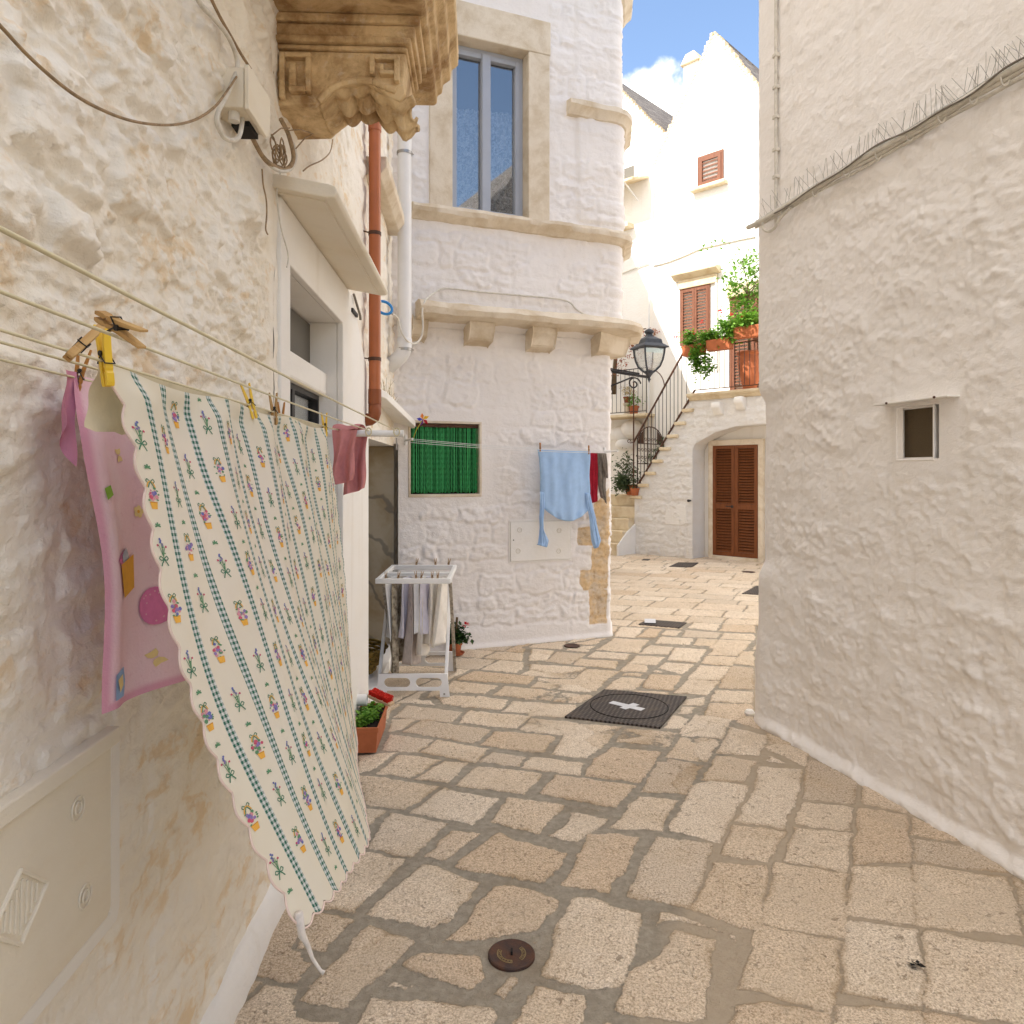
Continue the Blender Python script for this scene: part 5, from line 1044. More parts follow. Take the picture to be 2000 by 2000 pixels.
# the strip folded back over the line and the drawstring at the near corner
G=np.zeros((60,16,3))
for i in range(60):
    for j in range(16):
        u=i/59*1.0; v=j/15; s=u*CW_; Y=1.124+1.631*u; G[i,j]=[-.588-.0437*Y-.004-.014*v+.006*math.sin(v*7+u*30)*v,Y+.007*math.sin(v*11)*(1-u)**8-.010*v*(1-u)**8,ZL-.002-v*(.105+.006*abs(math.sin(u*70)))]
b=MB(); b.grid(G); b.build('folded_back_hem',pm('cream_cotton_reverse',(.70,.63,.46),.95,.08,12,.1),tcl,smooth='all')
edge=np.array([cloth(np.array(-.009*(abs(math.sin(v*math.pi*15))-.5)),np.array(v)) for v in np.linspace(.0,1,150)]); b=MB(); b.tube(edge+np.array([.002,0,0]),.0022,5)
edge=np.array([cloth(np.array(u),np.array(1.003+.010*(abs(math.sin(u*math.pi*27))-.4))) for u in np.linspace(0,1,180)]); b.tube(edge,.0020,5); b.build('pink_piping',pm('pale_pink_piping',(.78,.62,.55),.9,.05,20,0),tcl,smooth='all')
e0=cloth(np.array(.0),np.array(1.)); b=MB(); P=[e0+np.array([-.002,.0,.03]),e0+np.array([.003,.004,-.012]),e0+np.array([.012,.010,-.035]),e0+np.array([.020,.012,-.06]),e0+np.array([.034,.016,-.085]),e0+np.array([.040,.016,-.089])]
b.tube(P,[.008,.007,.0045,.0035,.003,.0045],7); b.build('drawstring',pm('white_cotton_cord',(.76,.70,.64),.95,.1,60,.3),tcl,smooth='all')
# --- the pink towel behind it (appliqué shapes only)
def towel(u,v):
    u=np.asarray(u,float); v=np.asarray(v,float); Y=1.30+.74*u; T=np.stack([-.727-.0437*Y,Y,0*u+.178],-1)
    Bt=np.stack([-.735+.085*u+.02*np.sin(3*u),1.295+.66*u,-.425-.02*u+0*u],-1); v_=v[...,None]; P=T*(1-v_)+Bt*v_
    x=.011*np.sin(2*math.pi*(2.3*u+.35*v))*sst(0,.2,v)+.030*v*(1-v)*np.cos(5*u)+.010*np.exp(-((u-.05)/.04)**2)*sst(.05,.2,v)
    P=P+np.stack([x,-.012*np.sin(v*8)*(1-u)**6,0*x],-1); P[...,2]+=H; return P
tw=thing('towel','pink towel with yellow bows and patchwork shapes hanging close to the wall','towel',towel(.5,0.))
nu2,nv2=80,80; U,V=np.meshgrid(np.linspace(0,1,nu2),np.linspace(0,1,nv2)); ii,jj=np.meshgrid(np.arange(nu2-1),np.arange(nv2-1)); q=(jj*nu2+ii).ravel()
def towelmat():
    t=NT('pink_towel_cotton'); c=t.co(); k=t.mix(t.ramp(t.noise(c,4,5,.6),.35,.7),(.78,.53,.59),(.81,.62,.66)); k=t.mix(t.ramp(t.noise(c,60,4,.7),.58,.75,0,.35),k,(.60,.29,.37))
    s=t.n('ShaderNodeSeparateXYZ'); t.l(t.co('UV'),s.inputs[0]); ed=t.math('MINIMUM',s.outputs[0],t.math('SUBTRACT',1.,s.outputs[1])); k=t.mix(t.ramp(ed,.012,.035,.6,0),k,(.60,.20,.33))
    return t.fin(k,.95,t.bump(t.noise(c,150,3,.6),.5,.002),.05)
tp=fast_mesh('towel_panel',towel(U,V).reshape(-1,3),np.stack([q,q+1,q+nu2+1,q+nu2],-1),towelmat(),tw,None,np.stack([U,V],-1).reshape(-1,2))
TM={'yellow':(.78,.60,.28),'hot':(.68,.20,.40),'pale':(.72,.42,.50),'redf':(.66,.02,.05),'green':(.25,.42,.06),'greyb':(.44,.46,.55),'sky':(.30,.42,.66),'orange':(.75,.38,.05)}; TK=list(TM); tms=[pm('patch_'+k,v,.95,.05,60,.1) for k,v in TM.items()]
ap=[]; MID=[0]
def app(col,pts):
    cx=sum(p[0] for p in pts)/len(pts); ap.append((MID[0],TK.index(col),[((a-.02)*1.75+.02,c) for a,c in pts]))
def bow(cx,cy,s,rot=0.):
    MID[0]+=1
    for sg in (-1,1): app('yellow',[(cx+x*s*math.cos(rot)-y*s*math.sin(rot),cy+x*s*math.sin(rot)+y*s*math.cos(rot)) for x,y in ((sg*.12,-.25),(sg*.5,-.55),(sg*1.1,-.62),(sg*.98,0),(sg*1.1,.62),(sg*.5,.55),(sg*.12,.25))])
def flower(col,cx,cy,s,mid='yellow'):
    MID[0]+=1
    for k in range(5): a=k*1.2566; app(col,[(cx+s*.6*math.cos(a)+s*.48*math.cos(b_),cy+s*.75*math.sin(a)+s*.6*math.sin(b_)) for b_ in np.linspace(0,6.28,8)[:-1]])
    app(mid,[(cx+s*.3*math.cos(b_),cy+s*.38*math.sin(b_)) for b_ in np.linspace(0,6.28,8)[:-1]])
bow(.10,.235,.019,1.35); bow(.15,.90,.024,1.15); flower('yellow',.155,.42,.016,'orange'); flower('redf',.29,.61,.017,'orange'); MID[0]+=1; app('green',[(.028,.34),(.04,.33),(.045,.36),(.03,.375)])
MID[0]+=1; app('hot',[(.165+.044*math.cos(a),.735+.062*math.sin(a)) for a in np.linspace(0,6.28,22)[:-1]]); app('pale',[(.165+.016*math.cos(a),.745+.012*math.sin(a)) for a in np.linspace(0,6.28,12)[:-1]])
MID[0]+=1; app('greyb',[(.245,.64),(.272,.625),(.278,.655),(.30,.648),(.303,.668),(.272,.70),(.25,.685)]); MID[0]+=1; app('sky',[(.03,.90),(.055,.885),(.066,.93),(.058,.975),(.03,.975)]); app('yellow',[(.034,.915),(.05,.905),(.055,.94),(.04,.955)])
MID[0]+=1; app('orange',[(.040,.575),(.115,.555),(.108,.66),(.055,.68)]); app('greyb',[(.05,.545),(.085,.53),(.095,.565),(.055,.575)]); app('hot',[(.035,.56),(.055,.535),(.065,.56),(.045,.585)]); MID[0]+=1; app('pale',[(.215,.80),(.238,.80),(.236,.855),(.222,.87),(.212,.84)]); MID[0]+=1; app('pale',[(.232,.515),(.25,.50),(.262,.54),(.245,.57),(.23,.55)])
MID[0]=[g_ for g_,c_,_ in ap if c_==TK.index('hot')][0]
for k in range(16): a=rg.uniform(0,6.28); r_=rg.uniform(.022,.040); app('pale',[(.165+r_*math.cos(a)+.0022*math.cos(b_),.735+r_*1.4*math.sin(a)+.003*math.sin(b_)) for b_ in np.linspace(0,6.28,7)[:-1]])
pts=np.array([p for _,_,ps in ap for p in ps]); P0=towel(pts[:,0],pts[:,1]); du=towel(pts[:,0]+1e-3,pts[:,1])-P0; dv=towel(pts[:,0],pts[:,1]+1e-3)-P0; nn=np.cross(du,dv); nn/=np.linalg.norm(nn,axis=1)[:,None]; nn*=np.sign(nn[:,0])[:,None]
lay=[]
for i,(_,m_,ps) in enumerate(ap): lay+=[.0012+.0001*i]*len(ps)
P0=P0+nn*np.array(lay)[:,None]; i0=0; grp={}
for g_,m_,ps in ap: grp.setdefault(g_,[]).append((m_,P0[i0:i0+len(ps)])); i0+=len(ps)
for g_,L_ in grp.items():
    mb=MB()
    for m_,q_ in L_: mb.mi=m_; mb.add(q_,[tuple(range(len(q_)))])
    mb.build('applique',tms,tp)
G=np.zeros((10,40,3))
for i in range(10):
    for j in range(40):
        u=i/9; v=j/39; Y=1.268+.034*u; G[i,j]=[-.727-.0437*Y-.016*math.sin(u*3.1)*(.3+v)+.004,Y+.004*math.sin(v*9),ZL+.004-v*(.10+.07*u)]
b=MB(); b.grid(G); b.build('folded_edge',pm('pink_towel_reverse',(.62,.27,.38),.95,.08,30,.2),tw,smooth='all')
# --- rose cloth over the end of the bar
rc=thing('rose_cloth','dusty rose cloth slung over the white clothesline bar','cloth',[-.70,3.05,ZL])
for nm,x0,dx,y0,zb in (('front_fold',-.735,.105,2.97,-.23),('back_fold',-.70,.10,3.045,-.27)):
    G=np.zeros((30,24,3))
    for i in range(30):
        for j in range(24):
            u=i/29; v=j/23; G[i,j]=[x0+dx*u*(1-.25*v)+.012*math.sin(v*5+u*4)*v,y0+(.018*math.sin(u*11+2*v))*(.3+v),ZL+.004+zb*v*(1-.12*u)-.004]
    b=MB(); b.grid(G); b.build(nm,M['rose_fabric'],rc,smooth='all')
b=MB(); G=np.zeros((30,12,3))
for i in range(30):
    for j in range(12):
        u=i/29; a=math.pi*j/11; G[i,j]=[-.735+.105*u+.02*u*(j/11),3.008-.038*math.cos(a),ZL+.002+.022*math.sin(a)+.004*math.sin(u*9)]
b.grid(G); b.build('top_fold',M['rose_fabric'],rc,smooth='all')
# ---------------------------------------------------------------- clothespins
def pin_mesh(mat,name='clothespin',L_=.082,op=.30,parent_loc=(0,0,0)):
    """built along -z with jaws down, in its own axes"""
    o=bpy.data.objects.new(name,None); COL.objects.link(o); OFF[o.name]=np.zeros(3); o.empty_display_size=.05
    for sg in (-1,1):
        b=MB(); pr=[(-.5,.0),(-.5,.0042),(-.44,.0060),(-.30,.0066),(-.26,.0052),(-.22,.0066),(-.10,.0070),(.0,.0076),(.5,.0042),(.5,.0012),(.02,.0012),(-.04,.0018),(-.20,.0008),(-.23,.0026),(-.27,.0026),(-.30,.0006)]
        an=sg*op*.5; P=[]
        for z,x in pr:
            x0=sg*x; zz=z*L_
            if zz>0: x1=x0+sg*op*zz*.55; 
            else: x1=x0+sg*abs(zz)*.035
            P.append((x1,zz))
        if sg<0: P=P[::-1]
        b.prism(P,lambda a,c,h:(a,h,c),-.0052,.0052); b.build('prong',mat,o,bevel=.0008)
    b=MB(); b.tube([(.0,-.0075,.002),(.0,.0075,.002)],.0036,10); b.tube([(.0,.0068,.0),(.0085,.0068,-.012),(.0085,-.0068,-.012),(.0,-.0068,0)],.0010,5); b.tube([(.0,.0060,.0),(-.0085,.0060,-.010),(-.0085,-.0060,-.010),(.0,-.0060,0)],.0010,5); b.build('spring',M['spring'],o,smooth=True)
    return o
PROTO={}
def pin(kind,loc,down,side,label,group='clothespins on the washing lines',scale=1.):
    m={'wood':'peg_wood','amber':'peg_wood_dk','yellow':'peg_yellow'}[kind]
    o=PROTO.get(kind)
    if o is None: PROTO[kind]=o=pin_mesh(M[m])
    elif o.get('label'): o=copy_tree(o)
    z=-Vector(down).normalized(); x=Vector(side)-z*Vector(side).dot(z); x.normalize(); y=z.cross(x)
    o.matrix_world=Matrix.Translation(Vector([float(v) for v in loc]))@Matrix(((x.x,y.x,z.x),(x.y,y.y,z.y),(x.z,y.z,z.z))).to_4x4()@Matrix.Scale(scale,4)
    return tag(o,label,'clothespin',group)
def on_line(k,x): # the point of a line seen at picture column x
    a=LA[k]; Y=a/(-(x-HX)/F-.0437); return line_at(a,Y)
p2=on_line('l2',226); d2_=(px(150,612,p2[1]+.03)-px(294,690,p2[1]-.03)); pin('wood',p2+np.array([.008,-.004,.006]),d2_,(.15,.1,-1),'pale wooden clothespin lying across the line, jaws toward the wall',scale=1.12)
p3=on_line('l3',160); pin('wood',p3+np.array([.004,-.002,.012]),px(105,705,1.0)-px(178,640,1.08),(.5,.1,.6),'pale wooden clothespin tilted down past the line above the pink towel',scale=1.08)
p3=on_line('l3',200); pin('yellow',p3+np.array([.004,.0,.004]),(.10,.02,-1),(.9,-.5,0),'yellow plastic clothespin gripping the near corner of the tablecloth',scale=1.18)
p5=on_line('l5',158); pin('amber',p5+np.array([.004,-.01,.006]),(-.22,.0,-1),(.9,.4,0),'amber stained clothespin on the pink towel',scale=1.05)
for kind,k,x,dn,lb in (('yellow','l3',488,(.25,.1,-1),'yellow clothespin leaning on the tablecloth, halfway along its top edge'),('wood','l3',535,(.06,0,-1),'pale wooden clothespin upright on the tablecloth near the door frame'),('amber','l4',549,(.0,0,-1),'amber clothespin half hidden behind the tablecloth near the door frame'),('yellow','l3',634,(.05,0,-1),'yellow clothespin on the far corner of the tablecloth')):
    p=on_line(k,x); pin(kind,p+np.array([.0,0,.004]),dn,(.85,.5,0),lb,scale=1.1)
# ---------------------------------------------------------------- pipes and cables on the rubble house
def L2(x,y,t=.03): s,z=LW.hit(x,y,t); return LW.w(s,t,z)
def single(name,label,cat,b,mat,off,group=None,smooth=True,bevel=0,solid=0):
    o=b.build(name,mat,None,smooth=smooth,bevel=bevel,solid=solid,off=off); return tag(o,label,cat,group)
dp=thing('drainpipe','terracotta brown drainpipe ending in an elbow between the two doors','drainpipe',LW.w(4.93,.075,2.0))
b=MB(); b.tf=LW.w; b.tube([(4.93,.075,z) for z in (2.10,3.0,4.0,5.2)],.040,20); b.build('pipe',M['copper'],dp,smooth=True)
b=MB(); b.tf=LW.w; b.tube([(4.93,.075,2.13),(4.93,.075,2.06),(4.93,.068,2.035),(4.93,.045,2.018),(4.93,.0,2.012)],.043,18); b.build('elbow',M['copper_dark'],dp,smooth='all')
for z in (2.17,4.02): b=MB(); b.tf=LW.w; b.tube([(4.93,.075,z-.05),(4.93,.075,z+.05)],.0445,20); b.build('coupling',M['copper_dark' if z<3 else 'copper'],dp,smooth=True)
for y in (434,691):
    z=LW.hit(722,y,.075)[1]; b=MB(); b.tf=LW.w; b.tube([(4.93,.075,z-.012),(4.93,.075,z+.012)],.0435,20); b.tube([(4.90,.035,z),(4.86,-.01,z)],.005,6); b.build('clamp',M['brown_metal'],dp,smooth=True)
wp=thing('drainpipe','white plastic drainpipe in the corner beside the grey window','drainpipe',[-.917,6.2,2.7])
b=MB(); b.tube([(-.917,6.2,z) for z in (2.78,4,5,6.7)],.060,20); b.build('pipe',M['pvc'],wp,smooth=True)
b=MB(); b.tube([(-.917,6.2,2.80),(-.917,6.2,2.72),(-.935,6.2,2.67),(-.965,6.2,2.635),(-1.06,6.21,2.56)],.064,18); b.build('elbow',M['pvc'],wp,smooth='all')
for y in (300,683): z=H+(HY-y)/F*6.2; b=MB(); b.tube([(-.917,6.2,z-.012),(-.917,6.2,z+.012)],.066,20); b.tube([(-.855,6.19,z),(-.845,6.22,z)],.006,6); b.build('clamp',M['steel'],wp,smooth=True)
jb=thing('junction_box','painted junction box with cables looping out below the balcony','junction box',LW.w(2.27,0,2.8))
b=MB(); b.tf=LW.w; b.prism([(2.165,2.742),(2.345,2.742),(2.372,2.775),(2.372,2.872),(2.165,2.862)],lambda a,c,h:(a,h,c),-.01,.086); b.build('box',M['plaster_dirty'],jb,bevel=.004)
b=MB(); b.tf=LW.w; b.prism([(2.160,2.735),(2.350,2.735),(2.378,2.770),(2.378,2.878),(2.160,2.868)],lambda a,c,h:(a,h,c),.088,.102); b.build('lid',M['plaster_dirty'],jb,bevel=.003)
b=MB(); b.tf=LW.w; b.tube([(2.20,.045,2.742),(2.20,.045,2.715)],.017,12); b.build('cable_gland',M['cable_white'],jb)
b=MB(); b.tf=LW.w; b.box((2.25,.02,2.726),(2.34,.075,2.7415)); b.build('terminal_block',M['dark'],jb)
def cab(label,pts,r,mat,t=.03,name='wall_cable',cat='cable'): return strand(name,label,cat,[L2(*p) if len(p)==3 else L2(p[0],p[1],t) for p in pts],r,mat)
cab('long sagging dark cable across the top of the rubble wall',[(-60,-10),(0,50),(50,104),(100,150),(150,188),(200,215),(250,234),(300,243),(345,243),(385,232),(420,208),(445,175),(462,150)],.0032,'cable_brown',.07)
cab('painted cable dropping from above into the junction box',[(372,-30),(392,8),(418,36),(442,66),(458,98),(464,128),(455,158),(440,190),(426,218),(424,240),(436,266),(452,274),(466,268),(472,245),(474,222)],.0075,'cable_white',.06)
cab('thin brown cable beside the painted one above the junction box',[(400,-30),(424,22),(446,62),(470,104),(489,134)],.005,'cable_brown',.055)
cab('heavy cable looping from the junction box round the wire coil',[(488,258,.05),(500,283,.05),(515,308,.06),(535,325,.07),(556,331,.08),(569,322,.09),(573,302,.09),(563,262,.06),(548,232,.03)],.0085,'cable_brown')
cab('second pale cable looping under the wire coil',[(492,262,.05),(506,296,.05),(522,318,.06),(546,334,.08),(568,330,.09),(578,306,.09),(572,280,.07)],.0065,'cable_white')
b=MB(); rg=random.Random(6); c=L2(545,300,.07); P=[]
for k in range(120):
    a=k*.42; r_=.030+.014*math.sin(k*.37)+rg.uniform(-.004,.004); P.append(c+np.array([.018*math.sin(a*.53+k*.02),r_*1.1*math.cos(a),r_*math.sin(a)+.012*math.sin(k*.11)]))
b.tube(P,.0028,5)
for (p,q) in (((530,265),(566,250)),((560,255),(612,262)),((612,262),(578,290)),((530,262),(541,292))): b.tube([L2(*p,.07),(L2(*p,.07)+L2(*q,.09))/2+np.array([0,0,.012]),L2(*q,.09)],.0025,5)
single('wire_coil','tangled coil of brown wire hanging at the end of the canopy','wire coil',b,M['cable_brown'],c,None,'all')
cab('thin brown wire end dangling down the plaster edge',[(512,330),(514,360),(520,390),(521,420),(519,447),(523,458)],.0028,'cable_brown',.05)
cab('thin pale wire dropping from the coil past the canopy to the door frame',[(548,336,.02),(541,370,.015),(543,410,.03),(550,450,.03),(560,485,.03),(563,505,.03),(560,522,.03)],.0028,'cable_white')
cab('thin wire running from the corbel to the coil',[(650,272,.03),(645,296,.03),(630,312,.03),(605,324,.03),(592,334,.03)],.003,'cable_brown')
cab('short dark cable hanging behind the canopy end',[(691,575,.03),(697,595,.03),(703,615,.03),(704,625,.03)],.008,'cable_grey')
b=MB(); s_,z_=LW.hit(684,609,.0); b.tf=LW.w; b.box((s_-.06,.0,z_-.012),(s_+.11,.03,z_+.012)); single('cable_bracket','black bracket on the pier beside the terracotta pipe','bracket',b,M['black_metal'],LW.w(s_,0,z_),None,False,.004)
s_,z_=LW.hit(681,936,.018); kp=thing('bell_plate','small dark bell plate on the white pier below the rose cloth','bell plate',LW.w(s_,.016,z_)); b=MB(); b.tf=LW.w; b.prism([(s_-.07,z_-.055),(s_+.02,z_-.055),(s_+.09,z_+.05),(s_-.05,z_+.055)],lambda a,c,h:(a,h,c),.015,.030); b.build('plate',M['dark'],kp,bevel=.003)
b=MB(); b.tf=LW.w; b.box((s_-.035,.031,z_-.045),(s_+.012,.036,z_-.005)); b.build('button',M['steel'],kp)
# blue ring and the white hose that leaves it
c=np.array([-1.005,5.72,H+(HY-601)/F*5.72]); b=MB(); q=np.linspace(0,2*math.pi,28)[:-1]; u=np.array([.86,.2,-.42]); u/=np.linalg.norm(u); v_=np.array([.35,.1,.62]); v_-=u*(u@v_); v_/=np.linalg.norm(v_)
b.tube([c+.063*math.cos(a)*u+.046*math.sin(a)*v_ for a in q],.011,8,closed=True); single('plastic_ring','bright blue plastic ring hanging beside the terracotta pipe','ring',b,M['blue_plastic'],c,None,'all')
B2=lambda x,y,t: BW.w(*[(s,t,z) for s,z in [BW.hit(x,y,t)]][0])
strand('wall_hose','white cable looping under the corbel ledge and along the corner house','cable',[c+np.array([.06,.02,-.045]),px(777,622,6.1),px(784,648,6.1),px(797,667,6.15),px(810,671,6.25),B2(822,660,.34),B2(826,638,.34),B2(825,605,.34),B2(832,585,.30),B2(848,572,.20),B2(870,563,.165),B2(940,570,.155),B2(1020,577,.155),B2(1085,583,.155),B2(1112,590,.155),B2(1128,606,.16),B2(1148,616,.17),B2(1180,624,.20),B2(1212,638,.22)],.0085,'cable_white')
# weeds on the hood, drain stub by the flower box
rg=random.Random(9); b=MB()
for k in range(46):
    s_=rg.uniform(5.6,6.7); p=LW.w(s_,.02+.05*rg.random(),2.30-.17*(s_-5.12)/1.66); h_=rg.uniform(.06,.17); d_=np.array([rg.uniform(-.05,.06),rg.uniform(-.03,.03),h_]); b.tube([p,p+d_*.5+np.array([0,0,.02]),p+d_],[.0022,.0018,.0008],4)
single('dry_weeds','dry grass stems growing on top of the white door hood','weeds',b,pm('dry_stems',(.42,.34,.20),.9,.2,20,0),LW.w(6.2,.03,2.2),None,False)
s_,z_=LW.hit(700,1367,.02); vp=thing('drain_stub','short white drain stub sticking out of the pier beside the flower box','pipe',LW.w(s_,0,z_)); b=MB(); b.tf=LW.w
ring=[(r_,t_) for r_,t_ in ((.036,-.02),(.036,.075),(.031,.075),(.031,.0))]; V=[]; n=24
for r_,t_ in ring:
    for k in range(n): a=2*math.pi*k/n; V.append((s_+r_*math.cos(a),t_,z_+r_*math.sin(a)))
b.add(V,[(i*n+k,i*n+(k+1)%n,(i+1)*n+(k+1)%n,(i+1)*n+k) for i in range(3) for k in range(n)]); b.build('pipe',M['pvc'],vp,smooth=True)
b=MB(); b.tf=LW.w; b.tube([(s_,.018,z_),(s_,.022,z_)],.0308,20); b.build('bore',M['dark'],vp)
# ---------------------------------------------------------------- flower box with a red brush on its rim
fbx=thing('flower_box','terracotta flower box of low green plants against the white pier','flower box',[-.845,4.47,.012])
def fbpt(a,c,z): return LW.w(4.47+c,.10+a,z)
b=MB(); b.tf=fbpt; o_=[(-.078,-.21),(.078,-.21),(.078,.21),(-.078,.21)]; V=[]
lev=[(.0,1.),(.125,1.13),(.125,1.20),(.155,1.22),(.155,1.10),(.118,1.07)]
for z,k in lev: V+=[(a*k,c*(1+(k-1)*.5),z+.012) for a,c in o_]
b.add(V,[(3,2,1,0)]+[(4*i+j,4*i+(j+1)%4,4*i+4+(j+1)%4,4*i+4+j) for i in range(5) for j in range(4)]); b.build('box',M['terracotta'],fbx,bevel=.004)
b=MB(); b.tf=fbpt; b.add([(a*1.1,c*1.04,.138) for a,c in o_],[(0,1,2,3)]); b.build('soil',M['soil'],fbx)
rg=random.Random(14); b=MB(); 
for (a,c,h,n) in ((-.02,-.12,.015,90),(.0,-.03,.02,80),(.02,.07,.025,90),(-.01,.13,.015,50),(.0,.0,.0,60)): foliage(b,fbpt(a,c,.15+h),(.05,.055,.045),n,.036,rg,9,.1,.85,.5)
b.build('foliage',M['leaf_bright'],fbx)
br=thing('scrubbing_brush','red bristled wooden brush resting on the flower box rim','brush',fbpt(.02,.20,.172)); e1_=np.array([.78,-.50,-.16]); e1_/=np.linalg.norm(e1_); e2_=np.array([.50,.80,.12]); e2_-=e1_*(e1_@e2_); e2_/=np.linalg.norm(e2_); e3_=np.cross(e1_,e2_); c=fbpt(.045,.235,.182)
bt=lambda a,d_,h: c+e1_*a+e2_*d_+e3_*h
b=MB(); b.tf=bt; b.prism([(-.10,-.022),(-.075,-.033),(.075,-.033),(.10,-.022),(.10,.022),(.075,.033),(-.075,.033),(-.10,.022)],lambda a,d_,h:(a,d_,h),0,.018); b.build('brush_back',M['pale_wood'],br,bevel=.004)
b=MB(); b.tf=bt
for k in range(420):
    a=rg.uniform(-.082,.082); d_=rg.uniform(-.025,.025); b.tube([(a,d_,.018),(a+rg.uniform(-.005,.005),d_*1.25,.050)],.0028,3)
b.build('bristles',M['red_bristle'],br)
# ---------------------------------------------------------------- the drying rack and its washing
dr_=thing('drying_rack','white folding drying rack hung with small washing in the doorway','drying rack',[-.74,5.8,.0]); TZ=.878; X0,X1,Y0,Y1=-1.005,-.452,5.34,6.16
rack=lambda x,y,z: np.array([x-.02*(y-5.3),y,z])
b=MB(); b.tf=rack
for q in ((X0,X1,Y0,Y0+.03),(X0,X1,Y1-.03,Y1)): b.box((q[0],q[2],TZ-.038),(q[1],q[3],TZ))
for x in (X0,X1-.03): b.box((x,Y0+.031,TZ-.036),(x+.03,Y1-.031,TZ-.002))
b.box((X0+.03,5.72,TZ-.03),(X1-.03,5.75,TZ-.006)); b.build('top_frame',M['white_metal'],dr_,bevel=.005)
for k in range(9):
    y=Y0+.09+k*.08; b=MB(); b.tf=rack; b.tube([(X0+.02,y,TZ-.012),(X1-.02,y,TZ-.012)],.0028,5); b.build('rail',M['white_metal'],dr_)
for (x,ya,yb,m) in ((X0+.012,6.02,5.36,'white_metal'),(X1-.04,6.02,5.36,'white_metal'),(X0+.05,5.40,6.02,'worn_white'),(X1-.005,5.40,6.02,'worn_white')):
    b=MB(); b.tf=rack; hw=.013; P=[(x-hw,ya,TZ-.04),(x+hw,ya,TZ-.04),(x+hw,yb,.01),(x-hw,yb,.01)]
    V=P+[(a,c+.022,d_) for a,c,d_ in P]; b.add(V,[(0,1,2,3),(7,6,5,4),(0,4,5,1),(1,5,6,2),(2,6,7,3),(3,7,4,0)]); b.build('leg',M[m],dr_,bevel=.003)
def slotted(yc):
    bm=bpy.data.curves.new('foot_panel','CURVE'); bm.dimensions='2D'; bm.fill_mode='BOTH'; bm.extrude=.008
    def sp(pts):
        s=bm.splines.new('POLY'); s.points.add(len(pts)-1); s.use_cyclic_u=True
        for p,q in zip(s.points,pts): p.co=(q[0],q[1],0,1)
    W=X1-X0-.01; sp([(0,.0),(.075,.0),(.08,.045),(W-.075,.045),(W-.07,.0),(W,.0),(W-.02,.165),(.02,.165)])
    for cx in (.155,W-.155): sp([(cx+.062*s_+.034*math.cos(a),.102+.034*math.sin(a)) for s_,r_ in ((1,np.linspace(-1.57,1.57,9)),(-1,np.linspace(1.57,4.71,9))) for a in r_])
    tmp=bpy.data.objects.new('tmp',bm); COL.objects.link(tmp); me=bpy.data.meshes.new_from_object(tmp.evaluated_get(bpy.context.evaluated_depsgraph_get())); COL.objects.unlink(tmp); bpy.data.objects.remove(tmp)
    me.name='foot_panel'; V=np.array([v.co[:] for v in me.vertices]); off=OFF[dr_.name]
    for v,p in zip(me.vertices,V):
        tilt=.10*(p[1]) * (1 if yc<5.7 else -1); v.co=[float(k) for k in (rack(X0+.005+p[0],yc+p[2]+tilt,.008+p[1])-off)]
    me.materials.clear(); me.materials.append(M['white_plastic']); o=bpy.data.objects.new('foot_panel',me); COL.objects.link(o); o.parent=dr_; return o
fp_=slotted(5.352); slotted(6.05)
for x in (X0+.045,X1-.045):
    b=MB(); b.tf=rack; b.tube([(x,5.344,.03),(x,5.340,.03)],.008,8); b.build('screw',M['blue_plastic' if x<-.8 else 'steel'],fp_)
def garment(label,zx0,zx1,zyb,mat,seed,y0=5.44,dy=.42,flare=1.25,name='hanging_garment',cat='garment',zt=.03):
    r3=random.Random(seed); xa=(700+.1553*zx0-HX)/F*5.5; xb=(700+.1553*zx1-HX)/F*5.5; xm=(xa+xb)/2; zb=H+(HY-(1080+.1553*zyb))/F*5.5; zb=max(zb,.10); n,m=26,30; G=np.zeros((n,m,3)); p1,p2=r3.uniform(0,6),r3.uniform(0,6); lean=r3.uniform(-.02,.03)
    for i in range(n):
        for j in range(m):
            u=i/(n-1); v=j/(m-1); w_=(xb-xa)*(.30+.36*v)
            G[i,j]=[xm+w_*.85*math.sin(u*9.5+p1+1.3*v)*(.45+.55*v)+.012*math.sin(u*21+p2)+lean*v+.02*(u-.5),y0+dy*(u if j else u*.96)*(1+.10*v)-.03*v+.02*math.sin(v*4+p2),TZ-zt-(TZ-zt-zb)*v*(1-.07*math.sin(u*3.1+p1)**2)]
    b=MB(); b.grid(G); return single(name,label,cat,b,M[mat],[xm,y0,TZ],'washing on the drying rack','all',0,.003)
for a in (('white cotton top hanging nearest the marble jamb',335,430,1120,'white_fabric',1),('long brown floral trousers trailing lowest beside the white top',415,535,1525,'floral_fabric',2),('flared white shirt with lilac shade beside the floral trousers',515,640,1105,'lilac_fabric',3),('long taupe printed trousers in the middle of the rack',590,735,1450,'taupe_fabric',4),('narrow white vest beside the taupe trousers',722,790,1015,'white_fabric',5),('short lilac white top between two pale garments',800,880,1050,'lilac_fabric',6),('sock length cream top hanging below the white vest',745,850,1310,'cream_fabric',7),('gathered cream blouse on the rack toward the street',872,985,1195,'cream_fabric',8),('plain cream top at the street end of the rack',985,1120,1165,'cream_fabric',9)): garment(*a)
for i,(zx,zy) in enumerate(((345,245),(505,258),(725,245),(795,250),(930,245),(998,245))):
    pin('wood',(((700+.1553*zx)-HX)/F*5.36,5.355,TZ+.018),(rnd.uniform(-.25,.25),.1,-1),(.9,.3,0),'small wooden clothespin on the front bar of the drying rack','clothespins on the front bar',.85)
for i,zx in enumerate((733,970,1137)):
    pin('wood',(((700+.1553*zx)-HX)/F*6.15,6.145,TZ+.018),(rnd.uniform(-.2,.2),.1,-1),(.9,.3,0),'small wooden clothespin on the far bar of the drying rack','clothespins on the far bar',.95)
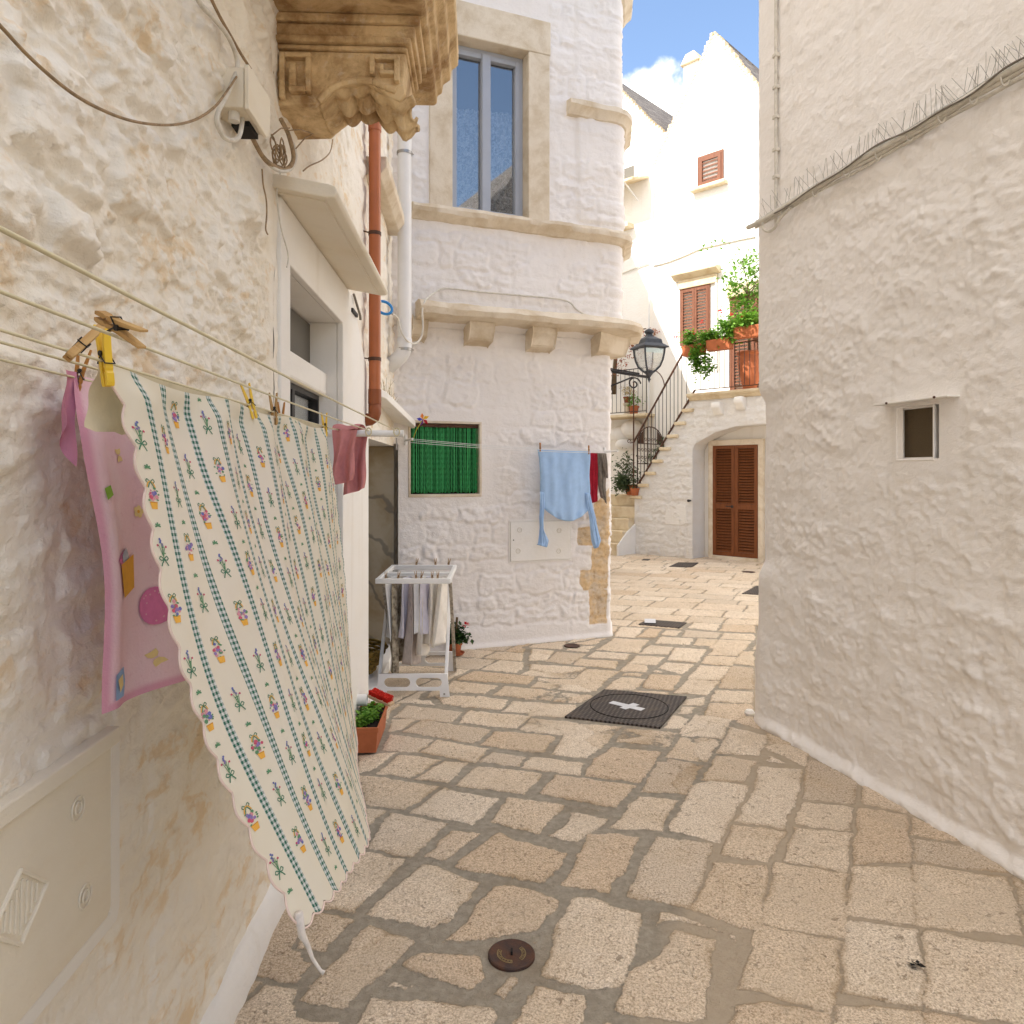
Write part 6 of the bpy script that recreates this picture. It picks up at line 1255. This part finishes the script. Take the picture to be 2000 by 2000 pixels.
bk_=thing('wicker_basket','low woven straw basket tucked in the doorway behind the rack','basket',LW.w(5.75,-.25,.09)); b=MB(); c=LW.w(5.75,-.25,.09)
for k in range(9):
    z=.012+k*.022; r_=.20+.012*k; b.tube([c+np.array([(r_+.006*math.sin(a*14+k*math.pi))*math.cos(a),(r_+.006*math.sin(a*14+k*math.pi))*math.sin(a),z]) for a in np.linspace(0,6.283,57)[:-1]],.012,6,closed=True)
b.build('woven_side',pm('golden_straw',(.34,.22,.05),.8,.3,30,.4),bk_,smooth='all'); b=MB(); b.lathe([(0,.01),(.19,.01),(.19,.05),(0,.05)],c,24); b.build('base',M['dark'],bk_)
p_=np.array([-.52,6.62,.012]); gp=potted('potted_geranium','red geranium in a small terracotta pot against the corner house','plant',p_,.066,.10,'terracotta','leaf_dark',[((.0,0,.19),(.085,.08,.075)),((.02,.0,.13),(.09,.08,.05))],None,[(.105,-.03,.27),(-.10,-.03,.25),(-.095,-.05,.20)],61,330,.05,[(0,0,.08),(.01,0,.2),(.02,0,.33)],clumps=14)
b=MB(); b.lathe([(0,.0),(.075,0),(.09,.018),(.082,.018),(.07,.006),(0,.006)],p_-np.array([0,0,.006]),20); b.build('saucer',M['terracotta'],gp,smooth=True)
b=MB(); b.tube([p_+np.array([.02,0,.16]),p_+np.array([.08,-.02,.22]),p_+np.array([.105,-.03,.265])],.003,5); b.build('flower_stalk',M['leaf_dark'],gp)
# ---------------------------------------------------------------- washing line across the corner house
TB=.20
def BL(x,y,t=TB): s,z=BW.hit(x,y,t); return BW.w(s,t,z)
for k,(ya,yb,t,lb) in enumerate(((857,884,.20,'front white washing line across the corner house'),(860,886,.23,'middle white washing line across the corner house'),(864,889,.26,'outer white washing line across the corner house'))):
    a=BL(800,ya,t); c=BL(1194,yb-4,t); m=BL(1049,877+3*k,t); P=[a+(c-a)*u-np.array([0,0,.02*math.sin(u*math.pi)]) for u in np.linspace(0,1,12)]; strand('clothesline',lb,'clothesline',P,.0022,'line_white','washing lines on the corner house',5,False)
for (x,y,lb) in ((797,859,'small white line bracket beside the green bead curtain'),(1190,882,'white line bracket on the edge of the corner house')):
    s_,z_=BW.hit(x,y,.1); b=MB(); b.tf=BW.w; b.tube([(s_,-.02,z_),(s_,.27,z_)],.010,8); b.tube([(s_,.0,z_-.045),(s_,.0,z_+.045)],.016,8); single('line_bracket',lb,'bracket',b,M['white_metal'],BW.w(s_,0,z_),'line brackets on the corner house')
pw=thing('toy_windmill','multicoloured toy windmill flower stuck beside the green bead curtain','toy',BL(807,850,.1)); b=MB(); b.tube([BL(805,862,.12),BL(813,840,.13),BL(824,822,.15)],.004,6); b.build('stick',pm('yellow_green_stick',(.45,.40,.05),.5,.05,9,0),pw)
for k,(cn,cv) in enumerate((('yellow',(.8,.5,.02)),('orange',(.75,.22,.02)),('blue',(.05,.06,.5)),('violet',(.20,.04,.4)),('red',(.6,.03,.05)))):
    b=MB(); q=BL(826,819,.15); a=k*1.256+.5; d_=np.array([math.cos(a),.3,math.sin(a)]); n_=np.array([-math.sin(a),.2,math.cos(a)]); b.add([q,q+d_*.03+n_*.018+np.array([0,-.02,0]),q+d_*.060,q+d_*.032-n_*.012],[(0,1,2,3)]); b.build('vane',pm('windmill_'+cn,cv,.35,.05,9,0,.5),pw,solid=.002)
# pale blue shirt hung by its hem, cuffs down
sh=thing('shirt','pale blue long sleeved shirt pegged on the washing line, cuffs hanging down','shirt',BL(1100,880))
def bgrid(cols,t0,fold,seed,dt=.0):
    """cols: list over v of (xl,xr,y_l,y_r) in the photo's plane of the line"""
    n=34; m=len(cols); G=np.zeros((m,n,3)); r3=random.Random(seed); ph=r3.uniform(0,6)
    for j,(xl,xr,yl,yr) in enumerate(cols):
        for i in range(n):
            u=i/(n-1); v=j/(m-1); x=xl+(xr-xl)*u; y=yl+(yr-yl)*u
            s,z=BW.hit(x,y,t0); G[j,i]=BW.w(s,t0+fold*(math.sin(u*15+ph+2.2*v)*.6+math.sin(u*27+ph*2-3*v)*.35)*(.25+.75*v)+dt*math.sin(u*math.pi)*v+fold*.9*float(pn(np.array([u*7.+seed]),np.array([v*3.5+u*2]),seed)[0])*min(1,v*4),z)
    return G
def dense(keys,m=30):
    k=np.array(keys,float); q=np.linspace(0,1,len(k)); return [tuple(np.interp(v,q,k[:,c]) for c in range(4)) for v in np.linspace(0,1,m)]
body=dense([(1049.5,1153,877,882),(1053,1152,895,899),(1055,1151,930,930),(1055.5,1152,962,962),(1059,1150,990,990),(1066,1148,996,996)],40); G=bgrid(body,TB,.016,5,.05)
for i in range(34):
    u=i/33; d_=(21*math.sin(u*math.pi)**.8)*7.1/1420; 
    for j in range(40): G[j,i,2]-=d_*(j/39)**4
b=MB(); b.grid(G); b.build('body',M['blue_fabric'],sh,smooth='all',solid=.003)
for nm,keys,sd in (('sleeve',[(1055,1063,960,962),(1054.5,1064,990,990),(1053.5,1062,1010,1012),(1054,1061,1030,1034),(1050,1072,1062,1056),(1049,1068,1064,1069)],8),('sleeve',[(1144,1153,962,965),(1146,1158,985,990),(1151,1164,1008,1012),(1153,1166,1030,1026),(1156,1174,1058,1056),(1160,1168,1071,1067)],9)):
    G=bgrid(dense(keys,30),TB+.012,.012,sd,.03); b=MB(); b.grid(G); o=b.build(nm,M['blue_fabric'],sh,smooth='all',solid=.004)
    j=27; P=[G[j,i]+np.array([0,-.004,0]) for i in range(0,34,3)]; b=MB(); b.tube(P,.0025,5); b.build('cuff_seam',M['blue_fabric'],o,smooth='all')
g2=thing('towel','crimson towel folded over the line behind the blue shirt','towel',BL(1160,885)); G=bgrid(dense([(1150,1167,884,884),(1150,1167,930,930),(1151,1167,965,965),(1153,1166,983,979)],30),TB-.03,.010,15,.02); b=MB(); b.grid(G); tp2=b.build('towel_panel',M['red_fabric'],g2,smooth='all',solid=.010)
b=MB(); b.tube([G[29,i]+np.array([0,-.007,.004]) for i in range(0,34,3)],.004,5); b.build('hem',M['red_fabric'],tp2,smooth='all')
g3=thing('jersey','grey brown jersey hanging beside the crimson towel','jersey',BL(1178,885)); G=bgrid(dense([(1167,1183,884,885),(1168,1185,910,912),(1169,1183,945,950),(1172,1184,965,978),(1175,1184,972,984)],30),TB-.02,.016,17,.03); b=MB(); b.grid(G); b.build('body',M['grey_fabric'],g3,smooth='all',solid=.006)
G=bgrid(dense([(1174,1184,885,886),(1178,1187,910,912),(1181,1187,925,930),(1182,1186,932,934)],20),TB+.03,.010,18,.02); b=MB(); b.grid(G); b.build('sleeve',M['grey_fabric'],g3,smooth='all',solid=.006)
for x,y,lb in ((1055,876,'wooden clothespin on the shirt corner near the meter cabinet'),(1150,881,'wooden clothespin on the shirt corner next to the crimson towel')):
    p=BL(x,y,TB+.004); pin('amber',p+np.array([0,-.004,.012]),(.02,0,-1),(.3,.9,0),lb,'clothespins on the corner house line',1.05)
# ---------------------------------------------------------------- street lamp on its bracket
lx,ly=1.735,9.2; lp=thing('street_lamp','dark four sided lantern on a scrolled wall bracket past the corner house','street lamp',[1.30,9.0,2.85]); zz=lambda y: H+(HY-y)/F*9.2
def lant(name,prof,mat,par,seg=4,rot=math.pi/4,smooth=False,bevel=0):
    b=MB(); V=[]
    for r_,z in prof:
        for k in range(seg): a=rot+2*math.pi*k/seg+.35; V.append((lx+r_*math.cos(a),ly+r_*math.sin(a),z))
    n=len(prof); b.add(V,[(i*seg+k,i*seg+(k+1)%seg,(i+1)*seg+(k+1)%seg,(i+1)*seg+k) for i in range(n-1) for k in range(seg)]+[tuple(range(seg-1,-1,-1)),tuple(range((n-1)*seg,n*seg))]); return b.build(name,M[mat],par,smooth=smooth,bevel=bevel)
rf=lant('roof',[(.21,zz(682)),(.255,zz(680.5)),(.255,zz(679)),(.175,zz(672)),(.16,zz(664)),(.06,zz(657)),(.045,zz(653)),(.04,zz(651))],'lamp_metal',lp,4,bevel=.004)
b=MB(); b.lathe([(.036,zz(653)),(.05,zz(651)),(.066,zz(648)),(.05,zz(645.5)),(.04,zz(644)),(.0,zz(641))],(lx,ly,0),16); b.build('finial',M['lamp_metal'],rf,smooth='all')
b=MB(); b.lathe([(0,zz(684)),(.13,zz(684)),(.14,zz(682.5)),(0,zz(682))],(lx,ly,0),18); b.build('reflector',M['white_metal'],rf)
for k in range(4):
    a=math.pi/4+k*math.pi/2+.35; P=[(r_,zz(y)) for r_,y in ((.20,682),(.192,692),(.175,704),(.14,716),(.085,724),(.045,728))]; b=MB(); b.tube([(lx+r_*math.cos(a),ly+r_*math.sin(a),z) for r_,z in P],.0125,6); b.build('arm_bar',M['lamp_metal'],lp,smooth='all')
lant('pane',[(.05,zz(727)),(.125,zz(716)),(.165,zz(704)),(.185,zz(692)),(.19,zz(683))],'lamp_glass',lp)
b=MB(); b.lathe([(.0,zz(748)),(.010,zz(744)),(.022,zz(741)),(.012,zz(738)),(.03,zz(734)),(.055,zz(729)),(.06,zz(726)),(.03,zz(722)),(.0,zz(720))],(lx,ly,0),14); b.build('base_cup',M['lamp_metal'],lp,smooth='all')
r0_=np.array([1.20,8.99,zz(729)]); e_=np.array([lx,ly,zz(737)]); b=MB(); b.tube([r0_,e_],.018,8); b.tube([r0_+np.array([0,0,.03]),r0_+(e_-r0_)*.75+np.array([0,0,.028])],.010,6); b.tube([np.array([1.19,8.98,zz(760)]),r0_+(e_-r0_)*.58+np.array([0,0,-.03])],.011,6); b.tube([np.array([1.19,8.97,zz(765)]),np.array([1.19,8.97,zz(722)])],.022,8)
c=r0_+(e_-r0_)*.62+np.array([0,0,-.11]); b.tube([c+np.array([.085*math.cos(q)*(1-q/11),.02*math.cos(q),.085*math.sin(q)*(1-q/11)]) for q in np.linspace(0,8.5,40)],.010,6); b.build('bracket',M['black_metal'],lp,smooth='all')
# ---------------------------------------------------------------- cables, conduit and bird spikes on the whitewashed house
C2=lambda x,y,t=.03: CW.w(*[(s,t,z) for s,z in [CW.hit(x,y,t)]][0])
def run(dy,t,wob,seed):
    P=[]
    for x in range(1476,2120,18): P.append(C2(x,440-.5957*(x-1470)+dy*(.35+.65*(x-1470)/530)+wob*math.sin(x*.021+seed)+wob*.6*math.sin(x*.05+2*seed),t))
    return P
e0_=CW.w(.0,.045,3.305)
strand('wall_cable','thick painted cable along the top of the whitewashed wall','cable',[e0_]+run(0,.05,1.6,1.),.016,'cable_white')
strand('wall_cable','second painted cable just under the thick one','cable',run(11,.04,2.,2.2),.011,'cable_white')
strand('wall_cable','lowest painted cable hugging the whitewashed wall','cable',run(24,.032,1.4,3.1),.009,'cable_white')
strand('wall_cable','thin dark cable weaving over the painted cable run','cable',run(-8,.07,4.5,.4)[2:],.0045,'cable_grey')
strand('wall_cable','painted cable loop hanging at the corner under the cable run','cable',[C2(*p,.05) for p in ((1545,405),(1525,425),(1512,446),(1500,452),(1490,444),(1494,425),(1512,412))],.010,'cable_white')
for k,x in enumerate(range(1530,2010,62)):
    y=440-.5957*(x-1470); b=MB(); p=C2(x,y+5,.05); b.tube([p+np.array([.02*math.cos(a)*-.6,.01*math.cos(a),.035*math.sin(a)]) for a in np.linspace(0,6.283,13)[:-1]],.004,5,closed=True); single('cable_tie','painted tie round the cable run on the whitewashed wall','cable tie',b,M['cable_white'],p,'cable ties on the whitewashed wall')
sc_,_=CW.hit(1516,200,.02); cd=thing('conduit','slim painted conduit running straight up the whitewashed wall','conduit',CW.w(sc_,0,3.3)); b=MB(); b.tf=CW.w; b.tube([(sc_,.022,3.22),(sc_,.022,5.06)],.010,10); b.tube([(sc_-.012,.018,3.55),(sc_-.014,.018,5.06)],.005,6); b.build('tube',M['cable_white'],cd,smooth=True)
for y in (108,170,228,292,345):
    z=CW.hit(1516,y,.02)[1]; b=MB(); b.tf=CW.w; b.box((sc_-.022,.0,z-.012),(sc_+.016,.036,z+.012)); b.build('clip',M['cable_white'],cd,bevel=.004)
bs=thing('bird_spikes','strip of fine steel bird spikes above the painted cables','bird spikes',C2(1740,270,.05)); rg=random.Random(71); b=MB(); b.tube([p+np.array([0,0,.014]) for p in run(-4,.055,1.6,1.)],.005,5); b.build('base_strip',M['line_white'],bs)
b=MB()
for x in np.arange(1472,2100,5.6):
    p=C2(x,438-.5957*(x-1470),.055); f_=rg.choice((-1,1)); tip=p+CW.n[0]*np.array([rg.uniform(.0,.05),0,0])+np.array([CW.d[0]*.045*f_,CW.d[1]*.045*f_,rg.uniform(.085,.125)]); b.tube([p,tip],.0012,3)
tag(b.build('spike_wires',M['steel'],bs),None,None,None,'stuff')
# ---------------------------------------------------------------- covers in the paving
def quadcover(label,pts,group=None,circle=False,tape=None,name='manhole_cover'):
    P=np.array([gnd(*p)[:2] for p in pts]); c=P.mean(0); o=thing(name,label,'manhole cover',[*c,.012],group); e=P[1]-P[0]; ang=math.atan2(e[1],e[0]); ux=np.array([math.cos(ang),math.sin(ang)]); uy=np.array([-ux[1],ux[0]])
    nn_=2; V=np.array([[*p,.008] for p in P]+[[*p,-.02] for p in P]); Q=np.array([(0,1,2,3),(4,5,1,0),(5,6,2,1),(6,7,3,2),(7,4,0,3)]); uv=np.stack([(V[:,:2]-c)@ux,(V[:,:2]-c)@uy],-1)
    fr=fast_mesh('cover_plate',V,Q,M['grate'],o,None,uv); fr.data.polygons.foreach_set('use_smooth',[False]*5)
    if circle:
        r_=np.linalg.norm(P[1]-P[0])*.425; n=48; V=np.array([[*c,0.0095]]+[[c[0]+r_*math.cos(a),c[1]+r_*math.sin(a),0.0095] for a in np.linspace(0,2*math.pi,n,endpoint=False)]); 
        me=bpy.data.meshes.new('lid'); me.from_pydata((V-OFF[o.name]).tolist(),[],[(0,1+k,1+(k+1)%n) for k in range(n)]); l=me.uv_layers.new(name='UVMap')
        for lp_ in me.loops: v=V[lp_.vertex_index]; l.data[lp_.index].uv=((v[:2]-c)@ux,(v[:2]-c)@uy)
        me.materials.append(M['grate']); q=bpy.data.objects.new('lid',me); COL.objects.link(q); q.parent=o
        b=MB(); b.tube([(c[0]+r_*math.cos(a),c[1]+r_*math.sin(a),0.0088) for a in np.linspace(0,2*math.pi,n,endpoint=False)],.004,5,closed=True); b.build('rim_gap',M['dark'],o)
    return o,c,ux,uy
o,c,ux,uy=quadcover('large square waffled cover with a round lid and a white tape cross',[(1103,1401),(1289,1422),(1341,1362),(1180,1348)],None,True)
tx=thing('tape_cross','white tape cross stuck on the large square cover','tape',[*c,.021])
for (p,q,w_,z) in (((1193,1374),(1256,1389),.062,.0110),((1216,1387),(1243,1378),.055,.0120)):
    a=gnd(*p)[:2]; d_=gnd(*q)[:2]; e=d_-a; nrm=np.array([-e[1],e[0]])/np.linalg.norm(e)*w_/2; b=MB(); b.add([(*(a+nrm),z),(*(a-nrm),z),(*(d_-nrm),z),(*(d_+nrm),z)],[(0,1,2,3)]); b.build('tape_strip',M['tape'],tx,solid=.0008)
quadcover('oblong waffled cover with a white paper scrap on it, past the corner',[(1247,1220),(1326,1227),(1341,1217),(1266,1211)])
a=gnd(1268,1216)[:2]; b=MB(); b.add([(a[0]-.07,a[1]-.10,.02),(a[0]+.05,a[1]-.12,.02),(a[0]+.09,a[1]+.10,.021),(a[0]-.03,a[1]+.12,.02)],[(0,1,2,3)]); single('paper_scrap','white scrap of paper lying on the oblong cover','paper',b,M['tape'],[*a,.02],None,False,0,.001)
quadcover('distant dark cover in the square below the wall cabinet',[(1307,1107),(1350,1108),(1364,1099.5),(1325,1099)])
quadcover('tiny dark cover in the square near the stone steps',[(1253,1094.5),(1266,1095),(1270,1092.5),(1257,1092)])
quadcover('dark cover partly hidden by the whitewashed house corner',[(1449,1160),(1500,1162),(1510,1146),(1478,1145)])
def roundcover(label,x,y,r_,letters=False,sq=1.):
    c=gnd(x,y); o=thing('manhole_cover',label,'manhole cover',[c[0],c[1],.01]); b=MB(); b.lathe([(r_*1.02,-.02),(r_*1.02,.002),(r_*.96,.0045),(r_*.93,.0035),(0,.0035)],(c[0],c[1],0),40); b.build('lid',M['rust_iron'],o,smooth=True)
    if letters:
        bandm=pm('brass_coloured_lettering',(.30,.22,.10),.7,.1,40,.2)
        b=MB()
        for a0_,a1_ in ((2.75,4.75),(-.75,.75)):
            P=np.linspace(a0_,a1_,18)
            for rr_ in (.46,.62): b.tube([(c[0]+r_*rr_*math.cos(a),c[1]+r_*rr_*math.sin(a),.0042) for a in P],.0012,4)
            for a in (a0_,a1_): b.tube([(c[0]+r_*rr_*math.cos(a),c[1]+r_*rr_*math.sin(a),.0042) for rr_ in (.46,.62)],.0012,4)
        b.build('letter_band',bandm,o)
        V=[];Fc=[]
        dg=bpy.context.evaluated_depsgraph_get()
        for word,a0_,a1_ in (('ACQUEDOTTO',2.86,4.64),('PUGLIESE',-.64,.64)):
            for i,chh in enumerate(word):
                a=a0_+(a1_-a0_)*(i+.5)/len(word); cu=bpy.data.curves.new('t','FONT'); cu.body=chh; cu.size=r_*.20; cu.align_x='CENTER'; cu.align_y='CENTER'; ob=bpy.data.objects.new('t',cu); COL.objects.link(ob); dg.update(); me=bpy.data.meshes.new_from_object(ob.evaluated_get(bpy.context.evaluated_depsgraph_get())); COL.objects.unlink(ob); bpy.data.objects.remove(ob); k0=len(V); th=a+math.pi/2
                for v in me.vertices: V.append((c[0]+r_*.54*math.cos(a)+v.co.x*math.cos(th)-v.co.y*math.sin(th),c[1]+r_*.54*math.sin(a)+v.co.x*math.sin(th)+v.co.y*math.cos(th),.0046))
                for p in me.polygons: Fc.append(tuple(k0+j for j in p.vertices))
        b=MB(); b.add(V,Fc); b.build('lettering',bandm,o)
        b=MB(); b.box((c[0]-.003,c[1]-.011,.0160),(c[0]+.004,c[1]+.011,.0042)); b.build('key_slot',M['dark'],o)
    return o
roundcover('round rusty cover with raised lettering set in mortar',999,1864,.079,True)
roundcover('small rusty oval cover in the paving at the foot of the corner house',1117,1261,.074)
roundcover('small dark oval cover in the square in front of the arched door',1462,1117,.10)
b=MB(); p=gnd(1789,1892); rg=random.Random(2)
for k in range(9): leaf(b,p+np.array([rg.uniform(-.012,.012),rg.uniform(-.015,.015),.014]),.026,rg,0,.8)
single('dead_leaf','crumpled black leaf lying on the pale flagstones','leaf',b,M['dark'],p,None,False)
b=MB(); p=gnd(1464,1396); b.lathe([(0,-.01),(.03,-.005),(.036,.015),(.024,.034),(0,.04)],p,9); single('pebble','small white stone at the foot of the whitewashed house corner','stone',b,M['plaster'],p,None,True)
# ---------------------------------------------------------------- sky, sun, camera
SUN_EL=R(48); sv=np.array([-.88,-.475]); sv/=np.linalg.norm(sv)
w=bpy.data.worlds.new("World"); SC.world=w; w.use_nodes=True; nt=w.node_tree; nt.nodes.clear()
def N(ty,**k):
    q=nt.nodes.new(ty)
    for a,v in k.items(): setattr(q,a,v)
    return q
out=N('ShaderNodeOutputWorld'); bg=N('ShaderNodeBackground'); bg.inputs[1].default_value=.15
sky=N('ShaderNodeTexSky',sky_type='NISHITA'); sky.sun_disc=False; sky.sun_elevation=SUN_EL; sky.sun_rotation=math.atan2(sv[0],sv[1]); sky.air_density=1.; sky.dust_density=1.0; sky.ozone_density=1.1
tc=N('ShaderNodeTexCoord'); no=N('ShaderNodeTexNoise'); no.inputs['Scale'].default_value=3.2; no.inputs['Detail'].default_value=8; no.inputs['Roughness'].default_value=.55
nt.links.new(tc.outputs['Generated'],no.inputs['Vector'])
def dirmask(d,a,b):
    d=np.array(d,float); d/=np.linalg.norm(d); dt=N('ShaderNodeVectorMath',operation='DOT_PRODUCT'); nt.links.new(tc.outputs['Generated'],dt.inputs[0]); dt.inputs[1].default_value=d.tolist()
    m=N('ShaderNodeMapRange',interpolation_type='SMOOTHSTEP'); nt.links.new(dt.outputs['Value'],m.inputs[0]); m.inputs[1].default_value=a; m.inputs[2].default_value=b; return m.outputs[0]
def mth(op,a,b):
    q=N('ShaderNodeMath',operation=op)
    for i,v in enumerate((a,b)):
        if hasattr(v,'is_output'): nt.links.new(v,q.inputs[i])
        else: q.inputs[i].default_value=v
    return q.outputs[0]
# fair-weather cumulus: one low bank behind the gables, a broad unseen field added to soften and whiten the ambient light
near=dirmask((.225,1,.50),.9935,.9992); clear1=dirmask((.2,1,.55),.80,.95); clear2=dirmask((.62,-.70,.52),.72,.92)
field=mth('MULTIPLY',mth('SUBTRACT',1.,clear1),mth('SUBTRACT',1.,clear2))
cov_=mth('ADD',mth('MULTIPLY',near,.31),mth('MULTIPLY',field,.30)); v=mth('ADD',no.outputs[0],mth('SUBTRACT',cov_,mth('MULTIPLY',mth('ADD',clear1,mth('MULTIPLY',clear2,.5)),.07)))
cm=N('ShaderNodeMapRange',interpolation_type='SMOOTHSTEP'); nt.links.new(v,cm.inputs[0]); cm.inputs[1].default_value=.66; cm.inputs[2].default_value=.74
mx=N('ShaderNodeMix',data_type='RGBA'); nt.links.new(cm.outputs[0],mx.inputs[0]); nt.links.new(sky.outputs[0],mx.inputs[6]); mx.inputs[7].default_value=(9.6,8.95,8.35,1)
nt.links.new(mx.outputs[2],bg.inputs[0]); nt.links.new(bg.outputs[0],out.inputs[0])
L=bpy.data.lights.new('sun','SUN'); L.energy=4.; L.angle=R(.5); L.color=(1,.965,.92); lo=bpy.data.objects.new('sun',L); COL.objects.link(lo)
d=Vector((-sv[0]*math.cos(SUN_EL),-sv[1]*math.cos(SUN_EL),-math.sin(SUN_EL))); lo.rotation_euler=d.to_track_quat('-Z','Y').to_euler(); lo.location=(-6,-4,14)
cam=bpy.data.cameras.new('camera'); co=bpy.data.objects.new('camera',cam); COL.objects.link(co); co.location=(0,0,H); co.rotation_euler=(R(90),0,0)
cam.sensor_width=36; cam.lens=36*F/2000; cam.shift_y=-(1000-HY)/2000; cam.clip_start=.05; cam.clip_end=500; SC.camera=co
vs=SC.view_settings; SC.display_settings.display_device='sRGB'; vs.view_transform='Standard'; vs.look='None'; vs.gamma=1; vs.exposure=1.1
SC.cycles.max_bounces=12; SC.cycles.diffuse_bounces=8; SC.cycles.glossy_bounces=4; SC.cycles.transparent_max_bounces=12; SC.cycles.sample_clamp_indirect=8
